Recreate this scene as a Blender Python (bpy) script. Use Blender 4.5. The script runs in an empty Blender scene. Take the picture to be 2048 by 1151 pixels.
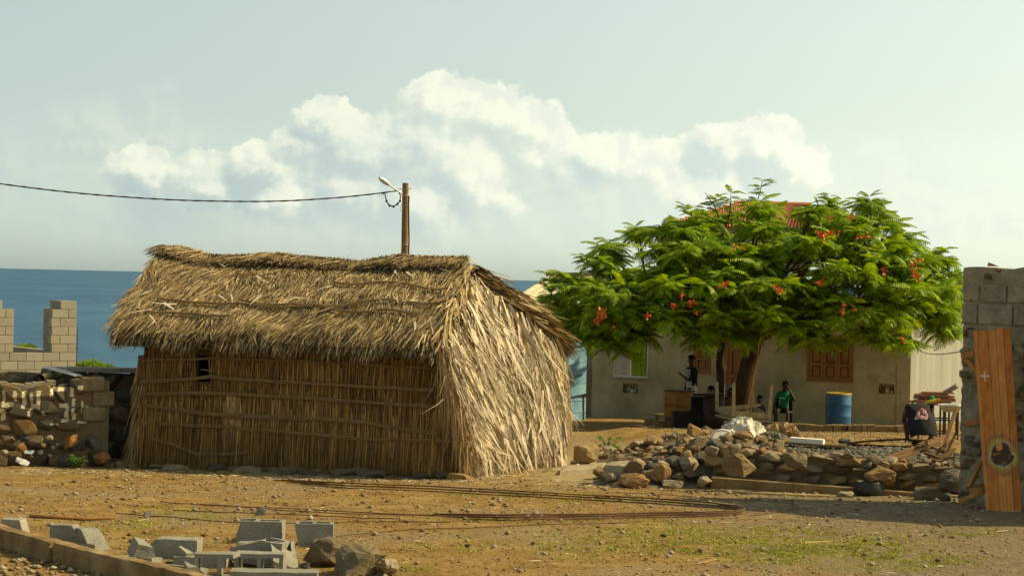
import bpy, bmesh, math, random
import numpy as np
from mathutils import Vector, Matrix, Quaternion
random.seed(7); RNG = np.random.default_rng(7)
S = bpy.context.scene
COL = S.collection
R_ = math.radians
# ------------------------------------------------------------------ camera
F, ZC, ROLL, HC = 3982.0, 2.2, R_(1.323), -16.9
cd = bpy.data.cameras.new('camera'); cam = bpy.data.objects.new('camera', cd); COL.objects.link(cam)
cd.sensor_width = 36.0; cd.lens = F / 2048.0 * 36.0; cd.clip_start = 0.5; cd.clip_end = 200000
cam.matrix_world = Matrix.Translation((0, 0, ZC)) @ Matrix.Rotation(R_(90) - math.atan(-HC / F), 4, 'X') @ Matrix.Rotation(ROLL, 4, 'Z')
S.camera = cam
# ------------------------------------------------------------------ exposure
vs = S.view_settings
vs.view_transform = 'Standard'; vs.look = 'None'; vs.exposure = 0.35; vs.gamma = 1.0; vs.use_curve_mapping = False
S.cycles.use_denoising = True
S.cycles.max_bounces = 6; S.cycles.transparent_max_bounces = 8
SUN_EL, SUN_BEHIND = R_(38), R_(8)       # from the right, a little behind the scene
SUNV = Vector((math.cos(SUN_EL) * math.cos(SUN_BEHIND), math.cos(SUN_EL) * math.sin(SUN_BEHIND), math.sin(SUN_EL)))
SUN_STR, SKY_STR = 5.0, 0.093


# ------------------------------------------------------------------ node helper
class NT:
    def __init__(s, tree):
        s.t = tree; s.n = tree.nodes; s.l = tree.links

    def node(s, typ, **kw):
        nd = s.n.new(typ)
        for k, v in kw.items():
            setattr(nd, k, v)
        return nd

    def put(s, sock, v):
        if isinstance(v, bpy.types.NodeSocket):
            s.l.new(v, sock)
        elif v is not None:
            if isinstance(v, (tuple, list)) and len(v) == 3 and sock.type == 'RGBA':
                v = (*v, 1)
            sock.default_value = v

    def math(s, op, a, b=None, c=None, clamp=False):
        nd = s.node('ShaderNodeMath', operation=op, use_clamp=clamp)
        s.put(nd.inputs[0], a); s.put(nd.inputs[1], b); s.put(nd.inputs[2], c)
        return nd.outputs[0]

    def vmath(s, op, a, b=None, c=None):
        nd = s.node('ShaderNodeVectorMath', operation=op)
        s.put(nd.inputs[0], a); s.put(nd.inputs[1], b)
        if c is not None: s.put(nd.inputs[2], c)
        return nd.outputs['Value'] if op in ('LENGTH', 'DOT_PRODUCT', 'DISTANCE') else nd.outputs[0]

    def noise(s, vec, scale, detail=4, rough=0.55, dist=0.0, color=False, dim='3D'):
        nd = s.node('ShaderNodeTexNoise', noise_dimensions=dim)
        if vec is not None: s.put(nd.inputs['Vector'], vec)
        nd.inputs['Scale'].default_value = scale; nd.inputs['Detail'].default_value = detail
        nd.inputs['Roughness'].default_value = rough; nd.inputs['Distortion'].default_value = dist
        return nd.outputs['Color' if color else 'Fac']

    def ramp(s, fac, stops, interp='LINEAR'):
        nd = s.node('ShaderNodeValToRGB'); cr = nd.color_ramp; cr.interpolation = interp
        while len(cr.elements) < len(stops): cr.elements.new(0.5)
        for e, (p, c) in zip(cr.elements, stops):
            e.position = p; e.color = (*c, 1) if len(c) == 3 else c
        s.put(nd.inputs[0], fac)
        return nd.outputs[0]

    def mix(s, fac, a, b, mode='MIX'):
        nd = s.node('ShaderNodeMix', data_type='RGBA', blend_type=mode)
        s.put(nd.inputs[0], fac); s.put(nd.inputs[6], a); s.put(nd.inputs[7], b)
        return nd.outputs[2]

    def sstep(s, x, lo, hi):
        nd = s.node('ShaderNodeMapRange', interpolation_type='SMOOTHSTEP')
        s.put(nd.inputs[0], x); nd.inputs[1].default_value = lo; nd.inputs[2].default_value = hi
        return nd.outputs[0]

    def sep(s, v):
        nd = s.node('ShaderNodeSeparateXYZ'); s.put(nd.inputs[0], v); return nd.outputs

    def comb(s, x, y, z):
        nd = s.node('ShaderNodeCombineXYZ')
        s.put(nd.inputs[0], x); s.put(nd.inputs[1], y); s.put(nd.inputs[2], z); return nd.outputs[0]


# ------------------------------------------------------------------ world: physical sky with trade-wind cumulus
W = bpy.data.worlds.new('World'); S.world = W; W.use_nodes = True
W.cycles.sampling_method = 'MANUAL'; W.cycles.sample_map_resolution = 256
t = NT(W.node_tree); t.n.clear()
sky = t.node('ShaderNodeTexSky', sky_type='NISHITA', sun_disc=False)
sky.sun_elevation = SUN_EL; sky.sun_rotation = math.atan2(SUNV.x, SUNV.y)
sky.air_density = 1.0; sky.dust_density = 0.8; sky.ozone_density = 1.0; sky.altitude = 30
gen = t.node('ShaderNodeTexCoord').outputs['Generated']
hs = t.node('ShaderNodeHueSaturation'); hs.inputs['Saturation'].default_value = 0.42
t.put(hs.inputs['Color'], sky.outputs[0])
skyc = t.mix(1.0, hs.outputs[0], (0.93, 1.04, 0.97), 'MULTIPLY')
halo = t.sstep(t.vmath('DOT_PRODUCT', t.vmath('NORMALIZE', gen), tuple(SUNV)), -0.2, 0.55)      # bright hazy air toward the sun
skyc = t.mix(halo, skyc, t.mix(1.0, skyc, (1.50, 1.37, 1.20), 'MULTIPLY'))
dx, dy, dz = t.sep(gen)[:3]
U = t.math('MULTIPLY', t.math('ARCTAN2', dx, dy), F)
V = t.math('MULTIPLY', t.math('ARCSINE', dz), F)
P0 = t.comb(U, V, 0.0)
skyc = t.mix(t.math('SUBTRACT', 1.0, t.sstep(V, -20, 420)), skyc, t.mix(1.0, skyc, (1.12, 1.20, 1.27), 'MULTIPLY'))      # pale sea haze low down
w1 = t.vmath('SUBTRACT', t.noise(P0, 0.009, 1, 0.55, color=True), (0.5, 0.5, 0.5))
w2 = t.vmath('SUBTRACT', t.noise(P0, 0.026, 4, 0.6, color=True), (0.5, 0.5, 0.5))
Pm = t.vmath('ADD', P0, t.vmath('MULTIPLY', w1, (70, 60, 0)))
Pw = t.vmath('ADD', Pm, t.vmath('MULTIPLY', w2, (62, 56, 0)))
Pd = t.vmath('ADD', Pm, t.vmath('MULTIPLY', w2, (34, 34, 0)))


def ell(P, lst):
    acc = None
    for (x, y, a, b) in lst:
        u = x - 1024; v = 558.6 + 0.0231 * u - y; r = (a + b * 1.5) / 2
        f = t.math('MULTIPLY_ADD', t.vmath('DISTANCE', P, (u, v * 1.5, 0)), -1 / r, 1.0)
        acc = f if acc is None else t.math('SMOOTH_MAX', acc, f, 0.15)
    return acc


Pw = t.vmath('MULTIPLY', Pw, (1, 1.5, 0)); Pd = t.vmath('MULTIPLY', Pd, (1, 1.5, 0))
bright = [(880, 200, 95, 66), (965, 222, 90, 70), (1050, 255, 80, 72), (860, 300, 190, 105), (1100, 320, 105, 90), (640, 240, 60, 48), (592, 285, 60, 50),
          (735, 300, 130, 80), (690, 380, 150, 85), (950, 375, 105, 105), (1200, 318, 95, 80), (1290, 335, 85, 72), (1440, 300, 95, 72), (1520, 290, 95, 66), (1590, 330, 75, 62),
          (285, 355, 85, 66), (420, 360, 110, 62), (520, 335, 100, 74), (560, 405, 90, 55), (1400, 390, 150, 62), (840, 420, 180, 55)]
soft = [(1200, 410, 260, 110), (1450, 410, 220, 100), (1790, 395, 220, 100), (1975, 430, 190, 95), (250, 330, 330, 60), (40, 370, 140, 60),
        (700, 460, 520, 80), (1700, 490, 520, 90), (1000, 470, 260, 80), (300, 480, 340, 70)]
dark = [(715, 320, 170, 85), (690, 385, 160, 85), (800, 420, 230, 50), (475, 390, 140, 70), (605, 285, 50, 36), (1430, 325, 110, 65),
        (1490, 355, 110, 45), (1155, 340, 45, 75), (330, 445, 200, 40)]
fb = ell(Pw, bright); fs = ell(Pd, soft); fd = ell(Pd, dark); fl = ell(t.vmath('ADD', Pw, (30, 48, 0)), bright)
na = t.noise(P0, 0.012, 4, 0.52)
nb = t.noise(t.vmath('ADD', P0, (17, 19, 0)), 0.012, 4, 0.52)
rel = t.math('SUBTRACT', na, nb)                        # puffs lit from upper right
a1 = t.sstep(t.math('ADD', fb, t.math('MULTIPLY', t.math('SUBTRACT', na, 0.5), 0.3)), -0.02, 0.17)
a2 = t.math('MULTIPLY', t.sstep(t.math('ADD', fs, t.math('MULTIPLY', t.math('SUBTRACT', na, 0.5), 1.0)), -0.25, 0.75), 0.85)
# the same broken cloud goes on round the horizon
band = t.math('MULTIPLY', t.sstep(V, -30, 120), t.math('SUBTRACT', 1.0, t.sstep(V, 320, 900)))
away = t.sstep(t.math('ABSOLUTE', U), 1050, 1600)
nw = t.noise(t.vmath('MULTIPLY', P0, (1, 1.7, 1)), 0.0032, 4, 0.58)
a3 = t.math('MULTIPLY', t.math('MULTIPLY', t.sstep(nw, 0.5, 0.66), band), away)
al = t.math('MAXIMUM', t.math('MAXIMUM', a1, a2), a3, clamp=True)
al = t.math('MULTIPLY', al, t.sstep(V, -5, 150))
dk = t.sstep(t.math('ADD', fd, t.math('MULTIPLY', rel, -0.9)), -0.2, 0.7)
lt = t.sstep(t.math('ADD', t.math('SUBTRACT', fb, fl), t.math('MULTIPLY', rel, 0.8)), -0.30, 0.36)      # lobes lit on the side toward the sun
k = 1.0 / SKY_STR
sunward = t.sstep(U, -1100, 1100)
k *= 0.80      # these colours allow for the exposure
cb = t.mix(sunward, tuple(v * k for v in (0.60, 0.69, 0.61)), tuple(v * k for v in (0.85, 0.91, 0.77)))
cl = t.mix(sunward, tuple(v * k for v in (0.90, 0.94, 0.76)), tuple(v * k for v in (1.04, 1.05, 0.86)))
cdk = t.mix(sunward, tuple(v * k for v in (0.41, 0.52, 0.54)), tuple(v * k for v in (0.68, 0.785, 0.735)))
lt = t.math('MULTIPLY', lt, t.math('MULTIPLY_ADD', a1, 0.75, 0.25))
cc = t.mix(t.math('MULTIPLY', lt, 0.95), cb, cl)
cc = t.mix(t.math('MULTIPLY', dk, t.math('SUBTRACT', 0.72, t.math('MULTIPLY', lt, 0.5))), cc, cdk)
cc = t.mix(t.math('MULTIPLY', t.sstep(rel, 0.10, -0.12), 0.30), cc, cdk)
fin = t.mix(t.math('MULTIPLY', al, 0.93), skyc, cc)
bg = t.node('ShaderNodeBackground'); bg.inputs['Strength'].default_value = SKY_STR
t.put(bg.inputs['Color'], fin)
t.l.new(bg.outputs[0], t.node('ShaderNodeOutputWorld').inputs['Surface'])
# ------------------------------------------------------------------ sun
sd = bpy.data.lights.new('sun', 'SUN'); sd.energy = SUN_STR; sd.angle = R_(0.53); sd.color = (1.0, 0.81, 0.44)
so = bpy.data.objects.new('sun', sd); COL.objects.link(so); so.rotation_euler = SUNV.to_track_quat('Z', 'Y').to_euler()
so.location = SUNV * 60


# ------------------------------------------------------------------ geometry helpers
def px(x, y, d):
    """a point at depth d seen at photo position (x, y)"""
    dx = x - 1024; dy = y - 575.5; c = math.cos(ROLL); s = math.sin(ROLL)
    X = dx * c + dy * s; Y = -dx * s + dy * c
    return Vector((X / F * d, d, ZC - (Y - HC) / F * d))


def vnoise(x, y, seed=0):
    x = np.asarray(x, float); y = np.asarray(y, float)
    xi = np.floor(x).astype(np.int64); yi = np.floor(y).astype(np.int64); fx = x - xi; fy = y - yi

    def h(a, b):
        v = (a * 374761393 + b * 668265263 + seed * 1442695041) & 0xffffffff
        v = ((v ^ (v >> 13)) * 1274126177) & 0xffffffff
        return ((v ^ (v >> 16)) & 0xffff) / 65535.0
    sx = fx * fx * (3 - 2 * fx); sy = fy * fy * (3 - 2 * fy)
    return (h(xi, yi) * (1 - sx) + h(xi + 1, yi) * sx) * (1 - sy) + (h(xi, yi + 1) * (1 - sx) + h(xi + 1, yi + 1) * sx) * sy


def sm(x, lo, hi):
    q = np.clip((np.asarray(x, float) - lo) / (hi - lo), 0, 1); return q * q * (3 - 2 * q)


W0, W1 = (1.3, 24.25), (5.6, 23.45)      # line of the rubble retaining wall
def wall_y(x): return W0[1] + (np.asarray(x, float) - W0[0]) * (W1[1] - W0[1]) / (W1[0] - W0[0])


def T(x, y):
    """height of the land"""
    x = np.asarray(x, float); y = np.asarray(y, float)
    q = y - 18.0
    b = -0.042 * np.where(q > 15, q, np.log1p(np.exp(np.clip(q / 0.8, -30, 25))) * 0.8)
    tt = np.interp(y, [20, 24.2, 29, 45, 50, 60, 100], [0.0, 0.02, -0.08, -1.02, -1.2, -1.75, -3.5])
    m = sm(y - wall_y(x), 0.05, 0.45) * sm(x, 1.5, 3.2) * (1 - sm(x, 14, 22))
    m = np.maximum(m, sm(y, 41, 44) * sm(x, -6, -2) * (1 - sm(x, 14, 22)))
    z = b + m * (tt - b)
    z = z + 0.14 * sm(y, 37.0, 38.0) * (1 - sm(y, 38.5, 43)) * sm(x, -3, -2) * (1 - sm(x, 2.2, 3.0))
    # shallow unevenness, then the slope down to the shore
    z = z + 0.035 * (vnoise(x * 0.7, y * 0.7, 3) - 0.5) + 0.016 * (vnoise(x * 2.3, y * 2.3, 4) - 0.5)
    r = np.maximum(np.maximum(y - 85, 0), np.maximum(np.abs(x) - 170, 0) * 0.4)
    return z - np.minimum(r * 0.55, 45)


def g(x, y): return float(T(x, y))


def gp_many(x, y, dmin=11.0, dmax=58.0, step=.1):
    """where the rays through photo positions (x, y) meet the land -> n x 3"""
    x = np.asarray(x, float)[:, None]; y = np.asarray(y, float)[:, None]; d = np.arange(dmin, dmax, step)[None]
    dx = x - 1024; dy = y - 575.5; c = math.cos(ROLL); s = math.sin(ROLL)
    X = (dx * c + dy * s) / F; Y = (-dx * s + dy * c - HC) / F
    h = (ZC - Y * d) - T(X * d, d + 0 * X)
    i = np.clip(np.argmax(h < 0, axis=1), 1, None); r_ = np.arange(len(x)); h0, h1 = h[r_, i - 1], h[r_, i]
    dd = d[0, i - 1] + step * h0 / np.maximum(h0 - h1, 1e-9); px_, py_ = X[:, 0] * dd, dd
    return np.stack([px_, py_, T(px_, py_)], 1)


def gp(x, y, dmin=11.0, dmax=58.0):
    return Vector(gp_many([x], [y], dmin, dmax)[0])


ORG = {}


def tag(o, label=None, cat=None, group=None, kind=None):
    if label: o['label'] = label
    if cat: o['category'] = cat
    if group: o['group'] = group
    if kind: o['kind'] = kind
    return o


def empty(name, loc, label=None, cat=None, group=None):
    o = bpy.data.objects.new(name, None); COL.objects.link(o); o.location = loc
    o.empty_display_size = 0.1
    ORG[o] = Vector(loc)
    return tag(o, label, cat, group)


def link(name, me, mat=None, parent=None, loc=None, rot=None, scale=None):
    """object from mesh; loc in world coordinates, parents are never rotated"""
    o = bpy.data.objects.new(name, me); COL.objects.link(o)
    if mat is not None and not me.materials: me.materials.append(mat)
    base = ORG[parent] if parent is not None else Vector((0, 0, 0))
    if parent is not None: o.parent = parent
    l = Vector(loc) if loc is not None else base.copy()
    o.location = l - base
    ORG[o] = l
    if rot is not None:
        if isinstance(rot, Quaternion):
            o.rotation_mode = 'QUATERNION'; o.rotation_quaternion = rot
        else:
            o.rotation_euler = rot
    if scale is not None: o.scale = scale
    return o


class MB:
    """collects shapes in world coordinates, built as one mesh"""
    def __init__(s): s.v = []; s.f = []; s.m = []; s.cur = 0; s.smooth = []

    def add(s, vs_, fs_, sm_=False):
        b = len(s.v); s.v.extend([tuple(v) for v in vs_])
        for f in fs_:
            s.f.append(tuple(i + b for i in f)); s.m.append(s.cur); s.smooth.append(sm_)
        return s

    def box(s, c, size, M=None, taper=1.0):
        hx, hy, hz = size[0] / 2, size[1] / 2, size[2] / 2; c = Vector(c)
        pts = []
        for z, k_ in ((-hz, 1), (hz, taper)):
            for x, y in ((-hx, -hy), (hx, -hy), (hx, hy), (-hx, hy)):
                p = Vector((x * k_, y * k_, z)); pts.append((M @ p if M is not None else p) + c)
        return s.add(pts, [(3, 2, 1, 0), (4, 5, 6, 7), (0, 1, 5, 4), (1, 2, 6, 5), (2, 3, 7, 6), (3, 0, 4, 7)])

    def bar(s, a, b, w, h, up=(0, 0, 1), w2=None, h2=None):
        a = Vector(a); b = Vector(b); d = (b - a).normalized(); u = Vector(up)
        if abs(d.dot(u)) > 0.98: u = Vector((1, 0, 0))
        sx = d.cross(u).normalized(); uy = sx.cross(d).normalized()
        w2 = w if w2 is None else w2; h2 = h if h2 is None else h2
        pts = [a + sx * i * w / 2 + uy * j * h / 2 for i, j in ((-1, -1), (1, -1), (1, 1), (-1, 1))] + \
              [b + sx * i * w2 / 2 + uy * j * h2 / 2 for i, j in ((-1, -1), (1, -1), (1, 1), (-1, 1))]
        return s.add(pts, [(3, 2, 1, 0), (4, 5, 6, 7), (0, 1, 5, 4), (1, 2, 6, 5), (2, 3, 7, 6), (3, 0, 4, 7)])

    def tube(s, pts, r, n=8, caps=True, smooth=True):
        pts = [Vector(p) for p in pts]; k_ = len(pts)
        rr = r if isinstance(r, (list, tuple)) else [r] * k_
        vs_ = []; ref = None
        for i, p in enumerate(pts):
            d = (pts[min(i + 1, k_ - 1)] - pts[max(i - 1, 0)]).normalized()
            if ref is None:
                ref = d.orthogonal().normalized()
            a = (ref - d * ref.dot(d)).normalized(); ref = a; b = d.cross(a)
            for j in range(n):
                th = 2 * math.pi * j / n; vs_.append(p + (a * math.cos(th) + b * math.sin(th)) * rr[i])
        fs_ = [(i * n + j, i * n + (j + 1) % n, (i + 1) * n + (j + 1) % n, (i + 1) * n + j) for i in range(k_ - 1) for j in range(n)]
        s.add(vs_, fs_, smooth)
        if caps:
            s.add(vs_[:n], [tuple(range(n - 1, -1, -1))]); s.add(vs_[-n:], [tuple(range(n))])
        return s

    def lathe(s, c, prof, n=20, M=None, smooth=True):
        c = Vector(c); vs_ = []
        for r, z in prof:
            for j in range(n):
                th = 2 * math.pi * j / n; p = Vector((r * math.cos(th), r * math.sin(th), z)); vs_.append((M @ p if M is not None else p) + c)
        fs_ = [(i * n + j, i * n + (j + 1) % n, (i + 1) * n + (j + 1) % n, (i + 1) * n + j) for i in range(len(prof) - 1) for j in range(n)]
        return s.add(vs_, fs_, smooth)

    def build(s, name, mat=None, parent=None, loc=None):
        me = bpy.data.meshes.new(name)
        base = Vector(loc) if loc is not None else (ORG[parent] if parent is not None else Vector(s.v[0]))
        me.from_pydata([(v[0] - base.x, v[1] - base.y, v[2] - base.z) for v in s.v], [], s.f)
        for m_ in (mat if isinstance(mat, (list, tuple)) else [mat]): me.materials.append(m_)
        me.polygons.foreach_set('material_index', s.m); me.polygons.foreach_set('use_smooth', s.smooth)
        me.update()
        return link(name, me, None, parent, base)


def np_mesh(name, Vt, Fq, mat, parent=None, loc=None, smooth=False):
    """mesh from numpy vertices and faces (n-gons of one size)"""
    base = Vector(loc) if loc is not None else (ORG[parent] if parent is not None else Vector(Vt[0]))
    me = bpy.data.meshes.new(name); k_ = Fq.shape[1]
    me.vertices.add(len(Vt)); me.vertices.foreach_set('co', (Vt - np.array(base)).astype(np.float32).ravel())
    me.loops.add(Fq.size); me.loops.foreach_set('vertex_index', Fq.astype(np.int32).ravel())
    me.polygons.add(len(Fq)); me.polygons.foreach_set('loop_start', np.arange(0, Fq.size, k_, dtype=np.int32))
    if smooth: me.polygons.foreach_set('use_smooth', np.ones(len(Fq), bool))
    me.update(calc_edges=True)
    me.materials.append(mat)
    return link(name, me, None, parent, base)


def unit(a): return a / np.maximum(np.linalg.norm(a, axis=-1, keepdims=True), 1e-9)


def strips(P, D, N, L, Wd, segs=3, lift=0.0, droop=0.0, curl=0.0, tip=0.25, twist=0.0):
    """n narrow leaf blades: root P, direction D, face normal N, length L, width Wd -> verts, quads"""
    n = len(P); L = np.asarray(L).reshape(n, 1); Wd = np.asarray(Wd).reshape(n, 1)
    D = unit(D); side = unit(np.cross(D, N)); N2 = unit(np.cross(side, D))
    lift = np.broadcast_to(np.asarray(lift, float).reshape(-1, 1), (n, 1)); curl = np.broadcast_to(np.asarray(curl, float).reshape(-1, 1), (n, 1))
    droop = np.broadcast_to(np.asarray(droop, float).reshape(-1, 1), (n, 1))
    tw = np.broadcast_to(np.asarray(twist, float).reshape(-1, 1), (n, 1))
    rows = []
    for i in range(segs + 1):
        q = i / segs
        c = P + D * L * q + N2 * lift * L * q * q + side * curl * L * q * q + np.array([[0, 0, -1.0]]) * droop * L * q * q
        w = Wd * (1 - (1 - tip) * max(0, q - 0.35) / 0.65) * 0.5
        a = tw * q; sd_ = side * np.cos(a) + N2 * np.sin(a)
        rows += [c - sd_ * w, c + sd_ * w]
    Vt = np.stack(rows, 1)                          # n, 2*(segs+1), 3
    k_ = 2 * (segs + 1)
    f = np.array([[2 * i, 2 * i + 1, 2 * i + 3, 2 * i + 2] for i in range(segs)])
    Fq = (np.arange(n)[:, None, None] * k_ + f[None]).reshape(-1, 4)
    return Vt.reshape(-1, 3), Fq


def join(parts):
    vs_, fs_, b = [], [], 0
    for v, f in parts:
        vs_.append(v); fs_.append(f + b); b += len(v)
    return np.concatenate(vs_), np.concatenate(fs_)


# ------------------------------------------------------------------ materials
def newmat(name, rough=0.85, spec=0.25):
    m = bpy.data.materials.new(name); m.use_nodes = True; q = NT(m.node_tree)
    b = q.n['Principled BSDF']; b.inputs['Roughness'].default_value = rough; b.inputs['Specular IOR Level'].default_value = spec
    return m, q, b


def surf(name, stops, scale=4.0, rough=0.85, spec=0.25, bump=0.4, bscale=25.0, bdist=0.02, detail=6, rand=None, island=None, rand_amt=0.5, coords='Object', stretch=None, metal=0.0, speck=None):
    """procedural surface: noise-ramped colour, fine relief; rand / island: ramp picked per object / per loose piece"""
    m, q, b = newmat(name, rough, spec)
    co = q.node('ShaderNodeTexCoord').outputs[coords] if coords != 'World' else q.node('ShaderNodeNewGeometry').outputs['Position']
    if stretch: co = q.vmath('MULTIPLY', co, stretch)
    oi = q.node('ShaderNodeObjectInfo')
    co2 = q.vmath('ADD', co, q.comb(q.math('MULTIPLY', oi.outputs['Random'], 37.0), q.math('MULTIPLY', oi.outputs['Random'], 91.0), 0.0)) if coords != 'World' else co
    n1 = q.noise(co2, scale, detail, 0.6)
    lo, hi = 0.3, 0.7
    c = q.ramp(n1, [(lo + (hi - lo) * p, s_) for p, s_ in stops])
    if rand:
        c = q.mix(rand_amt, c, q.ramp(oi.outputs['Random'], rand, 'CONSTANT' if len(rand) > 3 else 'LINEAR'))
    if island:
        c = q.mix(rand_amt, c, q.ramp(q.node('ShaderNodeNewGeometry').outputs['Random Per Island'], island))
    if speck:
        n3 = q.noise(co2, speck[0], 3, 0.7)
        c = q.mix(q.math('MULTIPLY', q.sstep(n3, speck[1], speck[1] + 0.12), speck[3]), c, speck[2])
    n2 = q.noise(co2, bscale, 6, 0.65)
    c = q.mix(0.35, c, q.ramp(n2, [(0.3, (0.55, 0.55, 0.55)), (0.7, (1.25, 1.25, 1.25))]), 'MULTIPLY')
    q.put(b.inputs['Base Color'], c); b.inputs['Metallic'].default_value = metal
    if bump:
        bn = q.node('ShaderNodeBump'); bn.inputs['Strength'].default_value = bump; bn.inputs['Distance'].default_value = bdist
        q.put(bn.inputs['Height'], q.math('ADD', n2, q.math('MULTIPLY', n1, 1.5))); q.put(b.inputs['Normal'], bn.outputs[0])
    return m


M = {}
M['concrete'] = surf('concrete', [(0, (.24, .22, .165)), (1, (.36, .33, .25))], 6, .9, .15, .5, 60, .006)
M['block_pale'] = surf('block_pale', [(0, (.24, .22, .165)), (1, (.32, .295, .225))], 3, .92, .1, .4, 70, .006, rand=[(0, (.24, .22, .165)), (.5, (.34, .315, .245)), (1, (.28, .25, .18))], speck=(2.2, .62, (.42, .27, .10), .5))
M['block_grey'] = surf('block_grey', [(0, (.16, .15, .118)), (.5, (.24, .23, .185)), (1, (.32, .305, .25))], 7, .92, .1, .9, 60, .012, speck=(28, .56, (.13, .12, .095), .6), rand=[(0, (.24, .23, .18)), (1, (.37, .35, .28))])
M['block_tan'] = surf('block_tan', [(0, (.13, .10, .055)), (1, (.25, .20, .105))], 7, .92, .1, .8, 60, .008)
M['mortar'] = surf('mortar', [(0, (.10, .075, .045)), (1, (.20, .16, .10))], 9, .95, .1, .8, 40, .02)
M['plaster_dark'] = surf('plaster_dark', [(0, (.18, .15, .09)), (.5, (.29, .25, .16)), (1, (.40, .345, .225))], 3.2, .95, .1, .8, 28, .03)
ROCKS = [(0, (.20, .135, .06)), (.14, (.29, .19, .08)), (.3, (.15, .125, .075)), (.45, (.35, .24, .11)), (.6, (.115, .09, .055)), (.72, (.25, .205, .13)), (.86, (.31, .17, .055))]
M['rock'] = surf('rock', [(0, (.14, .095, .05)), (1, (.31, .225, .12))], 5, .9, .15, .7, 26, .02, rand=ROCKS, rand_amt=.62)
M['rock_pale'] = surf('rock_pale', [(0, (.25, .20, .125)), (1, (.40, .33, .22))], 4, .9, .15, .7, 22, .02)
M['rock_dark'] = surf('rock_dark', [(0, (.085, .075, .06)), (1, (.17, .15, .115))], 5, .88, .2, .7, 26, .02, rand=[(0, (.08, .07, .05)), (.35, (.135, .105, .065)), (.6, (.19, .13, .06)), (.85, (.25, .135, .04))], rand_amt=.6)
M['rust'] = surf('rust', [(0, (.07, .036, .018)), (1, (.155, .075, .034))], 20, .8, .3, .5, 120, .003)
M['rust_sheet'] = surf('rust_sheet', [(0, (.15, .06, .015)), (.5, (.32, .14, .03)), (1, (.42, .20, .05))], 6, .75, .3, .4, 50, .006)
M['soot'] = surf('soot', [(0, (.008, .007, .006)), (1, (.03, .022, .015))], 8, .8, .2, .4, 40, .006)  # soot on the stove; also blackens the sheet for the unlit room
M['wood'] = surf('wood', [(0, (.19, .095, .03)), (1, (.36, .19, .065))], 3, .75, .2, .4, 22, .006, stretch=(1, 1, .12), rand=[(0, (.22, .11, .035)), (.5, (.35, .20, .075)), (1, (.42, .26, .11))])
M['wood_old'] = surf('wood_old', [(0, (.10, .06, .03)), (1, (.26, .17, .085))], 6, .85, .15, .4, 40, .006, rand=[(0, (.12, .065, .03)), (.5, (.25, .14, .06)), (1, (.32, .22, .12))])
M['wood_pale'] = surf('wood_pale', [(0, (.30, .20, .085)), (1, (.46, .33, .16))], 8, .75, .2, .3, 50, .004)
M['joinery'] = surf('joinery', [(0, (.21, .088, .028)), (1, (.29, .13, .045))], 4, .6, .35, .15, 30, .004)
M['bark'] = surf('bark', [(0, (.035, .021, .011)), (1, (.095, .056, .028))], 7, .9, .1, .8, 24, .03, stretch=(1, 1, .4))
M['white'] = surf('white', [(0, (.62, .60, .52)), (1, (.78, .76, .68))], 5, .6, .3, .2, 30, .004)
M['galv'] = surf('galv', [(0, (.45, .46, .44)), (1, (.62, .62, .58))], 6, .45, .5, .1, 30, .003, metal=.4)
M['black_cable'] = surf('black_cable', [(0, (.012, .012, .012)), (1, (.03, .028, .025))], 9, .6, .3, 0)
M['black_plastic'] = surf('black_plastic', [(0, (.02, .022, .02)), (1, (.045, .045, .04))], 9, .5, .4, .1, 40, .004)
M['skin'] = surf('skin', [(0, (.048, .024, .014)), (1, (.075, .038, .022))], 9, .55, .35, .05, 60, .002)
M['hair'] = surf('hair', [(0, (.006, .005, .004)), (1, (.016, .012, .01))], 30, .9, .1, .8, 90, .01)
M['kerb_c'] = surf('kerb_concrete', [(0, (.14, .09, .038)), (.5, (.24, .16, .07)), (1, (.34, .245, .12))], 4, .92, .12, .6, 45, .012, coords='World')


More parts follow.
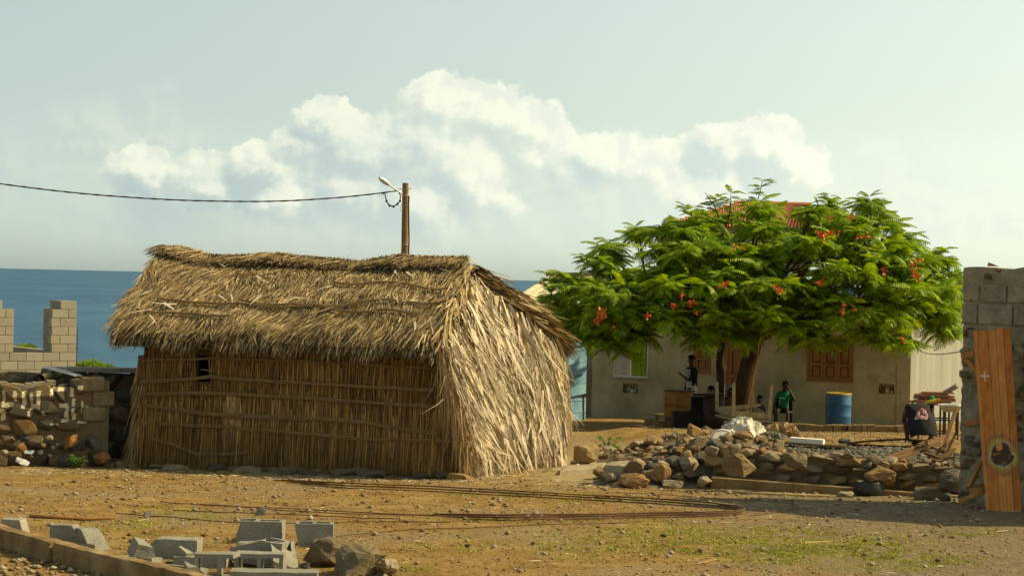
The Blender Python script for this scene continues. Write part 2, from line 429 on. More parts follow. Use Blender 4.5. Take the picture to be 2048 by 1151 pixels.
# ================================================================== THE SETTING
def ground_mat():
    m, q, b = newmat('earth', .95, .1)
    P = q.node('ShaderNodeNewGeometry').outputs['Position']
    Pf = q.vmath('MULTIPLY', P, (1, 1, 0.4))
    big = q.noise(Pf, 0.55, 5, .6); mid = q.noise(Pf, 2.6, 6, .62); fine = q.noise(Pf, 16, 6, .7); grit = q.noise(Pf, 70, 4, .7)
    c = q.ramp(mid, [(.3, (.225, .125, .036)), (.5, (.325, .20, .062)), (.7, (.405, .28, .105))])
    c = q.mix(q.math('MULTIPLY', q.sstep(big, .47, .62), .75), c, (.30, .225, .125))          # greyer gravelly patches
    c = q.mix(q.math('MULTIPLY', q.sstep(q.noise(Pf, 1.1, 4, .6, .5), .6, .72), .6), c, (.30, .155, .045))   # red earth
    x, y, z = q.sep(P)[:3]
    gm = q.math('MULTIPLY', q.sstep(q.math('ADD', x, q.math('MULTIPLY', big, 2.0)), 2.2, 4.2), q.math('SUBTRACT', 1.0, q.sstep(y, 23.2, 23.9)))
    c = q.mix(q.math('MULTIPLY', gm, .6), c, (.20, .175, .125))                                # crushed stone by the ruined wall
    green = q.math('MULTIPLY', q.sstep(q.noise(Pf, .9, 5, .65, .3), .56, .7), q.sstep(fine, .4, .65))
    green = q.math('MULTIPLY', green, q.math('SUBTRACT', 1.0, q.sstep(y, 25, 28)))
    c = q.mix(q.math('MULTIPLY', green, .6), c, (.235, .225, .035))
    pth = q.math('MULTIPLY', q.math('MULTIPLY', q.sstep(x, .2, .9), q.math('SUBTRACT', 1.0, q.sstep(x, 1.7, 2.4))), q.math('MULTIPLY', q.sstep(y, 24.2, 25.2), q.math('SUBTRACT', 1.0, q.sstep(y, 34, 37))))
    c = q.mix(q.math('MULTIPLY', pth, .75), c, (.43, .34, .185))      # trodden path
    far = q.sstep(y, 52, 60)
    c = q.mix(q.math('MULTIPLY', far, .7), c, (.17, .17, .06))
    c = q.mix(.65, c, q.ramp(fine, [(.3, (.55, .53, .5)), (.7, (1.35, 1.35, 1.35))]), 'MULTIPLY')
    c = q.mix(.6, c, q.ramp(grit, [(.32, (.45, .43, .4)), (.68, (1.4, 1.4, 1.4))]), 'MULTIPLY')
    q.put(b.inputs['Base Color'], c)
    bn = q.node('ShaderNodeBump'); bn.inputs['Strength'].default_value = .9; bn.inputs['Distance'].default_value = .05
    q.put(bn.inputs['Height'], q.math('ADD', q.math('ADD', fine, q.math('MULTIPLY', grit, .45)), mid)); q.put(b.inputs['Normal'], bn.outputs[0])
    return m


M['earth'] = ground_mat()
xs = np.concatenate([np.linspace(-900, -40, 24)[:-1], np.linspace(-40, -7, 50)[:-1], np.arange(-7, 9, .075), np.linspace(9, 40, 60), np.linspace(41, 900, 24)])
ys = np.concatenate([np.linspace(-120, 8, 24)[:-1], np.linspace(8, 14, 20)[:-1], np.arange(14, 33, .075), np.linspace(33, 52, 130), np.linspace(52.5, 200, 60)])
GX, GY = np.meshgrid(xs, ys, indexing='xy')
GZ = T(GX, GY) + 0.012 * (vnoise(GX * 6, GY * 6, 9) - .5) + 0.008 * (vnoise(GX * 11, GY * 11, 10) - .5)
Vg = np.stack([GX, GY, GZ], -1).reshape(-1, 3); nx = len(xs); ny = len(ys)
ii = (np.arange(ny - 1)[:, None] * nx + np.arange(nx - 1)[None]).reshape(-1)
ground = np_mesh('ground', Vg, np.stack([ii, ii + 1, ii + nx + 1, ii + nx], 1), M['earth'], loc=(0, 0, 0), smooth=True)
tag(ground, 'bare ochre earth yard with grit and thin green weeds', kind='structure')


def sea_mat():
    m, q, b = newmat('sea', .5, .15)
    P = q.node('ShaderNodeNewGeometry').outputs['Position']
    Ps = q.vmath('MULTIPLY', P, (1, .35, 1))
    n = q.noise(Ps, .05, 5, .6); n2 = q.noise(Ps, .006, 4, .6)
    c = q.ramp(n, [(.3, (.013, .062, .13)), (.7, (.026, .10, .185))])
    c = q.mix(q.sstep(n2, .4, .65), c, (.034, .11, .195))
    q.put(b.inputs['Base Color'], c)
    bn = q.node('ShaderNodeBump'); bn.inputs['Strength'].default_value = .9; bn.inputs['Distance'].default_value = 2.5
    q.put(bn.inputs['Height'], n); q.put(b.inputs['Normal'], bn.outputs[0])
    return m


M['sea'] = sea_mat()
D_ = 90000.0
sea = np_mesh('sea', np.array([[-D_, 60, -28.], [D_, 60, -28.], [D_, D_, -28.], [-D_, D_, -28.]]), np.array([[0, 1, 2, 3]]), M['sea'], loc=(0, 60, -28))
tag(sea, 'calm blue ocean reaching to the horizon', kind='structure')

# ================================================================== THATCHED HUT
def strawmat(name, base, isl, amt=.8, rough=.7, transl=0.0):
    m, q, b = newmat(name, rough, .2)
    geo = q.node('ShaderNodeNewGeometry'); r = geo.outputs['Random Per Island']
    c = q.ramp(r, isl)
    n = q.noise(geo.outputs['Position'], 2.2, 5, .6)
    c = q.mix(1 - amt, c, base)
    c = q.mix(.8, c, q.ramp(n, [(.3, (.55, .52, .48)), (.52, (.95, .95, .95)), (.72, (1.25, 1.22, 1.15))]), 'MULTIPLY')
    q.put(b.inputs['Base Color'], c)
    return m


M['thatch'] = strawmat('thatch', (.27, .19, .085), [(0, (.075, .043, .016)), (.3, (.205, .135, .054)), (.65, (.37, .265, .122)), (.9, (.51, .395, .21)), (1, (.62, .51, .31))])
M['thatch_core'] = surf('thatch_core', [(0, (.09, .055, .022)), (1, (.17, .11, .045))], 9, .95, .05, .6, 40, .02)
M['reed'] = strawmat('reed', (.17, .10, .032), [(0, (.075, .040, .011)), (.4, (.21, .118, .030)), (.8, (.36, .215, .060)), (1, (.52, .325, .10))])
M['reed_light'] = strawmat('reed_light', (.36, .23, .09), [(0, (.22, .13, .05)), (.6, (.42, .275, .115)), (1, (.55, .40, .20))])
M['palm_leaf'] = strawmat('palm_leaf', (.50, .41, .27), [(0, (.11, .06, .022)), (.25, (.25, .16, .07)), (.5, (.50, .40, .25)), (.8, (.68, .59, .42)), (1, (.80, .73, .58))], rough=.5)
M['cane'] = surf('cane', [(0, (.13, .078, .03)), (1, (.28, .18, .075))], 12, .7, .25, .3, 50, .003, island=[(0, (.12, .07, .026)), (1, (.30, .19, .08))])

A = np.array
C_ = px(925, 957, 24.6); R0 = px(1130, 921, 28.7)
dxy = Vector((R0.x - C_.x, R0.y - C_.y, 0)).normalized(); fdir = Vector((-dxy.y, dxy.x, 0))      # gable run, front run to the left
t_ = None
L_ = C_ + fdir * 4.5; L_.z = g(L_.x, L_.y)
C_.z = g(C_.x, C_.y); R0.z = g(R0.x, R0.y)
FE_L, FE_R = px(213, 668, 25.9), px(872, 695, 24.4)
RG_L, RG_R = px(324, 512, 28.4), px(938, 535, 26.9)
BE_R = px(1146, 686, 29.2); BE_L = RG_L + (BE_R - RG_R); BE_L.z = FE_L.z
hut = empty('thatched_hut', ((C_ + L_) / 2), 'straw thatched hut with reed walls and a palm leaf gable end', 'hut')
fnorm = -dxy            # outward of the front wall
gnorm = -fdir           # outward of the gable


def bil(a, b, c, d, s, u):
    """a->b along s at u=0, c->d along s at u=1; arrays"""
    s = np.asarray(s).reshape(-1, 1); u = np.asarray(u).reshape(-1, 1)
    return (A(a) * (1 - s) + A(b) * s) * (1 - u) + (A(c) * (1 - s) + A(d) * s) * u


def roof_pt(s, u, front=True):
    """s left to right, u ridge to eave"""
    s = np.asarray(s, float); u = np.asarray(u, float)
    e0, e1 = (FE_L, FE_R) if front else (BE_L, BE_R)
    p = bil(RG_L, RG_R, e0, e1, s, u)
    sag = -.095 * np.sin(np.pi * np.clip(s, 0, 1)) ** .9 * (1 - u * .7)
    bulge = .09 * np.sin(np.pi * np.clip(u, 0, 1))
    lump = .07 * (vnoise(s * 5, u * 3, 21) - .5) + .04 * (vnoise(s * 13, u * 6, 22) - .5)
    eave = -.06 * (vnoise(s * 7, s * 0 + 3.3, 23) - .5) * u
    p[:, 2] += sag + bulge + lump + eave
    return p


def roof_frame(s, u, front=True):
    e = .01
    p = roof_pt(s, u, front); du = roof_pt(s, u + e, front) - p; ds = roof_pt(s + e, u, front) - p
    n = unit(np.cross(ds, du)); n[n[:, 2] < 0] *= -1
    return p, unit(du), unit(ds), n


# roof deck under the thatch
for front in (True, False):
    ss, uu = np.meshgrid(np.linspace(0.01, .995, 30), np.linspace(0, .97, 12), indexing='xy'); s_, u_ = ss.ravel(), uu.ravel()
    top = roof_pt(s_, u_, front) - A([0, 0, .05]); bot = top - A([0, 0, .10])
    idx = (np.arange(11)[:, None] * 30 + np.arange(29)[None]).reshape(-1)
    q1 = np.stack([idx, idx + 1, idx + 31, idx + 30], 1); n0 = len(top)
    np_mesh('roof_deck', np.concatenate([top, bot]), np.concatenate([q1, q1[:, ::-1] + n0]), M['thatch_core'], hut)

# thatch blades laid in courses
parts = []
for front, cnt in ((True, 31000), (False, 3500)):
    course = RNG.integers(0, 13, cnt); u0 = course / 13.0 * .95 - .02 + RNG.normal(0, .03, cnt)
    s0 = RNG.uniform(0.0, 1.0, cnt) if front else RNG.uniform(.3, 1.0, cnt)
    u0 = np.clip(u0, 0, .95)
    p, du, ds, n = roof_frame(s0, u0, front)
    lean = (vnoise(s0 * 6, u0 * 5, 31) - .68) * .75 + (vnoise(s0 * 30, u0 * 9, 35) - .5) * .5 + RNG.normal(0, .13, cnt)
    clump = vnoise(s0 * 22, course * 3.1, 33)
    D = du + ds * lean[:, None] + n * (.02 + .10 * clump * RNG.uniform(.0, 1, cnt))[:, None]
    Ln = RNG.uniform(.13, .33, cnt) * (.75 + .5 * clump)
    over = np.clip((u0 + Ln / 3.0) - 1.0, 0, None) * 3.0
    Ln = np.maximum(Ln - over * RNG.uniform(.6, 1.1, cnt), .12)
    N = n + ds * RNG.normal(0, .45, cnt)[:, None]
    parts.append(strips(p + n * RNG.uniform(-.01, .06, cnt)[:, None], D, N, Ln, RNG.uniform(.005, .015, cnt), 2, lift=-.08 + RNG.normal(0, .05, cnt), curl=RNG.normal(0, .06, cnt), tip=.3))
v, f = join(parts); tag(np_mesh('roof_thatch', v, f, M['thatch'], hut), kind='stuff')
# eave fringe
cnt = 3200; s0 = RNG.uniform(0, 1, cnt); p, du, ds, n = roof_frame(s0, np.full(cnt, .93) + RNG.uniform(-.05, .03, cnt), True)
D = du * A([[1, 1, 1]]) + A([[0, 0, -.35]]) + ds * RNG.normal(-.12, .22, cnt)[:, None]
v1 = strips(p - n * RNG.uniform(0, .13, cnt)[:, None], D, n + ds * RNG.normal(0, .4, cnt)[:, None], RNG.uniform(.07, .20, cnt) * (.6 + .8 * vnoise(s0 * 16, s0 * 0, 41)), RNG.uniform(.008, .02, cnt), 2, droop=.12, tip=.2)
cnt = 500; s0 = RNG.uniform(.6, 1, cnt); p, du, ds, n = roof_frame(s0, np.full(cnt, .93), False)
v2 = strips(p - n * RNG.uniform(0, .12, cnt)[:, None], du + A([[0, 0, -.3]]) + ds * RNG.normal(.1, .3, cnt)[:, None], n, RNG.uniform(.14, .4, cnt), RNG.uniform(.01, .022, cnt), 2, droop=.1, tip=.2)
v, f = join([v1, v2]); tag(np_mesh('eave_fringe', v, f, M['thatch'], hut), kind='stuff')
# ridge cap: a thick layer folded over the ridge, standing proud of the slopes
parts = []
for front, cnt in ((True, 4300), (False, 1200)):
    s0 = RNG.uniform(-.005, 1.0, cnt); p, du, ds, n = roof_frame(s0, np.zeros(cnt) + .0, front)
    thick = .09 + .06 * vnoise(s0 * 9, s0 * 0 + 7, 51)
    pp = p + A([[0, 0, 1]]) * (thick + RNG.uniform(-.05, .025, cnt))[:, None] - du * RNG.uniform(0, .10, cnt)[:, None]
    D = du + ds * (RNG.normal(-.38, .28, cnt))[:, None] + n * RNG.normal(.02, .07, cnt)[:, None]
    Ln = RNG.uniform(.30, .46, cnt) * (.80 + .4 * vnoise(s0 * 11, s0 * 0 + 1, 52))
    parts.append(strips(pp, D, n + ds * RNG.normal(0, .4, cnt)[:, None], Ln, RNG.uniform(.007, .017, cnt), 2, lift=-.02, tip=.35))
# stray ends standing up along the ridge
cnt = 260; s0 = RNG.uniform(0, 1, cnt); p, du, ds, n = roof_frame(s0, np.zeros(cnt), True)
parts.append(strips(p + A([[0, 0, .04]]), ds * RNG.normal(0, 1, cnt)[:, None] + A([[0, 0, .35]]) + du * RNG.normal(0, .4, cnt)[:, None], du, RNG.uniform(.08, .2, cnt), RNG.uniform(.004, .008, cnt), 2, tip=.2))
v, f = join(parts); tag(np_mesh('ridge_cap', v, f, M['thatch'], hut), kind='stuff')
p, du, ds, n = roof_frame(A([.45]), A([0.]), True)
MB().tube([Vector(p[0]) + Vector((-.1, 0, .0)), Vector(p[0]) + Vector((.06, 0, .10)), Vector(p[0]) + Vector((.17, .02, .15))], .008, 6).build('stick', M['cane'], hut)
# verge: bundles of leaves along the sloping edges over the gable
parts = []
for front, cnt in ((True, 900), (False, 2600)):
    u0 = RNG.uniform(0.0, .9, cnt); s0 = np.full(cnt, .985) + RNG.uniform(-.035, .03, cnt)
    p, du, ds, n = roof_frame(s0, u0, front)
    D = du + ds * RNG.normal(.03 if front else .10, .16, cnt)[:, None] + n * RNG.normal(0, .08, cnt)[:, None]
    off = RNG.uniform(-.20, .06, cnt)
    parts.append(strips(p + n * off[:, None], D, n + ds * RNG.normal(.5, .7, cnt)[:, None], RNG.uniform(.25, .6, cnt) * np.clip(1.25 - u0 * .45, .5, 1.2), RNG.uniform(.012, .034, cnt), 2, lift=RNG.normal(-.04, .05, cnt), tip=.3))
v, f = join(parts); tag(np_mesh('verge_thatch', v, f, M['thatch'], hut), kind='stuff')
# canes tied across the thatch
def roof_cane(s0, s1, u0, u1, r=.012, lift=.085):
    k_ = 14; ss = np.linspace(s0, s1, k_); us = np.linspace(u0, u1, k_) + .012 * np.sin(np.linspace(0, 9, k_)) + RNG.normal(0, .003, k_)
    p, du, ds, n = roof_frame(ss, us, True)
    mb = MB(); mb.tube([Vector(a) for a in p + n * lift], r, 6)
    mb.tube([Vector(a) for a in (p + n * (lift - .004) + du * (.02 + .012 * np.sin(ss * 30))[:, None])], r * .7, 6)
    mb.build('roof_cane', M['cane'], hut)
for a in ((.10, .60, .66, .685), (.06, .36, .79, .80), (.55, .995, .68, .60), (.62, .98, .37, .42), (.36, .80, .62, .74), (.72, .93, .74, .72), (.30, .42, .30, .34)):
    roof_cane(*a)
# loose palm pieces on the slope
cnt = 42; s0 = RNG.uniform(.05, .95, cnt); u0 = RNG.uniform(.1, .85, cnt); p, du, ds, n = roof_frame(s0, u0, True)
v, f = strips(p + n * .09, du * RNG.normal(.8, .5, cnt)[:, None] + ds * RNG.normal(0, .8, cnt)[:, None], n, RNG.uniform(.2, .4, cnt), RNG.uniform(.018, .04, cnt), 3, lift=.06, curl=RNG.normal(0, .2, cnt))
tag(np_mesh('loose_leaves', v, f, M['palm_leaf'], hut), kind='stuff')

# ---- front wall of upright reeds
def front_pt(s, z):
    """s 0 left .. 1 right corner, z height above base"""
    s = np.asarray(s, float).reshape(-1, 1); z = np.asarray(z, float).reshape(-1, 1)
    b = A(L_) * (1 - s) + A(C_) * s
    return b + A([[0, 0, 1.]]) * z - A([list(fnorm)]) * z * .03 + A([list(fdir)]) * (z - .0) * (s * .16 - (1 - s) * .05)
HW = 1.66
WIN = (.165, .225, 1.12, 1.46)       # small opening under the eave: s0, s1, z0, z1
mb = MB()
sb = [-.01, WIN[0], WIN[1], 1.0]; zb = [0.02, WIN[2], WIN[3], HW]
for i in range(3):
    for j in range(3):
        if (i, j) == (1, 1): continue
        q4 = [front_pt([sb[i + a]], [zb[j + b]])[0] - A(fnorm) * .06 for a, b in ((0, 0), (1, 0), (1, 1), (0, 1))]
        q5 = [q_ - A(fnorm) * .05 for q_ in q4]
        mb.add(q4 + q5, [(0, 1, 2, 3), (7, 6, 5, 4), (0, 4, 5, 1), (1, 5, 6, 2), (2, 6, 7, 3), (3, 7, 4, 0)])
mb.build('wall', M['thatch_core'], hut)
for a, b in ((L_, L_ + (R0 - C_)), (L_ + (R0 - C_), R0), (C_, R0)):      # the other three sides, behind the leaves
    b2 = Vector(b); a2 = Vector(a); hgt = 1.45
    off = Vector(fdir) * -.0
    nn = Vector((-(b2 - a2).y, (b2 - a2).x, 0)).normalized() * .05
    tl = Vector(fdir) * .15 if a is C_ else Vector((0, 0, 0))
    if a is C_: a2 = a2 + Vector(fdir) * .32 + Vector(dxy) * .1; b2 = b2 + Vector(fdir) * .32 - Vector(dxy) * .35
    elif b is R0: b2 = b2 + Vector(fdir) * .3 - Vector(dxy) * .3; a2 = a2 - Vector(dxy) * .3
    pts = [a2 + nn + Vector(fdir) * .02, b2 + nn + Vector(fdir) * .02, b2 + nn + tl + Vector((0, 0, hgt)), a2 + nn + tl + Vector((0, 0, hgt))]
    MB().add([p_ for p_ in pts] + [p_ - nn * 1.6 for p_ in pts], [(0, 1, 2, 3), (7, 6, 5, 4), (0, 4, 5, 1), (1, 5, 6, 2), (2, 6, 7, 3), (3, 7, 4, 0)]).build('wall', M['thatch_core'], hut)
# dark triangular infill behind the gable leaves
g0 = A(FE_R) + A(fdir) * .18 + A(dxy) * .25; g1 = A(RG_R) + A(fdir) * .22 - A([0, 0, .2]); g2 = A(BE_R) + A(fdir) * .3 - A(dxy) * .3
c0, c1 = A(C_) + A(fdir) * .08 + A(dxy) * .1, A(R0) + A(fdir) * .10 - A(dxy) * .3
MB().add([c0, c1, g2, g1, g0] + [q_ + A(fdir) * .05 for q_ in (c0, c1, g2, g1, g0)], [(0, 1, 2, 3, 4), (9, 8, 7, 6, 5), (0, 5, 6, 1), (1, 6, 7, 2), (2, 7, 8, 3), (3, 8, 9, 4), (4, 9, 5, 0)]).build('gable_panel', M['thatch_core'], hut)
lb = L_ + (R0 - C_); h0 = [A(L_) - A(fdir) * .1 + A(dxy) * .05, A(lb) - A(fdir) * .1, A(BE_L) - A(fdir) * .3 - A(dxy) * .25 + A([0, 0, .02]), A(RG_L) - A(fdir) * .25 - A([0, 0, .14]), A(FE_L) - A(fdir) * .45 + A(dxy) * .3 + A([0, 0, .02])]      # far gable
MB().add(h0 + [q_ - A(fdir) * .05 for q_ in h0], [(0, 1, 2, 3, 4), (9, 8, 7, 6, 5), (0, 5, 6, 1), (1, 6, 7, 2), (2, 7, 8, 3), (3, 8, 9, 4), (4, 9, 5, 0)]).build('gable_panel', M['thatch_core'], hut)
cnt = 9500; s0 = RNG.uniform(-.012, 1.012, cnt); z0 = RNG.uniform(.0, 1.0, cnt) ** .8 * 1.70
z0 = np.where(RNG.random(cnt) < .3, RNG.uniform(.35, .9, cnt), z0)
Ln = np.minimum(RNG.uniform(.35, .95, cnt), np.maximum(z0 - RNG.uniform(-.05, .12, cnt), .15))
inw = (s0 > WIN[0]) & (s0 < WIN[1]) & (z0 > WIN[2]) & (z0 - Ln < WIN[3])
keep = ~inw; s0, z0, Ln = s0[keep], z0[keep], Ln[keep]; cnt = len(s0)
p = front_pt(s0, z0); fl_ = np.clip(1 - (z0 - Ln) / .5, 0, 1)
D = A([[0, 0, -1.]]) + A([list(fdir)]) * (RNG.normal(0, .035, cnt) + (vnoise(s0 * 14, z0 * 2, 61) - .5) * .07)[:, None] + A([list(fnorm)]) * (RNG.normal(.015, .02, cnt) + .10 * fl_ * RNG.uniform(0, 1, cnt))[:, None]
N = A([list(fnorm)]) + A([list(fdir)]) * RNG.normal(0, .6, cnt)[:, None]
v, f = strips(p + A([list(fnorm)]) * RNG.uniform(-.02, .045, cnt)[:, None], D, N, Ln, RNG.uniform(.006, .016, cnt), 2, curl=RNG.normal(0, .02, cnt), tip=.35)
tag(np_mesh('reed_wall', v, f, M['reed'], hut), kind='stuff')
# splayed ends at the left corner
cnt = 420; z0 = RNG.uniform(.1, 1.45, cnt); p = front_pt(np.full(cnt, -.012) + RNG.uniform(-.02, .015, cnt), z0)
v, f = strips(p, A([[0, 0, -1.]]) + A([list(fdir)]) * RNG.uniform(-.05, .32, cnt)[:, None] + A([list(fnorm)]) * RNG.normal(0, .15, cnt)[:, None], A([list(fnorm)]) + RNG.normal(0, .4, (cnt, 3)), RNG.uniform(.2, .6, cnt), RNG.uniform(.007, .015, cnt), 2)
tag(np_mesh('corner_reeds', v, f, M['reed_light'], hut), kind='stuff')
# brighter bundles of newer reeds
cnt = 330; s0 = np.concatenate([RNG.normal(.30, .012, 170), RNG.uniform(0, 1, 160)]); z0 = RNG.uniform(.55, 1.0, cnt); p = front_pt(s0, z0)
v, f = strips(p + A([list(fnorm)]) * .05, A([[0, 0, -1.]]) + A([list(fdir)]) * RNG.normal(0, .07, cnt)[:, None], A([list(fnorm)]) + RNG.normal(0, .3, (cnt, 3)), RNG.uniform(.3, .6, cnt), RNG.uniform(.006, .011, cnt), 2)
tag(np_mesh('reed_bundle', v, f, M['reed_light'], hut), kind='stuff')


def hitfront(x, y, off):
    """photo position to a point on the front wall surface"""
    n = Vector(fnorm) + Vector((0, 0, .03)); o = Vector(front_pt([.5], [.7])[0]) + Vector(fnorm) * off
    a = px(x, y, 1.0) - Vector((0, 0, ZC)); tt_ = (o - Vector((0, 0, ZC))).dot(n) / a.dot(n)
    return Vector((0, 0, ZC)) + a * tt_


def rail(pts, r=.0125):
    P_ = []
    for (a, b) in zip(pts[:-1], pts[1:]):
        k_ = max(2, int(abs(b[0] - a[0]) / 35))
        for i in range(k_):
            q_ = i / k_; P_.append((a[0] + (b[0] - a[0]) * q_, a[1] + (b[1] - a[1]) * q_ + random.uniform(-1.5, 1.5)))
    P_.append(pts[-1])
    mb = MB(); w = [hitfront(x, y, .062) for x, y in P_]
    mb.tube(w, [r * random.uniform(.85, 1.15) for _ in w], 6)
    mb.tube([p_ + Vector((0, 0, -r * 1.7 + random.uniform(-.004, .004))) for p_ in w], r * .85, 6)
    for p_ in w[1::2]:      # lashings
        mb.tube([p_ + Vector((0, 0, .02)) + fnorm * .008, p_ + fnorm * .02, p_ + Vector((0, 0, -.04)) + fnorm * .008], .006, 5)
    mb.build('wall_cane', M['cane'], hut)
rail([(284, 720), (420, 716), (600, 722), (872, 736)], .007)
rail([(278, 761), (345, 758), (420, 752), (560, 762), (700, 769), (868, 778)])
rail([(282, 785), (430, 785), (560, 791), (700, 800), (898, 812)])
rail([(290, 810), (440, 828), (600, 832), (730, 843), (880, 866)])
rail([(400, 824), (480, 832), (640, 838), (760, 846)], .010)
rail([(320, 846), (460, 853), (600, 864), (760, 878), (905, 880)])
rail([(302, 874), (345, 888), (402, 910)], .012)
rail([(398, 907), (450, 906), (498, 903)], .011)
mb = MB(); mb.bar(hitfront(418, 712, .0), hitfront(420, 750, .0), .018, .018); mb.bar(hitfront(402, 738, .0), hitfront(432, 742, .0), .014, .014); mb.build('window_bar', M['cane'], hut)

# ---- gable end hung with dried palm leaves
def gab(a, b):
    """a 0 front .. 1 back, b 0 top .. 1 base"""
    a = np.asarray(a, float); b = np.asarray(b, float)
    base = A(C_)[None] * (1 - a)[:, None] + A(R0)[None] * a[:, None]
    e0, e1, rd = A(FE_R) + A(dxy) * .12, A(BE_R) - A(dxy) * .22 - A(fdir) * -.12, A(RG_R) - A([0, 0, .05]) + A(fdir) * .02
    top = np.where((a < .5)[:, None], e0 + (rd - e0) * (a / .5)[:, None], rd + (e1 - rd) * ((a - .5) / .5)[:, None])
    belly = A(gnorm)[None] * (.10 * np.sin(np.pi * b) ** .8)[:, None] - A(dxy)[None] * (.16 * sm(a, .7, 1.0))[:, None]
    return top * (1 - b)[:, None] + base * b[:, None] + belly
def gable_leaves(cnt, seed, wmin, wmax, lmin, lmax, off0, off1):
    r = np.random.default_rng(seed)
    a = r.uniform(.0, .95, cnt); b = r.beta(1.0, 1.15, cnt) * .9
    keep = ~((a > .86) & (r.random(cnt) < .55)); a, b = a[keep], b[keep]; n_ = len(a)
    p = gab(a, b); dn = unit(gab(a, b + .02) - p); ac = unit(gab(np.minimum(a + .02, 1), b) - p + 1e-6)
    swirl = (vnoise(a * 5, b * 4, 71) - .42) * 1.6 + (vnoise(a * 16, b * 9, 72) - .5) * 1.2 + r.normal(0, .42, n_)
    D = dn + A(dxy)[None] * ((swirl * .75 + .05) * np.clip((1.02 - a) * 4, -.3, 1))[:, None] + A(gnorm)[None] * r.normal(-.02, .09, n_)[:, None]
    N = A(gnorm)[None] + r.normal(0, .55, (n_, 3))
    Ln = r.uniform(lmin, lmax, n_) * np.clip(1.35 - b * .75, .35, 1.2)
    return strips(p + A(gnorm)[None] * r.uniform(off0, off1, n_)[:, None], D, N, Ln, r.uniform(wmin, wmax, n_), 4, lift=r.normal(0, .10, n_), droop=.10, curl=r.normal(0, .24, n_), tip=.12, twist=r.normal(0, .7, n_))
v, f = gable_leaves(11500, 5, .006, .022, .2, .75, -.03, .09)
tag(np_mesh('gable_thatch', v, f, M['palm_leaf'], hut), kind='stuff')
v, f = gable_leaves(290, 6, .035, .075, .35, .85, .06, .14)       # the broad dry leaves on top, each on its own
kk = 10
for i in range(len(v) // kk):
    np_mesh('palm_leaf', v[i * kk:(i + 1) * kk], f[i * 4:(i + 1) * 4] - i * kk, M['palm_leaf'], hut)
# combed fronds with ribs
def dry_frond(p, D, N, L, n=16):
    D = unit(A(D)[None])[0]; side = unit(np.cross(D, N)[None])[0]; q_ = np.linspace(.05, 1, n)
    P_ = np.concatenate([p + D * L * q_[:, None]] * 2)
    sg = np.repeat([1, -1], n)[:, None]
    return strips(P_, D * .75 + side * sg * .8 + A([0, 0, -.1]), np.repeat(A(N)[None], 2 * n, 0), np.tile(.22 * np.sin(np.pi * (q_ * .85 + .12)) + .05, 2), np.full(2 * n, .016), 2, droop=.15, tip=.2)
parts = []
for a, b, sx_ in ((.82, .30, .5), (.90, .50, .35), (.8, .8, .6), (.62, .15, .2), (.35, .25, -.3), (.9, .88, .5), (.55, .55, .3), (.2, .5, .2), (.72, .62, .4)):
    p = gab(A([a]), A([b]))[0] + A(gnorm) * .13
    parts.append(dry_frond(p, A([0, 0, -1.]) + A(dxy) * sx_, A(gnorm), random.uniform(.45, .7)))
v, f = join(parts); tag(np_mesh('dry_fronds', v, f, M['palm_leaf'], hut), kind='stuff')
# light reed screen at the back corner
cnt = 900; a = RNG.uniform(.84, 1.02, cnt); b = RNG.uniform(.0, .75, cnt); p = gab(a, b)
v, f = strips(p + A(gnorm) * RNG.uniform(-.01, .05, cnt)[:, None], A([[0, 0, -1.]]) + A(dxy)[None] * RNG.normal(.02, .05, cnt)[:, None] - A(fdir)[None] * .10, A(gnorm)[None] + RNG.normal(0, .5, (cnt, 3)), RNG.uniform(.3, .75, cnt) * (1.15 - b * .7), RNG.uniform(.008, .016, cnt), 2)
tag(np_mesh('corner_reeds', v, f, M['reed_light'], hut), kind='stuff')
# leaning reeds along the near corner
cnt = 900; b = RNG.uniform(0, .85, cnt); p = gab(np.full(cnt, .0) + RNG.uniform(-.02, .05, cnt), b)
v, f = strips(p + A(gnorm) * RNG.uniform(-.03, .06, cnt)[:, None] + A(fnorm) * RNG.uniform(-.02, .06, cnt)[:, None], A([[0, 0, -1.]]) - A(fdir)[None] * RNG.normal(.12, .1, cnt)[:, None] + A(dxy)[None] * RNG.normal(.03, .12, cnt)[:, None], A(fnorm)[None] + RNG.normal(0, .6, (cnt, 3)), RNG.uniform(.3, .8, cnt) * (1.2 - b * .6), RNG.uniform(.008, .018, cnt), 2)
tag(np_mesh('corner_reeds', v, f, M['reed_light'], hut), kind='stuff')


# ================================================================== STONES
def hull_mesh(name, seed, n=22, boxy=.55, mat=None, squash=(1, 1, 1), smooth=False):
    r = np.random.default_rng(seed); d = unit(r.normal(size=(n, 3)))
    p = d / (np.max(np.abs(d), axis=1, keepdims=True) ** boxy) * r.uniform(.82, 1.0, (n, 1))
    bm = bmesh.new(); vs_ = [bm.verts.new(v) for v in p]
    res = bmesh.ops.convex_hull(bm, input=vs_)
    bmesh.ops.delete(bm, geom=[v for v in bm.verts if not v.link_faces], context='VERTS')
    co = A([v.co[:] for v in bm.verts]); lo, hi = co.min(0), co.max(0)
    for v in bm.verts: v.co = Vector(((A(v.co[:]) - (lo + hi) / 2) / (hi - lo)) * A(squash))
    me = bpy.data.meshes.new(name); bm.to_mesh(me); bm.free()
    if mat: me.materials.append(mat)
    return me


ROCK = {}
for mn in ('rock', 'rock_dark', 'rock_pale'):
    ROCK[mn] = [hull_mesh('stone', 100 + i, 18 + i % 4 * 4, .45 + .05 * (i % 5), M[mn]) for i in range(12)]


def stone(parent, mn, loc, size, rot=None, name='stone'):
    rot = rot if rot is not None else (random.uniform(0, 6.28), random.uniform(0, 6.28), random.uniform(0, 6.28))
    return link(name, random.choice(ROCK[mn]), None, parent, loc, rot, size)


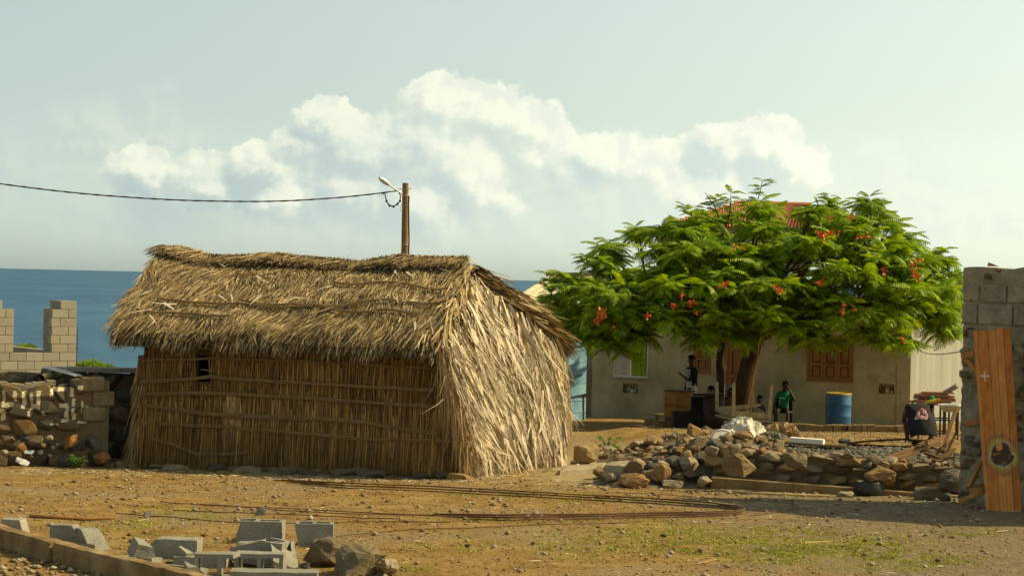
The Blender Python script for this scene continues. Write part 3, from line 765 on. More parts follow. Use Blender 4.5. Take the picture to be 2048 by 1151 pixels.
def rough_rock(name, seed, size, loc, mat, parent=None, rz=0.0, boxy=.5, amp=.12, n=26, tilt=(0, 0)):
    """a larger boulder: faceted hull, subdivided, with broken relief"""
    me = hull_mesh(name, seed, n, boxy); bm = bmesh.new(); bm.from_mesh(me)
    bmesh.ops.triangulate(bm, faces=bm.faces)
    bmesh.ops.subdivide_edges(bm, edges=bm.edges, cuts=3, use_grid_fill=True)
    r = np.random.default_rng(seed); o = r.uniform(0, 50, 3)
    from mathutils import noise
    for v in bm.verts:
        k_ = noise.fractal(Vector(v.co) * 2.3 + Vector(o), 1.0, 2.0, 5)
        v.co += v.co.normalized() * (k_ + .45 * noise.fractal(Vector(v.co) * 7.0 + Vector(o), 1.0, 2.0, 4)) * amp * .6
    bm.to_mesh(me); bm.free(); me.materials.append(mat)
    for p_ in me.polygons: p_.use_smooth = False
    return link(name, me, None, parent, loc, (tilt[0], tilt[1], rz), size)


def frame(ex, up=Vector((0, 0, 1))):
    ex = Vector(ex).normalized(); en = ex.cross(up).normalized()      # en points toward the viewer side when ex runs to the right
    return ex, en


def basis(ex, en, roll=0.0):
    up = Vector((0, 0, 1)); m = Matrix((ex, -en, up)).transposed()
    return (m @ Matrix.Rotation(roll, 3, 'Y')).to_euler()


def stone_wall(parent, P0, ex, L, zb, zt, rows, mn, depth=.26, wr=(.16, .42), skip=None, core=True, mat_core='mortar', proud=.03, core_in=.07, fill=(1.0, 1.12)):
    """coursed rubble: P0 left end of the face, ex along it; zb / zt heights as functions of s"""
    ex, en = frame(ex); P0 = Vector(P0)
    if core:
        k_ = 14; mb = MB(); up = Vector((0, 0, 1)); top = []; ring = []
        for i in range(k_ + 1):
            s = L * i / k_; b = P0 + ex * s
            f0 = Vector((b.x, b.y, zb(s) - .25)) - en * core_in; f1 = Vector((b.x, b.y, zt(s) - .03 + random.uniform(-.015, .015))) - en * core_in
            ring.append((f0, f1, f1 - en * depth * 1.1, f0 - en * depth * 1.1))
        vs_ = [p_ for r_ in ring for p_ in r_]
        fs_ = [(4 * i + j, 4 * i + 4 + j, 4 * i + 4 + (j + 1) % 4, 4 * i + (j + 1) % 4) for i in range(k_) for j in range(4)] + [(3, 2, 1, 0), (4 * k_, 4 * k_ + 1, 4 * k_ + 2, 4 * k_ + 3)]
        mb.add(vs_, [f_[::-1] for f_ in fs_]); mb.build('mortar_core', M[mat_core], parent)
    for j in range(rows):
        s = random.uniform(-.15, 0)
        while s < L:
            w = random.uniform(*wr) * (1.15 if j == 0 else 1); sc = s + w / 2
            if sc > L - .02: break
            b, t2 = zb(sc), zt(sc); h = (t2 - b) / rows
            zc_ = b + h * (j + .5) + random.uniform(-.15, .15) * h
            if not (skip and skip(sc, zc_)):
                hh = h * random.uniform(.9, 1.22); c = P0 + ex * sc
                loc = Vector((c.x, c.y, zc_)) - en * (depth / 2 - proud - random.uniform(0, .035))
                stone(parent, mn, loc, (w * random.uniform(*fill), depth, hh), basis(ex, en, random.uniform(-.22, .22)))
            s += w


# ------------------------------------------------------------------ hollow concrete blocks
def block_mesh(name, l=.39, w=.19, h=.19, cells=2, mat=None, cut=None, jag=0.0, seed=0, through=True):
    """hollow block, cells open along z; cut: list of (point, normal) broken planes"""
    bm = bmesh.new(); wt = .03; z0, z1 = -h / 2, h / 2
    xs_ = [-l / 2]; cw = (l - wt * (cells + 1)) / max(cells, 1)
    for i in range(cells): xs_ += [-l / 2 + wt + i * (cw + wt), -l / 2 + wt + i * (cw + wt) + cw]
    xs_.append(l / 2); ys_ = [-w / 2, -w / 2 + wt, w / 2 - wt, w / 2]
    if cells == 0: xs_ = [-l / 2, -l / 6, l / 6, l / 2]
    def solid(i, j): return cells == 0 or j != 1 or i % 2 == 0
    nx_, ny_ = len(xs_) - 1, 3; vg = {}
    def V_(i, j, k_):
        if (i, j, k_) not in vg: vg[i, j, k_] = bm.verts.new((xs_[i], ys_[j], (z0, z1)[k_]))
        return vg[i, j, k_]
    for i in range(nx_):
        for j in range(ny_):
            if solid(i, j):
                bm.faces.new([V_(i, j, 1), V_(i + 1, j, 1), V_(i + 1, j + 1, 1), V_(i, j + 1, 1)]); bm.faces.new([V_(i, j + 1, 0), V_(i + 1, j + 1, 0), V_(i + 1, j, 0), V_(i, j, 0)])
                for (a, b, ni, nj) in (((i, j), (i + 1, j), i, j - 1), ((i + 1, j), (i + 1, j + 1), i + 1, j), ((i + 1, j + 1), (i, j + 1), i, j + 1), ((i, j + 1), (i, j), i - 1, j)):
                    out = ni < 0 or nj < 0 or ni >= nx_ or nj >= ny_
                    if out or not solid(ni, nj): bm.faces.new([V_(*a, 0), V_(*b, 0), V_(*b, 1), V_(*a, 1)])
    for (p_, n_) in (cut or []):
        res = bmesh.ops.bisect_plane(bm, geom=bm.verts[:] + bm.edges[:] + bm.faces[:], plane_co=p_, plane_no=n_, clear_outer=True)
        eds = [e for e in res['geom_cut'] if isinstance(e, bmesh.types.BMEdge)]
        try: bmesh.ops.holes_fill(bm, edges=eds, sides=0)
        except Exception: pass
    if cells or cut:
        bmesh.ops.triangulate(bm, faces=[f_ for f_ in bm.faces if len(f_.verts) > 4])
    if jag:
        bmesh.ops.subdivide_edges(bm, edges=bm.edges, cuts=2, use_grid_fill=True)
        r = random.Random(seed)
        from mathutils import noise
        for v in bm.verts:
            q_ = Vector(v.co) * 9 + Vector((seed * 3.1, seed, 0)); v.co += Vector((noise.noise(q_), noise.noise(q_ + Vector((9, 0, 0))), noise.noise(q_ + Vector((0, 9, 0))))) * jag
    bmesh.ops.recalc_face_normals(bm, faces=bm.faces)
    me = bpy.data.meshes.new(name); bm.to_mesh(me); bm.free(); me.materials.append(mat)
    return me


def solid_block(name, l, w, h, mat, bev=.008):
    bm = bmesh.new(); bmesh.ops.create_cube(bm, size=1)
    for v in bm.verts: v.co = Vector((v.co.x * l, v.co.y * w, v.co.z * h))
    bmesh.ops.bevel(bm, geom=bm.edges[:], offset=bev, segments=1, affect='EDGES')
    me = bpy.data.meshes.new(name); bm.to_mesh(me); bm.free(); me.materials.append(mat); return me


# ================================================================== PAINTED STONE WALL ON THE LEFT
p0 = px(-70, 930, 25.15); p1 = px(216, 930, 25.75)
exL, enL = frame(Vector((p1.x - p0.x, p1.y - p0.y, 0))); LL = (Vector((p1.x, p1.y, 0)) - Vector((p0.x, p0.y, 0))).length


def painted_rock():
    m = surf('painted_rock', [(0, (.06, .05, .034)), (1, (.14, .115, .075))], 6, .9, .15, .7, 26, .02, rand=[(0, (.085, .075, .055)), (.3, (.14, .11, .07)), (.55, (.20, .13, .06)), (.8, (.26, .14, .045)), (.93, (.11, .10, .08))], rand_amt=.6)
    q = NT(m.node_tree); b = q.n['Principled BSDF']
    old = b.inputs['Base Color'].links[0].from_socket
    P = q.node('ShaderNodeNewGeometry').outputs['Position']
    P = q.vmath('ADD', P, q.vmath('MULTIPLY', q.vmath('SUBTRACT', q.noise(P, 14, 4, .7, color=True), (.5, .5, .5)), (.05, 0, .05)))
    acc = None
    # brush strokes of the lettering: photo x0, y0, x1, y1 of each stroke
    for (x0, y0, x1, y1) in ((-2, 780, 7, 814), (12, 778, 19, 811), (14, 803, 35, 811), (33, 779, 40, 800), (48, 780, 56, 815), (63, 783, 70, 817), (68, 806, 79, 815), (76, 780, 84, 818),
                             (101, 778, 107, 793), (103, 774, 128, 782), (136, 775, 143, 794), (139, 797, 146, 813), (116, 807, 132, 815), (127, 812, 135, 842), (121, 837, 133, 844), (140, 816, 147, 840),
                             (163, 813, 169, 842), (183, 812, 189, 840), (8, 815, 18, 838), (60, 820, 65, 833), (84, 820, 91, 829), (152, 772, 164, 780), (156, 803, 161, 826), (100, 846, 116, 850), (150, 843, 166, 848)):
        a = px(x0, y1, 25.5); c = px(x1, y0, 25.5)
        cen = ((a.x + c.x) / 2, 0, (a.z + c.z) / 2); hx, hz = abs(c.x - a.x) / 2, abs(c.z - a.z) / 2
        s = q.vmath('MULTIPLY', q.vmath('ABSOLUTE', q.vmath('SUBTRACT', P, cen)), (1 / hx, 0, 1 / hz))
        xx, yy, zz = q.sep(s)[:3]; f_ = q.math('MAXIMUM', xx, zz)
        acc = f_ if acc is None else q.math('MINIMUM', acc, f_)
    wear = q.noise(P, 30, 4, .7)
    k_ = q.math('MULTIPLY', q.math('LESS_THAN', acc, 1.0), q.sstep(wear, .24, .36))
    q.put(b.inputs['Base Color'], q.mix(k_, old, (.66, .57, .38)))
    return m


M['painted_rock'] = painted_rock()
ROCK['painted_rock'] = [hull_mesh('stone', 140 + i, 30, .8, M['painted_rock']) for i in range(10)]
lw = empty('stone_wall', (p0 + p1) / 2, 'rubble stone wall with worn cream painted letters and block quoins', 'wall')
zbL = lambda s: g(p0.x + exL.x * s, p0.y + exL.y * s)
zL = lambda s: .70 + .09 * float(sm(s, 1.25, 1.45)) + .02 * math.sin(s * 7)
qs = LL - .36          # the quoin of concrete blocks begins here
stone_wall(lw, p0, exL, LL, zbL, zL, 5, 'painted_rock', .30, (.15, .36), skip=lambda s, z: s > qs and z > .13, proud=.03, core_in=.035, fill=(1.1, 1.25), mat_core='painted_rock')
bt = solid_block('quoin_block', .34, .22, .185, M['painted_rock'] if False else M['block_tan'], .018)
for (x_, y_, w_) in ((186, 768, .30), (208, 798, .28), (188, 828, .30), (150, 700, 0)):
    if not w_: continue
    c = px(x_, y_, 25.68); s = (Vector((c.x, c.y, 0)) - Vector((p0.x, p0.y, 0))).dot(exL); b = Vector((p0.x, p0.y, 0)) + exL * s
    link('quoin_block', bt, None, lw, Vector((b.x, b.y, c.z)) - enL * .10, basis(exL, enL, random.uniform(-.02, .02)), (w_ / .34, 1, 1))
mb = MB()        # cement smeared along the top
k_ = 12
for i in range(k_):
    s = (LL - .75) * i / k_ + .1; b = p0 + exL * s
    mb.box((b.x - enL.x * .16, b.y - enL.y * .16, zL(s) + random.uniform(-.005, .02)), ((LL - .75) / k_ * 1.25, .26, .06), Matrix.Rotation(math.atan2(exL.y, exL.x) + random.uniform(-.1, .1), 3, 'Z') @ Matrix.Rotation(random.uniform(-.08, .08), 3, 'Y'))
mb.build('cement_capping', M['plaster_dark'], lw)
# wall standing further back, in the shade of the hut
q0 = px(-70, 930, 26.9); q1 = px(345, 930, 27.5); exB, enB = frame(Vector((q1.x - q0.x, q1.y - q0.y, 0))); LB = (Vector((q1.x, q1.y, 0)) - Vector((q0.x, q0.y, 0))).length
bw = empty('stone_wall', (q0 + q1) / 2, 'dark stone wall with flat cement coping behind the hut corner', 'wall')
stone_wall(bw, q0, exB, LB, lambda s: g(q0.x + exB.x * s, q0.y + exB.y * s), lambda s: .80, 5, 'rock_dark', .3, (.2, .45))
mb = MB(); a = q0 + exB * 1.05; b = q0 + exB * LB
for i in range(7):
    s0_ = a.lerp(b, i / 7 + .002); s1_ = a.lerp(b, (i + 1) / 7 - .002)
    s0_.z = s1_.z = .83 + random.uniform(-.008, .008); mb.bar(s0_ - enB * .12, s1_ - enB * .12, .40 + random.uniform(-.02, .02), .055)
mb.build('coping', M['block_pale'], bw)
# things lying on the wall
a = px(92, 733, 26.3); b = px(157, 751, 25.75)
mb = MB(); w = (b - a).normalized().cross(Vector((0, 0, 1))).normalized() * .035
for k_, off in enumerate((-1, 0, 1)):
    mb.bar(a + w * off * 1.0, b + w * off * 1.0, .034, .006 + .012 * (k_ != 1))
tag(mb.build('metal_strip', M['galv']), 'bright galvanised metal strip lying slantwise on the stone wall', 'metal strip')
c = px(82, 756, 25.9); mb = MB(); ax = Vector((.25, .95, .1)).normalized()
mb.tube([c, c + ax * .5], .052, 14, caps=False); mb.tube([c, c + ax * .5], .043, 14, caps=False); tag(mb.build('pipe', M['block_tan']), 'short open clay pipe on top of the painted wall', 'pipe')
# fallen stones at its foot
sc_ = empty('fallen_stones', px(90, 925, 25.0), 'loose stones fallen along the foot of the painted wall', 'stones')
for (x_, y_, w_, mn) in ((142, 882, .235, 'o'), (45, 895, .19, 'o'), (70, 880, .25, 'rock_dark'), (110, 918, .20, 'rock_dark'), (130, 922, .26, 'rock_dark'), (134, 935, .14, 'rock_pale'), (165, 940, .16, 'o'), (107, 897, .17, 'rock_dark'),
                         (205, 915, .25, 'o'), (190, 888, .3, 'rock_dark'), (8, 905, .15, 'rock_pale'), (100, 910, .09, 'rock_pale'), (80, 905, .12, 'rock_dark'), (85, 890, .10, 'rock'), (28, 915, .10, 'rock_dark'), (16, 880, .2, 'rock_dark'),
                         (222, 940, .14, 'rock'), (98, 875, .13, 'rock_pale'), (62, 912, .08, 'rock'), (115, 890, .09, 'rock'), (150, 918, .1, 'rock'), (240, 930, .2, 'rock_dark'), (262, 942, .18, 'rock_dark'), (290, 946, .12, 'rock_dark'), (250, 955, .1, 'rock')):
    w_ *= random.uniform(.72, .85); d_ = 25.1 + random.uniform(-.06, .06) + x_ * .0012
    loc = px(x_, y_, d_); loc.z = max(loc.z, g(loc.x, loc.y) + w_ * .2)
    if mn == 'o':
        o = link('stone', random.choice(ROCK['rock_dark']), None, sc_, loc, (random.uniform(0, 6), .2, random.uniform(0, 6)), (w_ * 1.05, w_ * .8, w_ * .78))
        if 'ochre_rock' not in M: M['ochre_rock'] = surf('ochre_rock', [(0, (.20, .095, .03)), (1, (.34, .17, .055))], 5, .9, .15, .6, 30, .02)
        o.material_slots[0].link = 'OBJECT'; o.material_slots[0].material = M['ochre_rock']
    else: stone(sc_, mn, loc, (w_ * 1.1, w_ * .8, w_ * .7), (random.uniform(-.3, .3), random.uniform(-.3, .3), random.uniform(0, 6)))
# litter
for (x_, y_, lab, col, sz) in ((58, 908, 'pale blue scrap of plastic among the fallen stones', (.42, .50, .52), .07), (45, 924, 'crumpled white wrapper on the ground below the painted wall', (.62, .60, .58), .10)):
    c = px(x_, y_, 24.9); c.z = max(c.z, g(c.x, c.y) + .02); mb = MB(); r = random.Random(x_)
    gr = [[c + Vector(((i / 4 - .5) * sz * 1.6 + r.uniform(-1, 1) * .008, (j / 3 - .5) * sz * .6, sz * .5 * (j / 3) - sz * .5 * i / 4 * (sz > .08) + r.uniform(0, .02))) for i in range(5)] for j in range(4)]
    mb.add([p_ for r_ in gr for p_ in r_], [(j * 5 + i, j * 5 + i + 1, j * 5 + i + 6, j * 5 + i + 5) for j in range(3) for i in range(4)])
    tag(mb.build('plastic_scrap', surf('litter', [(0, tuple(v * .85 for v in col)), (1, col)], 20, .5, .4, 0)), lab, 'litter')

# ================================================================== UNFINISHED BLOCK BUILDING BY THE SEA
K = px(151, 740, 46.0); exW = Vector((.82, .57, 0)).normalized(); enW = exW.cross(Vector((0, 0, 1))); exS = Vector((-.57, .82, 0)).normalized()
bb = empty('block_building', (K.x, K.y, g(K.x, K.y)), 'unfinished grey concrete block walls with a window gap against the sea', 'building')
blk = solid_block('block', .388, .19, .188, M['block_pale'], .006); half = solid_block('block', .188, .19, .188, M['block_pale'], .006)
zg = g(K.x, K.y) - .1; ch = .198; ztop = 1.47; ncr = int(round((ztop - zg) / ch)); zg = ztop - ncr * ch
sill = px(108, 701, 46.3).z; ksill = int(round((sill - zg) / ch))
def course(k_, base, ex, spans, ang):
    """spans: (from, to) distances from the corner K along -ex / ex"""
    for (a, b) in spans:
        s = a + (0 if k_ % 2 else -.2)
        while s < b - .05:
            lo, hi = max(s, a), min(s + .398, b)
            if hi - lo > .08:
                c = base + ex * ((lo + hi) / 2); ln = hi - lo - .01
                link('block', blk if ln > .25 else half, None, bb, (c.x, c.y, zg + ch * (k_ + .5)), (random.uniform(-.006, .006), random.uniform(-.006, .006), ang + random.uniform(-.01, .01)), (ln / (.388 if ln > .25 else .188), 1, 1))
            s += .398
angW = math.atan2(exW.y, exW.x); angS = math.atan2(exS.y, exS.x)
for k_ in range(ncr):
    spans = [(0, 3.2)] if k_ < ksill else [(0, .62), (1.50, 3.2)]
    if k_ == ncr - 1: spans = [(0, .40), (1.78, 3.2)]
    course(k_, K - enW * .1, -exW, spans, angW)
    course(k_, K + exS * .2 - exW * .1, exS, [(0, 1.35)] if k_ < ncr - 1 else [(0, .95)], angS) if k_ >= ksill else course(k_, K + exS * .2 - exW * .1, exS, [(0, 4.2)], angS)
    if k_ <= ksill: course(k_, K + exS * 4.3 - enW * .1, -exW, [(0, 3.2)], angW)
mb = MB(); mb.bar(K - exW * 3.2 - enW * .1 + Vector((0, 0, zg - K.z)), K - exW * .01 - enW * .1 + Vector((0, 0, zg - K.z)), .17, .001)
mz = zg
mb = MB()
a = K - exW * 3.19 - enW * .1; b = K - exW * .012 - enW * .1
for lo, hi, z1 in ((0, 3.19, zg + ch * ksill - .01), (0.01, .60, zg + ch * (ncr - 1) - .01), (1.52, 3.19, zg + ch * (ncr - 1) - .01)):
    u, w = K - exW * lo - enW * .1, K - exW * hi - enW * .1
    mb.box(((u.x + w.x) / 2, (u.y + w.y) / 2, (zg - .3 + z1) / 2), (hi - lo - .02, .165, z1 - zg + .3), Matrix.Rotation(angW, 3, 'Z'))
mb.build('mortar_joints', M['block_tan'], bb)
rb = empty('starter_bars', px(153, 735, 46.2), 'thin rusty steel bars standing up beside the block pier', 'steel bars')
for x_, y0 in ((150.5, 653), (155.5, 656)):
    MB().tube([px(x_, y0, 46.3), px(x_ - 2.5, 742, 46.3)], .012, 6).build('bar', M['rust'], rb)
MB().tube([px(149, 697, 46.3), px(155, 697, 46.3)], .012, 6).build('stirrup', M['rust'], rb)


# ------------------------------------------------------------------ small leafy growth
def leafmat(name, a, b, c2, transl=.35):
    m, q, bs = newmat(name, .5, .3)
    geo = q.node('ShaderNodeNewGeometry')
    col = q.ramp(geo.outputs['Random Per Island'], [(0, a), (.6, b), (1, c2)])
    n = q.noise(geo.outputs['Position'], 1.3, 3, .6)
    col = q.mix(.7, col, q.ramp(n, [(.3, (.62, .66, .6)), (.7, (1.2, 1.15, 1.0))]), 'MULTIPLY')
    q.put(bs.inputs['Base Color'], col)
    tr = q.node('ShaderNodeBsdfTranslucent'); q.put(tr.inputs['Color'], q.mix(1.0, col, (1.5, 1.35, .5), 'MULTIPLY'))
    mx = q.node('ShaderNodeMixShader'); mx.inputs[0].default_value = transl
    q.l.new(bs.outputs[0], mx.inputs[1]); q.l.new(tr.outputs[0], mx.inputs[2])
    q.l.new(mx.outputs[0], q.n['Material Output'].inputs['Surface'])
    return m


M['leaf'] = leafmat('leaf', (.045, .12, .012), (.085, .19, .02), (.14, .25, .03))
M['shrub'] = leafmat('shrub', (.10, .19, .012), (.17, .27, .02), (.24, .33, .03))
M['weed'] = leafmat('weed', (.17, .19, .02), (.30, .30, .028), (.42, .37, .05), .25)


def bush(c, rx, ry, rz, n, lab, seed, lw_=.05, mat='shrub'):
    r = np.random.default_rng(seed); root = empty('shrub', c, lab, 'shrub')
    d = unit(r.normal(size=(n, 3))); d[:, 2] = np.abs(d[:, 2]); rad = r.uniform(.55, 1.0, (n, 1)) * (.8 + .4 * vnoise(d[:, 0] * 3 + 5, d[:, 1] * 3, seed))[:, None]
    p = A(c) + d * rad * A([rx, ry, rz])
    v, f = strips(p, d + r.normal(0, .6, (n, 3)), r.normal(size=(n, 3)) + A([0, 0, .6]), r.uniform(lw_, lw_ * 2.6, n), r.uniform(lw_ * .35, lw_ * .8, n), 2, droop=.2, tip=.1)
    tag(np_mesh('foliage', v, f, M[mat], root), kind='stuff')
    mb = MB()
    for i in range(7):
        e = A(c) + d[i] * A([rx, ry, rz]) * .8; mb.tube([Vector(c) - Vector((0, 0, .15)), Vector(A(c) * .4 + e * .6) + Vector((0, 0, .03)), Vector(e)], [.02, .014, .006], 5)
    mb.build('stems', M['bark'], root)
    return root
for (x_, y_, d_, rx, rz, lab, sd_) in ((180, 737, 52, .42, .22, 'bright green shrub between the block pier and the hut', 3), (208, 738, 53, .3, .1, 'low green shrub growing close to the hut eave', 4), (52, 698, 56, .26, .12, 'green shrub seen through the window gap of the block wall', 5), (30, 699, 56, .16, .08, 'tiny green shrub at left of the window gap', 6)):
    c = px(x_, y_, d_); zz = g(c.x, c.y)
    r_ = bush((c.x, c.y, c.z), rx, .5, rz, 900, lab, sd_)
    if c.z > zz + .1: MB().tube([(c.x, c.y, zz), (c.x, c.y, c.z)], [.05, .03], 6).build('stem', M['bark'], r_)
def leafy_plant(name, c, r0, n, lab, seed, big=.09):
    r = np.random.default_rng(seed); root = empty(name, c, lab, 'plant'); az = r.uniform(0, 6.28, n); rad = r.uniform(.1, 1, n) * r0
    p = A(c) + np.stack([np.cos(az) * rad, np.sin(az) * rad * .6, r.uniform(.03, r0 * 1.1, n)], 1)
    v, f = strips(p, np.stack([np.cos(az), np.sin(az), r.uniform(-.3, .5, n)], 1), np.stack([r.normal(0, .4, n), r.normal(0, .4, n), np.ones(n)], 1), r.uniform(big * .7, big * 1.3, n), r.uniform(big * .6, big * .9, n), 3, droop=.25, tip=.15)
    k_ = 8
    for i in range(n): np_mesh('leaf', v[i * k_:(i + 1) * k_], f[i * 3:(i + 1) * 3] - i * k_, M['leaf'], root)
    mb = MB()
    for i in range(n): mb.tube([Vector(c), Vector(p[i])], .004, 4)
    mb.build('stalks', M['leaf'], root)
c = gp(152, 930); c = px(152, 918, 25.0); c.z = g(c.x, c.y) + .02
leafy_plant('weed_plant', c, .15, 26, 'broad-leaved green plant at the foot of the painted wall', 8, .075)

# ================================================================== UTILITY POLE
DP = 52.0
pb = px(812, 515, DP); pb.z = g(pb.x, pb.y); ptop = px(811, 366, DP)
pole = empty('utility_pole', pb, 'wooden utility pole with a street lamp rising behind the hut roof', 'utility pole')
mb = MB(); mb.tube([pb - Vector((0, 0, .3)), pb.lerp(ptop, .5), ptop], [.105, .095, .082], 14); mb.build('post', M['wood_old'], pole)
for y_ in (391, 411, 489): 
    c = px(811, y_, DP); MB().tube([c + Vector((math.cos(a_) * .094, math.sin(a_) * .094, 0)) for a_ in np.linspace(0, 2 * math.pi, 15)], .008, 5).build('strap', M['galv'], pole)
MB().tube([px(797, 378, DP - .1), px(823, 377, DP)], .012, 6).build('bolt', M['galv'], pole)
MB().tube([px(818, 392, DP - .09), px(817, 410, DP - .1), px(818, 480, DP - .11), px(817, 515, DP - .11), px(816, 640, DP - .11)], .02, 6).build('riser_cable', M['black_cable'], pole)
arm0, arm1 = px(804, 388, DP - .1), px(775, 367, DP - .35)
lamp = MB().tube([arm0, arm1], .022, 8).build('lamp_arm', M['white'], pole)
d_ = (arm1 - arm0).normalized(); mb = MB(); h0 = arm1 - d_ * .05
mb.tube([h0, h0 + d_ * .1, h0 + d_ * .22, h0 + d_ * .34], [.04, .065, .07, .03], 10); mb.build('lamp_head', M['galv'], pole)
cp = [px(x_, y_, DP - .15) for x_, y_ in ((796, 381), (801, 391), (800, 402), (795, 408), (787, 413), (779, 411), (773, 402), (770, 388), (760, 386), (752, 387))]
lp = MB().tube(cp, [.016] * 8 + [.008, .004], 6).build('cable_loop', M['black_cable'], pole)
mb = MB()
for i in (3, 4, 5, 6, 2): mb.box(cp[i], (.05, .05, .06))
for k_ in range(6): mb.tube([cp[8] + Vector((.05 * k_ - .05, 0, .02)), cp[8] + Vector((.05 * k_ - .07, 0, -.05)), cp[8] + Vector((.05 * k_ - .06, .02, -.09))], .004, 4)
mb.tube([px(804, 408, DP - .1), px(800, 415, DP - .1), px(801, 421, DP - .1), px(805, 420, DP - .1)], .006, 4)
mb.build('connectors', M['black_cable'], pole)
pts = []
for i in range(41):
    q_ = i / 40; x_ = 797 - q_ * 1150
    y_ = 381 + 22.5 * 4 * min(q_, 1.2) * 0 + (402.8 - 381) * (1 - ((x_ - 500) / 297) ** 2) if x_ > 500 else 402.8 - 35.5 * ((500 - x_) / 500) ** 2
    pts.append(px(x_, y_, DP - .1 - q_ * 6))
mb = MB()
for ph in (0, 2.1, 4.2):
    mb.tube([p_ + Vector((0, math.cos(i * 2.4 + ph), math.sin(i * 2.4 + ph))) * .012 for i, p_ in enumerate(pts)], .012, 5, caps=False)
tag(mb.build('power_line', M['black_cable']), 'black twisted power line sagging from the pole to the left', 'cable')


# ================================================================== HOUSE BEHIND THE TREE
def facade(P0, ex, L, z0, z1, th, holes, jitter=0):
    """one wall with real openings; holes (s0, s1, za, zb[, depth]) ; returns MB"""
    ex, en = frame(ex); P0 = Vector(P0); mb = MB()
    ss = sorted({0, L, *[h[0] for h in holes], *[h[1] for h in holes]}); zs = sorted({z0, z1, *[h[2] for h in holes], *[h[3] for h in holes]})
    def p(s, z, k_=0.0):
        b = P0 + ex * s - en * k_; return Vector((b.x, b.y, z))
    def inh(s, z):
        return next((h for h in holes if h[0] < s < h[1] and h[2] < z < h[3]), None)
    for i in range(len(ss) - 1):
        for j in range(len(zs) - 1):
            h = inh((ss[i] + ss[i + 1]) / 2, (zs[j] + zs[j + 1]) / 2)
            a, b, c, d = ss[i], ss[i + 1], zs[j], zs[j + 1]
            if h is None: mb.add([p(a, c), p(b, c), p(b, d), p(a, d)], [(0, 1, 2, 3)])
            if h is None or len(h) < 5: 
                if h is None: mb.add([p(a, c, th), p(b, c, th), p(b, d, th), p(a, d, th)], [(3, 2, 1, 0)])
    for h in holes:
        dp = h[4] if len(h) > 4 else th
        a, b, c, d = h[:4]
        for (u, w) in (((a, c), (a, d)), ((a, d), (b, d)), ((b, d), (b, c)), ((b, c), (a, c))):
            mb.add([p(*u), p(*w), p(*w, dp), p(*u, dp)], [(0, 1, 2, 3)])
        if len(h) > 4: mb.add([p(a, c, dp), p(b, c, dp), p(b, d, dp), p(a, d, dp)], [(0, 1, 2, 3)])
    for (u, w) in (((0, z0), (0, z1)), ((0, z1), (L, z1)), ((L, z1), (L, z0))):
        mb.add([p(*u, th), p(*w, th), p(*w), p(*u)], [(0, 1, 2, 3)])
    return mb


M['plaster'] = surf('plaster', [(0, (.25, .20, .11)), (.5, (.36, .305, .18)), (1, (.45, .385, .235))], 1.1, .92, .12, .3, 22, .01, coords='World', detail=8, speck=(1.4, .58, (.22, .18, .105), .6))
M['plaster_lit'] = surf('plaster_lit_side', [(0, (.22, .215, .18)), (1, (.32, .31, .26))], 1.6, .92, .12, .3, 22, .01, coords='World', stretch=(1, 1, .35), speck=(3.0, .6, (.22, .20, .15), .45))  # house plaster copied for the sunlit side, colour offset for the warm sun
HR = px(1819, 850, 48.0); al_ = R_(20); exH = Vector((math.cos(al_), -math.sin(al_), 0)); enH = exH.cross(Vector((0, 0, 1)))
HL_len = 8.25; HL = HR - exH * HL_len
zb_ = -1.55; zt_ = 1.95
house = empty('house', (HR.x, HR.y, -1.3), 'low grey plastered house with brown shutters standing behind the tree', 'house')
def hs_(x, y, off=0.0):
    """photo position to (s, z) on the house front"""
    o = Vector((HR.x, HR.y, 0)); a = px(x, y, 1.0) - Vector((0, 0, ZC)); tt_ = (o - Vector((0, 0, ZC))).dot(enH) / a.dot(enH)
    q_ = Vector((0, 0, ZC)) + a * tt_; return ((Vector((q_.x, q_.y, 0)) - Vector((HL.x, HL.y, 0))).dot(exH), q_.z)
def hole(x0, y0, x1, y1, *e):
    a = hs_(x0, y1); b = hs_(x1, y0); return (a[0], b[0], a[1], b[1], *e)
WN1 = hole(1226, 668, 1297, 752); SH1 = hole(1386, 678, 1423, 746); DR = hole(1449, 668, 1507, 826); SH2 = hole(1613, 672, 1709, 762); NI1 = hole(1245, 767, 1276, 785, .16); NI2 = hole(1757, 768, 1789, 786, .16)
DR = (DR[0], DR[1], -1.19, DR[3])
facade(HL, exH, HL_len, zb_, zt_, .2, [WN1, SH1, DR, SH2, NI1, NI2]).build('front_wall', M['plaster'], house)
exR = Vector((-enH.x, -enH.y, 0))
facade(HR + exH * .003, exR, 10.0, zb_, zt_, .2, []).build('side_wall', M['plaster_lit'], house)
facade(HL + exR * 7.5, -exR, 7.5, zb_, zt_, .2, []).build('side_wall', M['plaster'], house)
facade(HR + exR * 7.5, -exH, HL_len, zb_, zt_, .2, []).build('back_wall', M['plaster'], house)
mb = MB(); rc = (HL + HR) / 2 + exR * 3.75; mb.box((rc.x, rc.y, zt_ - .14), (HL_len - .41, 7.5 - .41, .14), Matrix.Rotation(-al_, 3, 'Z')); mb.build('roof_slab', M['concrete'], house)
mb = MB(); mb.box((rc.x, rc.y, -1.35), (HL_len - .41, 7.5 - .41, .1), Matrix.Rotation(-al_, 3, 'Z')); mb.build('floor_slab', M['concrete'], house)
# corner strip, slightly proud, and a plinth line
mb = MB(); b = HR - exH * .16 + enH * .012
mb.box((b.x, b.y, .2), (.32, .02, 3.4), Matrix.Rotation(-al_, 3, 'Z')); mb.build('corner_render', M['plaster'], house)


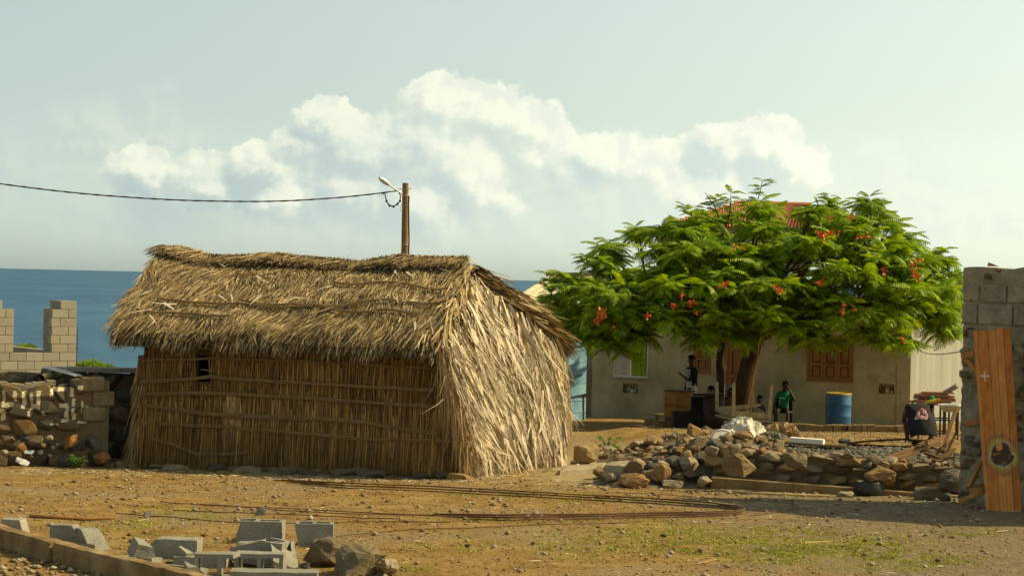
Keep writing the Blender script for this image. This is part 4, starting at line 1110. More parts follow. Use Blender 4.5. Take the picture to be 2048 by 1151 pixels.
def hp(s, z, out=0.0):
    b = HL + exH * s + enH * out; return Vector((b.x, b.y, z))
def hbar(mb, s0, s1, z0, z1, out0, out1):
    a = [hp(s, z, o) for o in (out0, out1) for s, z in ((s0, z0), (s1, z0), (s1, z1), (s0, z1))]
    mb.add(a, [(0, 1, 2, 3), (7, 6, 5, 4), (0, 4, 5, 1), (1, 5, 6, 2), (2, 6, 7, 3), (3, 7, 4, 0)]); return mb
def panelled(name, h, leaves, parent, rows, arch=False):
    """joinery of framed leaves with raised fields"""
    s0, s1, z0, z1 = h[:4]; fr = MB(); fw = .055
    for (a, b, c, d) in ((s0, s0 + fw, z0, z1), (s1 - fw, s1, z0, z1), (s0 + fw, s1 - fw, z1 - fw, z1), (s0 + fw, s1 - fw, z0, z0 + fw)): hbar(fr, a, b, c, d, .015, -.07)
    root = fr.build(name, M['joinery'], parent); w = (s1 - s0 - 2 * fw) / leaves
    for i in range(leaves):
        a, b = s0 + fw + i * w + .004, s0 + fw + (i + 1) * w - .004; mb = MB(); st = w * .17
        hbar(mb, a, b, z0 + fw + .003, z1 - fw - .003, -.06, -.08)
        hbar(mb, a, a + st, z0 + fw + .003, z1 - fw - .003, -.005, -.06); hbar(mb, b - st, b, z0 + fw + .003, z1 - fw - .003, -.005, -.06)
        zz = [z0 + fw + .003] + [z0 + fw + (z1 - z0 - 2 * fw) * r_ for r_ in rows] + [z1 - fw - .003]
        for k_, zc_ in enumerate(zz):
            lo = zc_ if k_ == 0 else zc_ - .03; hi = zc_ if k_ == len(zz) - 1 else zc_ + .03
            if k_ == 0: hi = zc_ + .06
            if k_ == len(zz) - 1: lo = zc_ - .06
            hbar(mb, a + st, b - st, lo, hi, -.005, -.06)
        for k_ in range(len(zz) - 1): hbar(mb, a + st + .03, b - st - .03, zz[k_] + .085, zz[k_ + 1] - .065, -.03, -.06)
        if arch:
            for zz_ in (-.52, -.62):
                pts = [hp(a + st + (b - a - 2 * st) * q_, zz_ + .09 * math.sin(math.pi * q_) ** 2, -.02) for q_ in np.linspace(0, 1, 9)]; mb.tube(pts, .014, 5)
        mb.build('leaf', M['joinery'], root)
    return root
panelled('shutter', SH1, 1, house, (.42,)); panelled('shutter', SH2, 3, house, (.36,)); dr = panelled('door', DR, 1, house, (.3, .52), True)
MB().tube([hp(DR[1] - .1, -.3, .0), hp(DR[1] - .1, -.3, .04), hp(DR[1] - .2, -.3, .04)], .012, 6).build('handle', M['galv'], dr)
# window with one pane and a green curtain
fr = MB(); s0, s1, z0, z1 = WN1[:4]; mid = s0 + (s1 - s0) * .5
for (a, b, c, d) in ((s0, s0 + .03, z0, z1), (s1 - .03, s1, z0, z1), (s0 + .03, s1 - .03, z1 - .03, z1), (s0 + .03, s1 - .03, z0, z0 + .03), (mid - .02, mid + .02, z0 + .03, z1 - .03)): hbar(fr, a, b, c, d, -.02, -.08)
wnd = fr.build('window', M['galv'], house)
m_, q_, b_ = newmat('pane', .08, .5); b_.inputs['Base Color'].default_value = (.30, .34, .34, 1); b_.inputs['Metallic'].default_value = .35; M['pane'] = m_
hbar(MB(), s0 + .03, mid - .02, z0 + .03, z1 - .03, -.045, -.052).build('pane', M['pane'], wnd)
M['curtain'] = surf('curtain', [(0, (.20, .30, .012)), (1, (.30, .42, .02))], 3, .75, .2, 0)
cols = [(s, math.sin((s - mid) * 38 + math.sin(s * 17)) * .028) for s in np.linspace(mid + .02, s1 - .035, 46)]
mb = MB(); mb.add([hp(s, z, -.10 + o) for s, o in cols for z in (z0 + .03, z1 - .03)], [(2 * i, 2 * i + 2, 2 * i + 3, 2 * i + 1) for i in range(45)], True); mb.build('curtain', M['curtain'], wnd)
hbar(MB(), s0 + .02, s1 - .02, z0 + .02, z1 - .02, -.4, -.42).build('room_shade_sheet', M['soot'], wnd)  # black sheet, stove soot colour, standing in for the unlit room
hbar(MB(), s0 - .03, s1 + .03, z0 - .045, z0 - .003, .035, -.05).build('sill', M['concrete'], house)
# things kept in the two wall niches
def jar(s, z, r, h, col, out, lab, name='jar'):
    c = hp(s, z, out); mb = MB(); mb.lathe(c, [(0, 0), (r, 0), (r * 1.02, h * .6), (r * .7, h * .8), (r * .55, h * .83), (r * .55, h), (0, h)], 12)
    k_ = 'jar%d' % int(col[0] * 1000 + col[1] * 77)
    if k_ not in M: M[k_] = surf('glaze', [(0, tuple(v * .8 for v in col)), (1, col)], 12, .4, .4, 0)
    tag(mb.build(name, M[k_]), lab, name)
n0, n1, nz = NI1[0], NI1[1], NI1[2] + .003
jar(n0 + .10, nz, .04, .14, (.12, .14, .13), -.07, 'small dark jar at the left of the niche below the curtained window')
jar(n0 + .155, nz, .045, .17, (.45, .34, .06), -.10, 'yellow jar in the niche below the curtained window', 'jar')
jar(n0 + .24, nz, .045, .10, (.50, .48, .42), -.05, 'white cup in the niche below the curtained window', 'cup')
jar(n0 + .32, nz, .04, .13, (.30, .33, .32), -.08, 'grey cup at the right of the niche below the curtained window', 'cup')
n0, nz = NI2[0], NI2[2] + .003
jar(n0 + .09, nz, .05, .13, (.20, .03, .03), -.07, 'dark red tin in the niche by the house corner', 'tin')
jar(n0 + .20, nz, .055, .14, (.50, .33, .05), -.06, 'yellow tin in the niche by the house corner', 'tin')
jar(n0 + .31, nz, .04, .08, (.40, .36, .34), -.06, 'pale cup in the niche by the house corner', 'cup')

# kerb of rough concrete in front of the house
mb = MB(); xs3 = np.linspace(1290, 1832, 40); P_ = []
for i, x_ in enumerate(xs3):
    p_ = px(x_, 855, 43.6 - .5 * (x_ - 1290) / 540); p_.z = g(p_.x, p_.y) + .035; P_.append(p_)
for i in range(len(P_) - 1):
    h_ = .20 * (.75 + .5 * float(vnoise(A([i * .6]), A([2.2]), 7)[0])); u, w_ = P_[i], P_[i + 1]
    mb.bar(u + Vector((-.01, random.uniform(-.03, .03), 0)), w_ + Vector((.01, random.uniform(-.03, .03), 0)), .30 * random.uniform(.9, 1.1), h_, h2=h_ * random.uniform(.9, 1.1))
tag(mb.build('kerb', M['kerb_c']), 'low rough concrete kerb along the front of the house', 'kerb')

# ------------------------------------------------------------------ pale-roofed building at the back
M['cream_roof'] = surf('cream_roof', [(0, (.55, .47, .30)), (1, (.66, .575, .39))], 3, .8, .2, .2, 20, .01, coords='World')
rb_ = empty('flat_roofed_house', px(1180, 620, 62), 'low house with a pale cream sloping roof behind the hut and tree', 'house')
e0, e1, e2, e3 = px(1018, 602, 60), px(1370, 610, 60), px(1345, 557, 68), px(1098, 551, 68)
MB().add([e0, e1, e2, e3] + [p_ - Vector((0, 0, .12)) for p_ in (e0, e1, e2, e3)], [(0, 1, 2, 3), (7, 6, 5, 4), (0, 4, 5, 1), (1, 5, 6, 2), (2, 6, 7, 3), (3, 7, 4, 0)]).build('roof', M['cream_roof'], rb_)
mb = MB()
for q_ in np.linspace(.03, .97, 16):      # standing seams
    a = e0.lerp(e1, q_) + Vector((0, 0, .012)); b = e3.lerp(e2, q_) + Vector((0, 0, .012)); mb.bar(a, b, .03, .03)
mb.build('seams', M['cream_roof'], rb_)
a = e0 + Vector((.5, .4, 0)); zz = g(a.x, a.y) - .3
facade(Vector((a.x, a.y, 0)), Vector((e1.x - e0.x, e1.y - e0.y, 0)), 4.6, zz, e0.z - .13, .2, [(1.0, 1.9, e0.z - 1.3, e0.z - .5)]).build('wall', M['plaster_dark'], rb_)
exq = Vector((e3.x - e0.x, e3.y - e0.y, 0)).normalized()
facade(Vector((a.x, a.y, 0)) + exq * 6.5, -exq, 6.5, zz, e0.z - .13, .2, []).build('wall', M['plaster_dark'], rb_)
mb = MB(); mb.bar(e3 + Vector((-.1, .1, .05)), e2 + Vector((.1, .1, .05)), .25, .16); mb.build('parapet', M['plaster_dark'], rb_)

# ------------------------------------------------------------------ house with the tiled roof
M['tile'] = surf('tile', [(0, (.36, .12, .05)), (1, (.52, .21, .10))], 3, .8, .2, .2, 20, .01, island=[(0, (.30, .10, .045)), (.5, (.48, .19, .09)), (1, (.60, .30, .18))])
th = empty('tiled_house', px(1480, 620, 70), 'taller house with an orange tiled roof rising behind the tree', 'house')
f0, f1, r0_, r1_ = px(1322, 452, 66), px(1640, 458, 66), px(1468, 409, 70), px(1622, 413, 70)
bk = Vector((0, 8, 0)); b0, b1 = f0 + bk, f1 + bk
MB().add([f0, f1, r1_, r0_, b0, b1], [(0, 1, 2, 3), (0, 3, 4), (1, 5, 2), (4, 3, 2, 5), (0, 4, 5, 1)]).build('roof', M['tile'], th)
rows_, cols_ = 13, 46; vs_ = []; fs_ = []
for j in range(rows_):
    for i in range(cols_):
        q0_, q1_ = j / rows_, (j + 1.12) / rows_
        l0, l1 = f0.lerp(r0_, q0_), f1.lerp(r1_, q0_); u0_, u1_ = f0.lerp(r0_, q1_), f1.lerp(r1_, q1_)
        a, b = l0.lerp(l1, i / cols_), l0.lerp(l1, (i + .92) / cols_); c, d = u0_.lerp(u1_, (i + .92) / cols_), u0_.lerp(u1_, i / cols_)
        up = Vector((0, -.02, .07)); m1, m2 = (a + b) / 2 + up, (c + d) / 2 + up * .5; base = len(vs_); lf = Vector((0, -.005, .03))
        vs_ += [a + lf, m1 + lf, b + lf, c, m2, d]; fs_ += [(base, base + 1, base + 4, base + 5), (base + 1, base + 2, base + 3, base + 4)]
k_ = 0
order = sorted(range(rows_ * cols_), key=lambda n_: -(n_ // cols_))
tm = np.array([v[:] for v in vs_]); tf = np.array(fs_)
front_tiles = [n_ for n_ in order if 4 <= n_ // cols_ <= 11 and 3 <= n_ % cols_ <= 40][:280]
sset = set(front_tiles)
for n_ in front_tiles: np_mesh('roof_tile', tm[n_ * 6:n_ * 6 + 6], tf[n_ * 2:n_ * 2 + 2] - n_ * 6, M['tile'], th)
rest = [n_ for n_ in range(rows_ * cols_) if n_ not in sset]
tag(np_mesh('roof_tiles', tm[np.concatenate([np.arange(n_ * 6, n_ * 6 + 6) for n_ in rest])], np.concatenate([tf[n_ * 2:n_ * 2 + 2] - n_ * 6 + i * 6 for i, n_ in enumerate(rest)]), M['tile'], th), kind='stuff')
MB().tube([r0_ + Vector((0, 0, .05)), r1_ + Vector((0, 0, .05))], .1, 8).build('ridge', M['tile'], th)
a = f0 + Vector((.4, .5, 0)); zz = g(a.x, a.y) - .3
facade(Vector((a.x, a.y, 0)), Vector((1, 0, 0)), (f1 - f0).length - .8, zz, f0.z - .02, .2, [(1.2, 2.1, 1.4, 2.8), (3.2, 4.1, 1.4, 2.8)]).build('wall', M['plaster_dark'], th)
facade(Vector((a.x, a.y + 6.8, 0)), Vector((0, -1, 0)), 6.8, zz, f0.z - .02, .2, []).build('wall', M['plaster_dark'], th)

# ------------------------------------------------------------------ leaning sheets of blue corrugated metal
M['blue_sheet'] = surf('blue_sheet', [(0, (.10, .25, .38)), (.6, (.17, .34, .47)), (1, (.27, .44, .54))], 2.4, .5, .4, .1, 20, .004, coords='World', speck=(1.6, .6, (.05, .17, .36), .8))
bf = empty('metal_sheet_fence', px(1140, 850, 47.5), 'pale blue corrugated metal sheets standing between hut and house', 'fence')
def csheet(pa, pb, h, th_, dz):
    """corrugations run across; the sheet stands from line pa-pb upwards"""
    mb = MB(); k_ = 26; rows__ = []
    for i in range(k_ * 4 + 1):
        z = h * i / (k_ * 4); w = .022 if (i % 46) in (0, 1, 2) else 0
        o = Vector((0, -w - th_ * z, z)); rows__.append((pa + o, pb + o + Vector((0, 0, dz * z))))
    vs2 = [p_ for r_ in rows__ for p_ in r_]; n_ = len(rows__)
    mb.add(vs2, [(2 * i, 2 * i + 1, 2 * i + 3, 2 * i + 2) for i in range(n_ - 1)])
    mb.add([v_ + Vector((0, .004, 0)) for v_ in vs2], [(2 * i + 2, 2 * i + 3, 2 * i + 1, 2 * i) for i in range(n_ - 1)]); return mb
a, b = px(1085, 851, 46.6), px(1171, 846, 47.8)
csheet(a, b, .62, -.04, 0.0).build('sheet', M['blue_sheet'], bf)
a, b = px(1080, 806, 46.5), px(1172, 786, 47.72); csheet(a, b, .58, -.03, .05).build('sheet', M['blue_sheet'], bf)
a, b = px(1078, 768, 46.4), px(1173, 745, 47.64); csheet(a, b, .62, -.03, .05).build('sheet', M['blue_sheet'], bf)
mb = MB()
for x_ in (1090, 1166): mb.bar(px(x_, 860, 47.75), px(x_, 690, 47.75), .06, .06)
mb.build('posts', M['wood_old'], bf)
# cable from the house corner to the ruined wall
P_ = [px(1820, 690, 47.9).lerp(px(1935, 700, 22.6), q_) - Vector((0, 0, .12 * math.sin(math.pi * q_))) for q_ in np.linspace(0, 1, 12)]
tag(MB().tube(P_, .007, 5).build('house_cable', M['black_cable']), 'thin dark cable stretched from the house corner to the ruined wall', 'cable')


# ================================================================== FLAME TREE
DT = 44.0
tb = px(1478, 838, DT); tb.z = g(tb.x, tb.y)
tree = empty('flame_tree', tb, 'broad green flame tree with feathery leaves and red flowers shading the house', 'tree')
OUT = [(1068, 548), (1120, 560), (1165, 505), (1240, 458), (1330, 446), (1410, 398), (1470, 420), (1525, 372), (1565, 425), (1640, 392), (1745, 392), (1800, 440), (1870, 490), (1922, 545), (1910, 640), (1905, 690), (1815, 702),
       (1770, 676), (1700, 672), (1640, 690), (1590, 668), (1540, 690), (1480, 700), (1400, 694), (1330, 672), (1250, 708), (1190, 716), (1140, 690), (1110, 630), (1085, 590)]
OA = A(OUT, float)
def inside(x, y):
    c = np.zeros(len(x), bool); n = len(OA)
    for i in range(n):
        x1, y1 = OA[i]; x2, y2 = OA[(i + 1) % n]
        t1 = ((y1 > y) != (y2 > y)) & (x < (x2 - x1) * (y - y1) / (y2 - y1 + 1e-9) + x1); c ^= t1
    return c
def edge_dist(x, y):
    d = np.full(len(x), 1e9); n = len(OA)
    for i in range(n):
        a, b = OA[i], OA[(i + 1) % n]; ab = b - a; q = np.clip(((x - a[0]) * ab[0] + (y - a[1]) * ab[1]) / (ab @ ab), 0, 1)
        d = np.minimum(d, np.hypot(x - a[0] - ab[0] * q, y - a[1] - ab[1] * q))
    return d


def frond_proto(seed, L=.42, pairs=11):
    """one feathery twice-divided leaf: rachis along +x, drooping, paired leaflets"""
    r = np.random.default_rng(seed); V_, F_ = [], []
    q = np.linspace(.14, 1, pairs); ax = np.stack([q * L, np.zeros(pairs), .10 * L * np.sin(q * 2.2) - .34 * L * q ** 2.2], 1)
    tan = unit(np.gradient(ax, axis=0))
    for sg in (1, -1):
        ln = L * .36 * np.sin(np.pi * (q * .78 + .16)) * r.uniform(.85, 1.1, pairs)
        D = tan * .62 + np.array([0, sg, 0]) * 1.0 + np.array([0, 0, -.12])
        v, f = strips(ax, D, np.tile([0, 0, 1.0], (pairs, 1)) + r.normal(0, .18, (pairs, 3)), ln, np.full(pairs, L * .074), 2, droop=.18, tip=.35)
        F_.append(f + sum(len(a) for a in V_)); V_.append(v)
    v, f = strips(np.zeros((1, 3)), np.array([[1, 0, .1]]), np.array([[0, 0, 1.]]), [L], [.008], 3, droop=.28, tip=.3)
    F_.append(f + sum(len(a) for a in V_)); V_.append(v)
    return np.concatenate(V_), np.concatenate(F_)


PROTO = [frond_proto(s) for s in range(3)]
r = np.random.default_rng(17)
# boughs: flat-topped pads of foliage spread over the dome of the crown
cx_, cy_ = [], []
tries = 0; pads = []
while len(pads) < 118 and tries < 9000:
    tries += 1
    x = r.uniform(1070, 1920); y = r.uniform(360, 715)
    if not inside(A([x]), A([y]))[0]: continue
    if 1085 < x < 1330 and 552 < y < 606 and r.random() < .75: continue
    if y > 640: continue
    ed = edge_dist(A([x]), A([y]))[0]
    if ed < 9: continue
    depth = math.sqrt(min(1, (ed / 150.0))) * 3.4
    top = y < 470
    s_ = r.choice([-1, -1, -1, 1]) if not top else r.choice([-1, 0, 1])
    d = DT + s_ * depth * r.uniform(.7, 1.0) if s_ else DT + r.uniform(-1, 1) * depth
    c = px(x, y, d)
    if all(((c.x - o[0].x) ** 2 + (c.y - o[0].y) ** 2 + 4 * (c.z - o[0].z) ** 2) > .62 for o in pads): pads.append((c, ed))
for (x_, y_, dd) in ((1195, 672, -2.2), (1235, 690, -2.4), (1160, 655, -1.6), (1270, 668, -2.6), (1375, 668, -2.9), (1415, 684, -2.7), (1470, 686, -2.2), (1335, 640, -3.0), (1620, 688, -2.4), (1655, 694, -2.0), (1600, 660, -2.8), (1745, 672, -2.6), (1785, 690, -2.6), (1805, 700, -2.2), (1700, 640, -3.2), (1770, 640, -3.0), (1875, 655, -1.6), (1895, 676, -1.4), (1860, 625, -1.8), (1210, 640, -2.6), (1440, 640, -3.2), (1540, 640, -3.3)):
    pads.append((px(x_, y_ - (16 if x_ > 1300 else 2), DT + dd), 34 + r.uniform(0, 22)))
Vs, Fs, base = [], [], 0
fpos = []; PADS = []
for (c, ed) in pads:
    rad = min(.80, max(.20, ed / 88.0 * .8)) * r.uniform(.72, 1.02); PADS.append((c, rad))
    nros = int(4 + 11 * (rad / .8) ** 1.6)
    for k_ in range(nros):
        a = r.uniform(0, 6.28); rr = math.sqrt(r.random()) * rad
        p = A(c) + A([math.cos(a) * rr, math.sin(a) * rr, -.30 * rr * rr / rad + r.normal(0, .055)])
        nf = r.integers(6, 10); a0 = r.uniform(0, 6.28)
        for j in range(nf):
            az = a0 + j * 6.28 / nf + r.normal(0, .22); el = r.normal(.02, .34); ro = r.normal(0, .3)
            fx = A([math.cos(az) * math.cos(el), math.sin(az) * math.cos(el), math.sin(el)]); sd = A([-math.sin(az), math.cos(az), 0]); up = np.cross(fx, sd)
            sd2 = sd * math.cos(ro) + up * math.sin(ro); up2 = np.cross(fx, sd2)
            V_, F_ = PROTO[r.integers(0, 3)]; sc = r.uniform(.55, 1.3)
            Vs.append((V_ @ A([fx, sd2, up2])) * sc + p); Fs.append(F_ + base); base += len(V_)
# upright leading shoots
for (x0, y0, x1, y1, dd) in ((1490, 440, 1525, 362, -.5), (1395, 450, 1372, 415, -1), (1450, 440, 1462, 388, .2), (1100, 590, 1098, 548, -.6), (1175, 530, 1168, 512, -.3), (1655, 420, 1655, 392, 0), (1745, 420, 1738, 396, -.3), (1880, 560, 1918, 552, -1), (1130, 585, 1135, 556, .4), (1410, 420, 1440, 398, .5)):
    for q_ in np.linspace(.1, 1, 6):
        p = A(px(x0 + (x1 - x0) * q_, y0 + (y1 - y0) * q_, DT + dd))
        for j in range(5):
            az = r.uniform(0, 6.28); el = r.normal(.3, .25); fx = A([math.cos(az) * math.cos(el), math.sin(az) * math.cos(el), math.sin(el)]); sd = A([-math.sin(az), math.cos(az), 0]); up2 = np.cross(fx, sd)
            V_, F_ = PROTO[r.integers(0, 3)]; Vs.append((V_ @ A([fx, sd, up2])) * r.uniform(.55, .8) + p); Fs.append(F_ + base); base += len(V_)
CV = np.concatenate(Vs); CF = np.concatenate(Fs)
M['frond'] = leafmat('frond', (.11, .20, .005), (.22, .34, .007), (.35, .48, .012), .38)
tag(np_mesh('crown', CV, CF, M['frond'], tree), kind='stuff')
# trunk and limbs
mb = MB()
t0 = tb - Vector((0, 0, .25)); t1 = px(1488, 775, DT); t2 = px(1500, 720, DT); t3 = px(1512, 668, DT)
mb.tube([t0, tb.lerp(t1, .4), t1, t2, t3], [.30, .245, .21, .19, .17], 12); mb.build('trunk', M['bark'], tree)
mb = MB(); s1_ = px(1443, 835, DT + .9); s1_.z = g(s1_.x, s1_.y) - .1
mb.tube([s1_, px(1442, 770, DT + .9), px(1440, 715, DT + .7), px(1450, 660, DT + .3)], [.12, .10, .095, .08], 10); mb.build('trunk', M['bark'], tree)
forks = []
limb = MB()
for (x_, y_, dd) in ((1390, 590, -1.6), (1620, 600, -1.8), (1300, 600, .4), (1500, 520, .2), (1720, 560, .5), (1560, 560, -2.0), (1250, 620, -1.5), (1790, 600, -.8), (1430, 520, 1.4), (1640, 500, 1.2)):
    e = px(x_, y_, DT + dd); m_ = t3.lerp(e, .5) + Vector((0, 0, .15)); pts = [t3 - Vector((0, 0, .1)), t3.lerp(m_, .6), m_, e]
    limb.tube(pts, [.12, .095, .075, .05], 8); forks += [m_, m_.lerp(e, .5), e]
for (c, rad) in PADS:
    f_ = min(forks, key=lambda o: (o - c).length); m_ = f_.lerp(c, .55) + Vector((0, 0, -.10))
    limb.tube([f_, m_, c + Vector((0, 0, -.05))], [.035, .022, .012], 5)
    for j in range(4):
        a = r.uniform(0, 6.28); limb.tube([m_, c + Vector((math.cos(a) * rad * .7, math.sin(a) * rad * .7, -.08))], [.014, .006], 4)
for (x0, y0, x1, y1, dd) in ((1490, 470, 1525, 362, -.5), (1450, 460, 1462, 388, .2), (1655, 440, 1655, 392, 0), (1440, 440, 1410, 385, -.2), (1100, 620, 1098, 550, -.6)):
    limb.tube([px(x0, y0, DT + dd), px((x0 + x1) / 2 + 4, (y0 + y1) / 2, DT + dd), px(x1, y1, DT + dd)], [.02, .014, .006], 5)
limb.build('limbs', M['bark'], tree)
# flower clusters
M['flower'] = surf('flower', [(0, (.52, .045, .018)), (1, (.68, .12, .03))], 8, .5, .3, 0, island=[(0, (.55, .05, .02)), (.5, (.70, .12, .02)), (1, (.80, .27, .05))])
NP_ = CV - A([0, 0, ZC]); UX = NP_[:, 0] / NP_[:, 1]; UZ = NP_[:, 2] / NP_[:, 1]
for k_, (x_, y_, s_) in enumerate(((1202, 625, 1.2), (1196, 640, 1.1), (1207, 636, .9), (1296, 633, .9), (1228, 655, .6), (1365, 593, .8), (1385, 606, 1.0), (1348, 612, .8), (1392, 627, .6), (1447, 570, 1.1), (1557, 579, 1.1), (1548, 574, .7),
                                 (1638, 565, 1.1), (1660, 467, 1.2), (1637, 471, 1.0), (1648, 474, .9), (1702, 435, .9), (1718, 474, .8), (1735, 473, .9), (1662, 438, .7), (1768, 543, .9), (1828, 528, 1.2), (1838, 522, .8), (1830, 553, 1.1), (1826, 545, .8),
                                 (1682, 626, .8), (1688, 613, .7), (1711, 620, .6), (1806, 680, .8), (1472, 492, .8), (1485, 495, .5), (1678, 465, .5))):
    p = px(x_, y_, 1.0) - Vector((0, 0, ZC)); near = (np.abs(UX - p.x) < 14 / F) & (np.abs(UZ - p.z) < 14 / F)
    d = NP_[near, 1].min() - .05 if near.any() else DT - 2
    c = px(x_, y_, d); n = 16; dv = unit(r.normal(size=(n, 3)) + A([0, -.3, .4])); P_ = A(c) + dv * r.uniform(.0, .07, (n, 1)) * s_
    s_ *= .8
    v, f = strips(P_, dv + r.normal(0, .4, (n, 3)), r.normal(size=(n, 3)), r.uniform(.06, .10, n) * s_, r.uniform(.035, .06, n) * s_, 2, droop=.1, tip=.6)
    np_mesh('flower_cluster', v, f, M['flower'], tree)
# a smaller tree further back on the right
c = px(1890, 590, 56); sm_tree = empty('small_tree', (c.x, c.y, g(c.x, c.y)), 'pale green tree partly hidden behind the flame tree at right', 'tree')
n = 2600; d = unit(r.normal(size=(n, 3))); p = A(c) + d * (r.uniform(.3, 1, (n, 1)) ** .6) * A([1.3, 1.2, .75]) * (.8 + .4 * vnoise(d[:, 0] * 3 + 9, d[:, 2] * 3, 8))[:, None]
v, f = strips(p, d + r.normal(0, .6, (n, 3)), r.normal(size=(n, 3)) + A([0, 0, .8]), r.uniform(.12, .3, n), r.uniform(.03, .07, n), 2, droop=.3, tip=.15)
tag(np_mesh('crown', v, f, M['shrub'], sm_tree), kind='stuff')
b = ORG[sm_tree]; MB().tube([b - Vector((0, 0, .2)), b.lerp(c, .6), c], [.14, .10, .05], 8).build('trunk', M['bark'], sm_tree)


# ================================================================== RUINED WALL ON THE RIGHT
WC = px(1916, 985, 22.2); exU = Vector((.75, -.66, 0)).normalized(); enU = -exU.cross(Vector((0, 0, 1))); enU = exU.cross(Vector((0, 0, 1)))
if enU.y > 0: enU = -enU
ztu = px(1930, 534, 22.2).z; zbu = g(WC.x, WC.y)
ruin = empty('ruined_wall', (WC.x, WC.y, zbu), 'tall broken grey wall of mortared stone and concrete blocks at the right edge', 'wall')
def up_(s, z, out=0.0):
    b = Vector((WC.x, WC.y, 0)) + exU * s + enU * out; return Vector((b.x, b.y, z))
def hitu(x, y):
    a = px(x, y, 1.0) - Vector((0, 0, ZC)); o = Vector((WC.x, WC.y, 0)); tt_ = (o - Vector((0, 0, ZC))).dot(enU) / a.dot(enU); q_ = Vector((0, 0, ZC)) + a * tt_
    return (Vector((q_.x, q_.y, 0)) - Vector((WC.x, WC.y, 0))).dot(exU), q_.z
LU = 1.25
# rough mortar body with uneven face and broken end
ns, nz_ = 34, 84; from mathutils import noise as mnoise
def body(s_lo, s_hi, z_lo, z_hi, ns, nz_, seed, rag=True):
    mb = MB(); gv = []
    for j in range(nz_ + 1):
        for i in range(ns + 1):
            q_ = i / ns; z = z_lo + (z_hi - z_lo) * j / nz_
            e = .035 * mnoise.noise(Vector((0, z * 5, seed))) + .02 * mnoise.noise(Vector((3, z * 14, seed)))
            s = s_lo + (s_hi - s_lo) * q_ + (1 - q_) * (e if rag else 0)
            P_ = Vector((s * 5, z * 5, seed)); low = float(sm(z, 1.85, 1.55)) if z_hi > 1 else 1
            low = 1 - float(sm(z, 1.5, 1.9))
            o = (.05 * mnoise.noise(P_) + .03 * mnoise.noise(P_ * 2.7) + .014 * mnoise.noise(P_ * 7)) * (.25 + .75 * low) - .03
            zz = z + (.02 * mnoise.noise(Vector((s * 6, 1, seed))) if j == nz_ else 0)
            gv.append(up_(s, zz, o))
    n0 = len(gv); W_ = ns + 1
    back = [p_ - enU * .28 for p_ in gv]
    fs_ = [(j * W_ + i, j * W_ + i + 1, (j + 1) * W_ + i + 1, (j + 1) * W_ + i) for j in range(nz_) for i in range(ns)]
    mb.add(gv + back, fs_ + [tuple(k_ + n0 for k_ in f_[::-1]) for f_ in fs_], False)
    bd = [(nz_ * W_ + i, nz_ * W_ + i + 1) for i in range(ns)] + [((j + 1) * W_, j * W_) for j in range(nz_)][::-1] + [(j * W_ + ns, (j + 1) * W_ + ns) for j in range(nz_)]
    mb.add(gv + back, [(a, a + n0, b + n0, b) for a, b in bd])
    return mb
body(0, LU, zbu - .3, ztu, ns, nz_, 3.3).build('mortar_body', M['plaster_dark'], ruin)
body(LU + .001, 4.2, zbu - .3, ztu + .75, 20, 40, 5.3, False).build('mortar_body', M['plaster_dark'], ruin)  # taller stretch out of view, height added to lengthen the ground shadow
# concrete blocks in the upper courses
ub = {}
M['block_wall'] = surf('block_wall', [(0, (.19, .165, .11)), (.5, (.27, .24, .165)), (1, (.37, .325, .22))], 6, .95, .1, .8, 40, .02, coords='World', speck=(7, .58, (.34, .30, .21), .6))
def ublock(x0, y0, x1, y1, mat, out=.012):
    a = hitu(x0, y1); b = hitu(x1, y0); ln, h = b[0] - a[0], b[1] - a[1]
    me = solid_block('block', ln, .2, h, M[mat], .01); c = up_((a[0] + b[0]) / 2, (a[1] + b[1]) / 2, out - .1)
    link('block', me, None, ruin, c, (0, random.uniform(-.008, .008), math.atan2(exU.y, exU.x)))
for k_, row in enumerate((((1923, 606, 1953, 646), (1955, 608, 2024, 648), (2026, 610, 2090, 650)), ((1960, 570, 2012, 604), (2014, 570, 2075, 605)), ((1920, 800, 1958, 848),), ((1925, 572, 1957, 602),))):
    for b_ in row: ublock(*b_, 'block_wall', -.006 + .006 * random.random())
# stones showing in the lower part
random.seed(21)
for k_ in range(46):
    x_, y_ = random.uniform(1922, 2060), random.uniform(655, 990); s, z = hitu(x_, y_); w = random.uniform(.07, .18)
    if 1915 < x_ < 1962 and 790 < y_ < 855: continue
    stone(ruin, random.choice(('rock', 'rock_dark', 'rock')), up_(s, z, -.05), (w * 1.2, .14, w * .8), basis(exU, enU, random.uniform(-.5, .5)))
for (x_, y_, w) in ((1975, 553, .07), (1942, 600, .05), (1995, 540, .05)):
    s, z = hitu(x_, y_); stone(ruin, 'rock_dark', up_(s, z, -.045), (w * 1.6, .1, w), basis(exU, enU, .3))
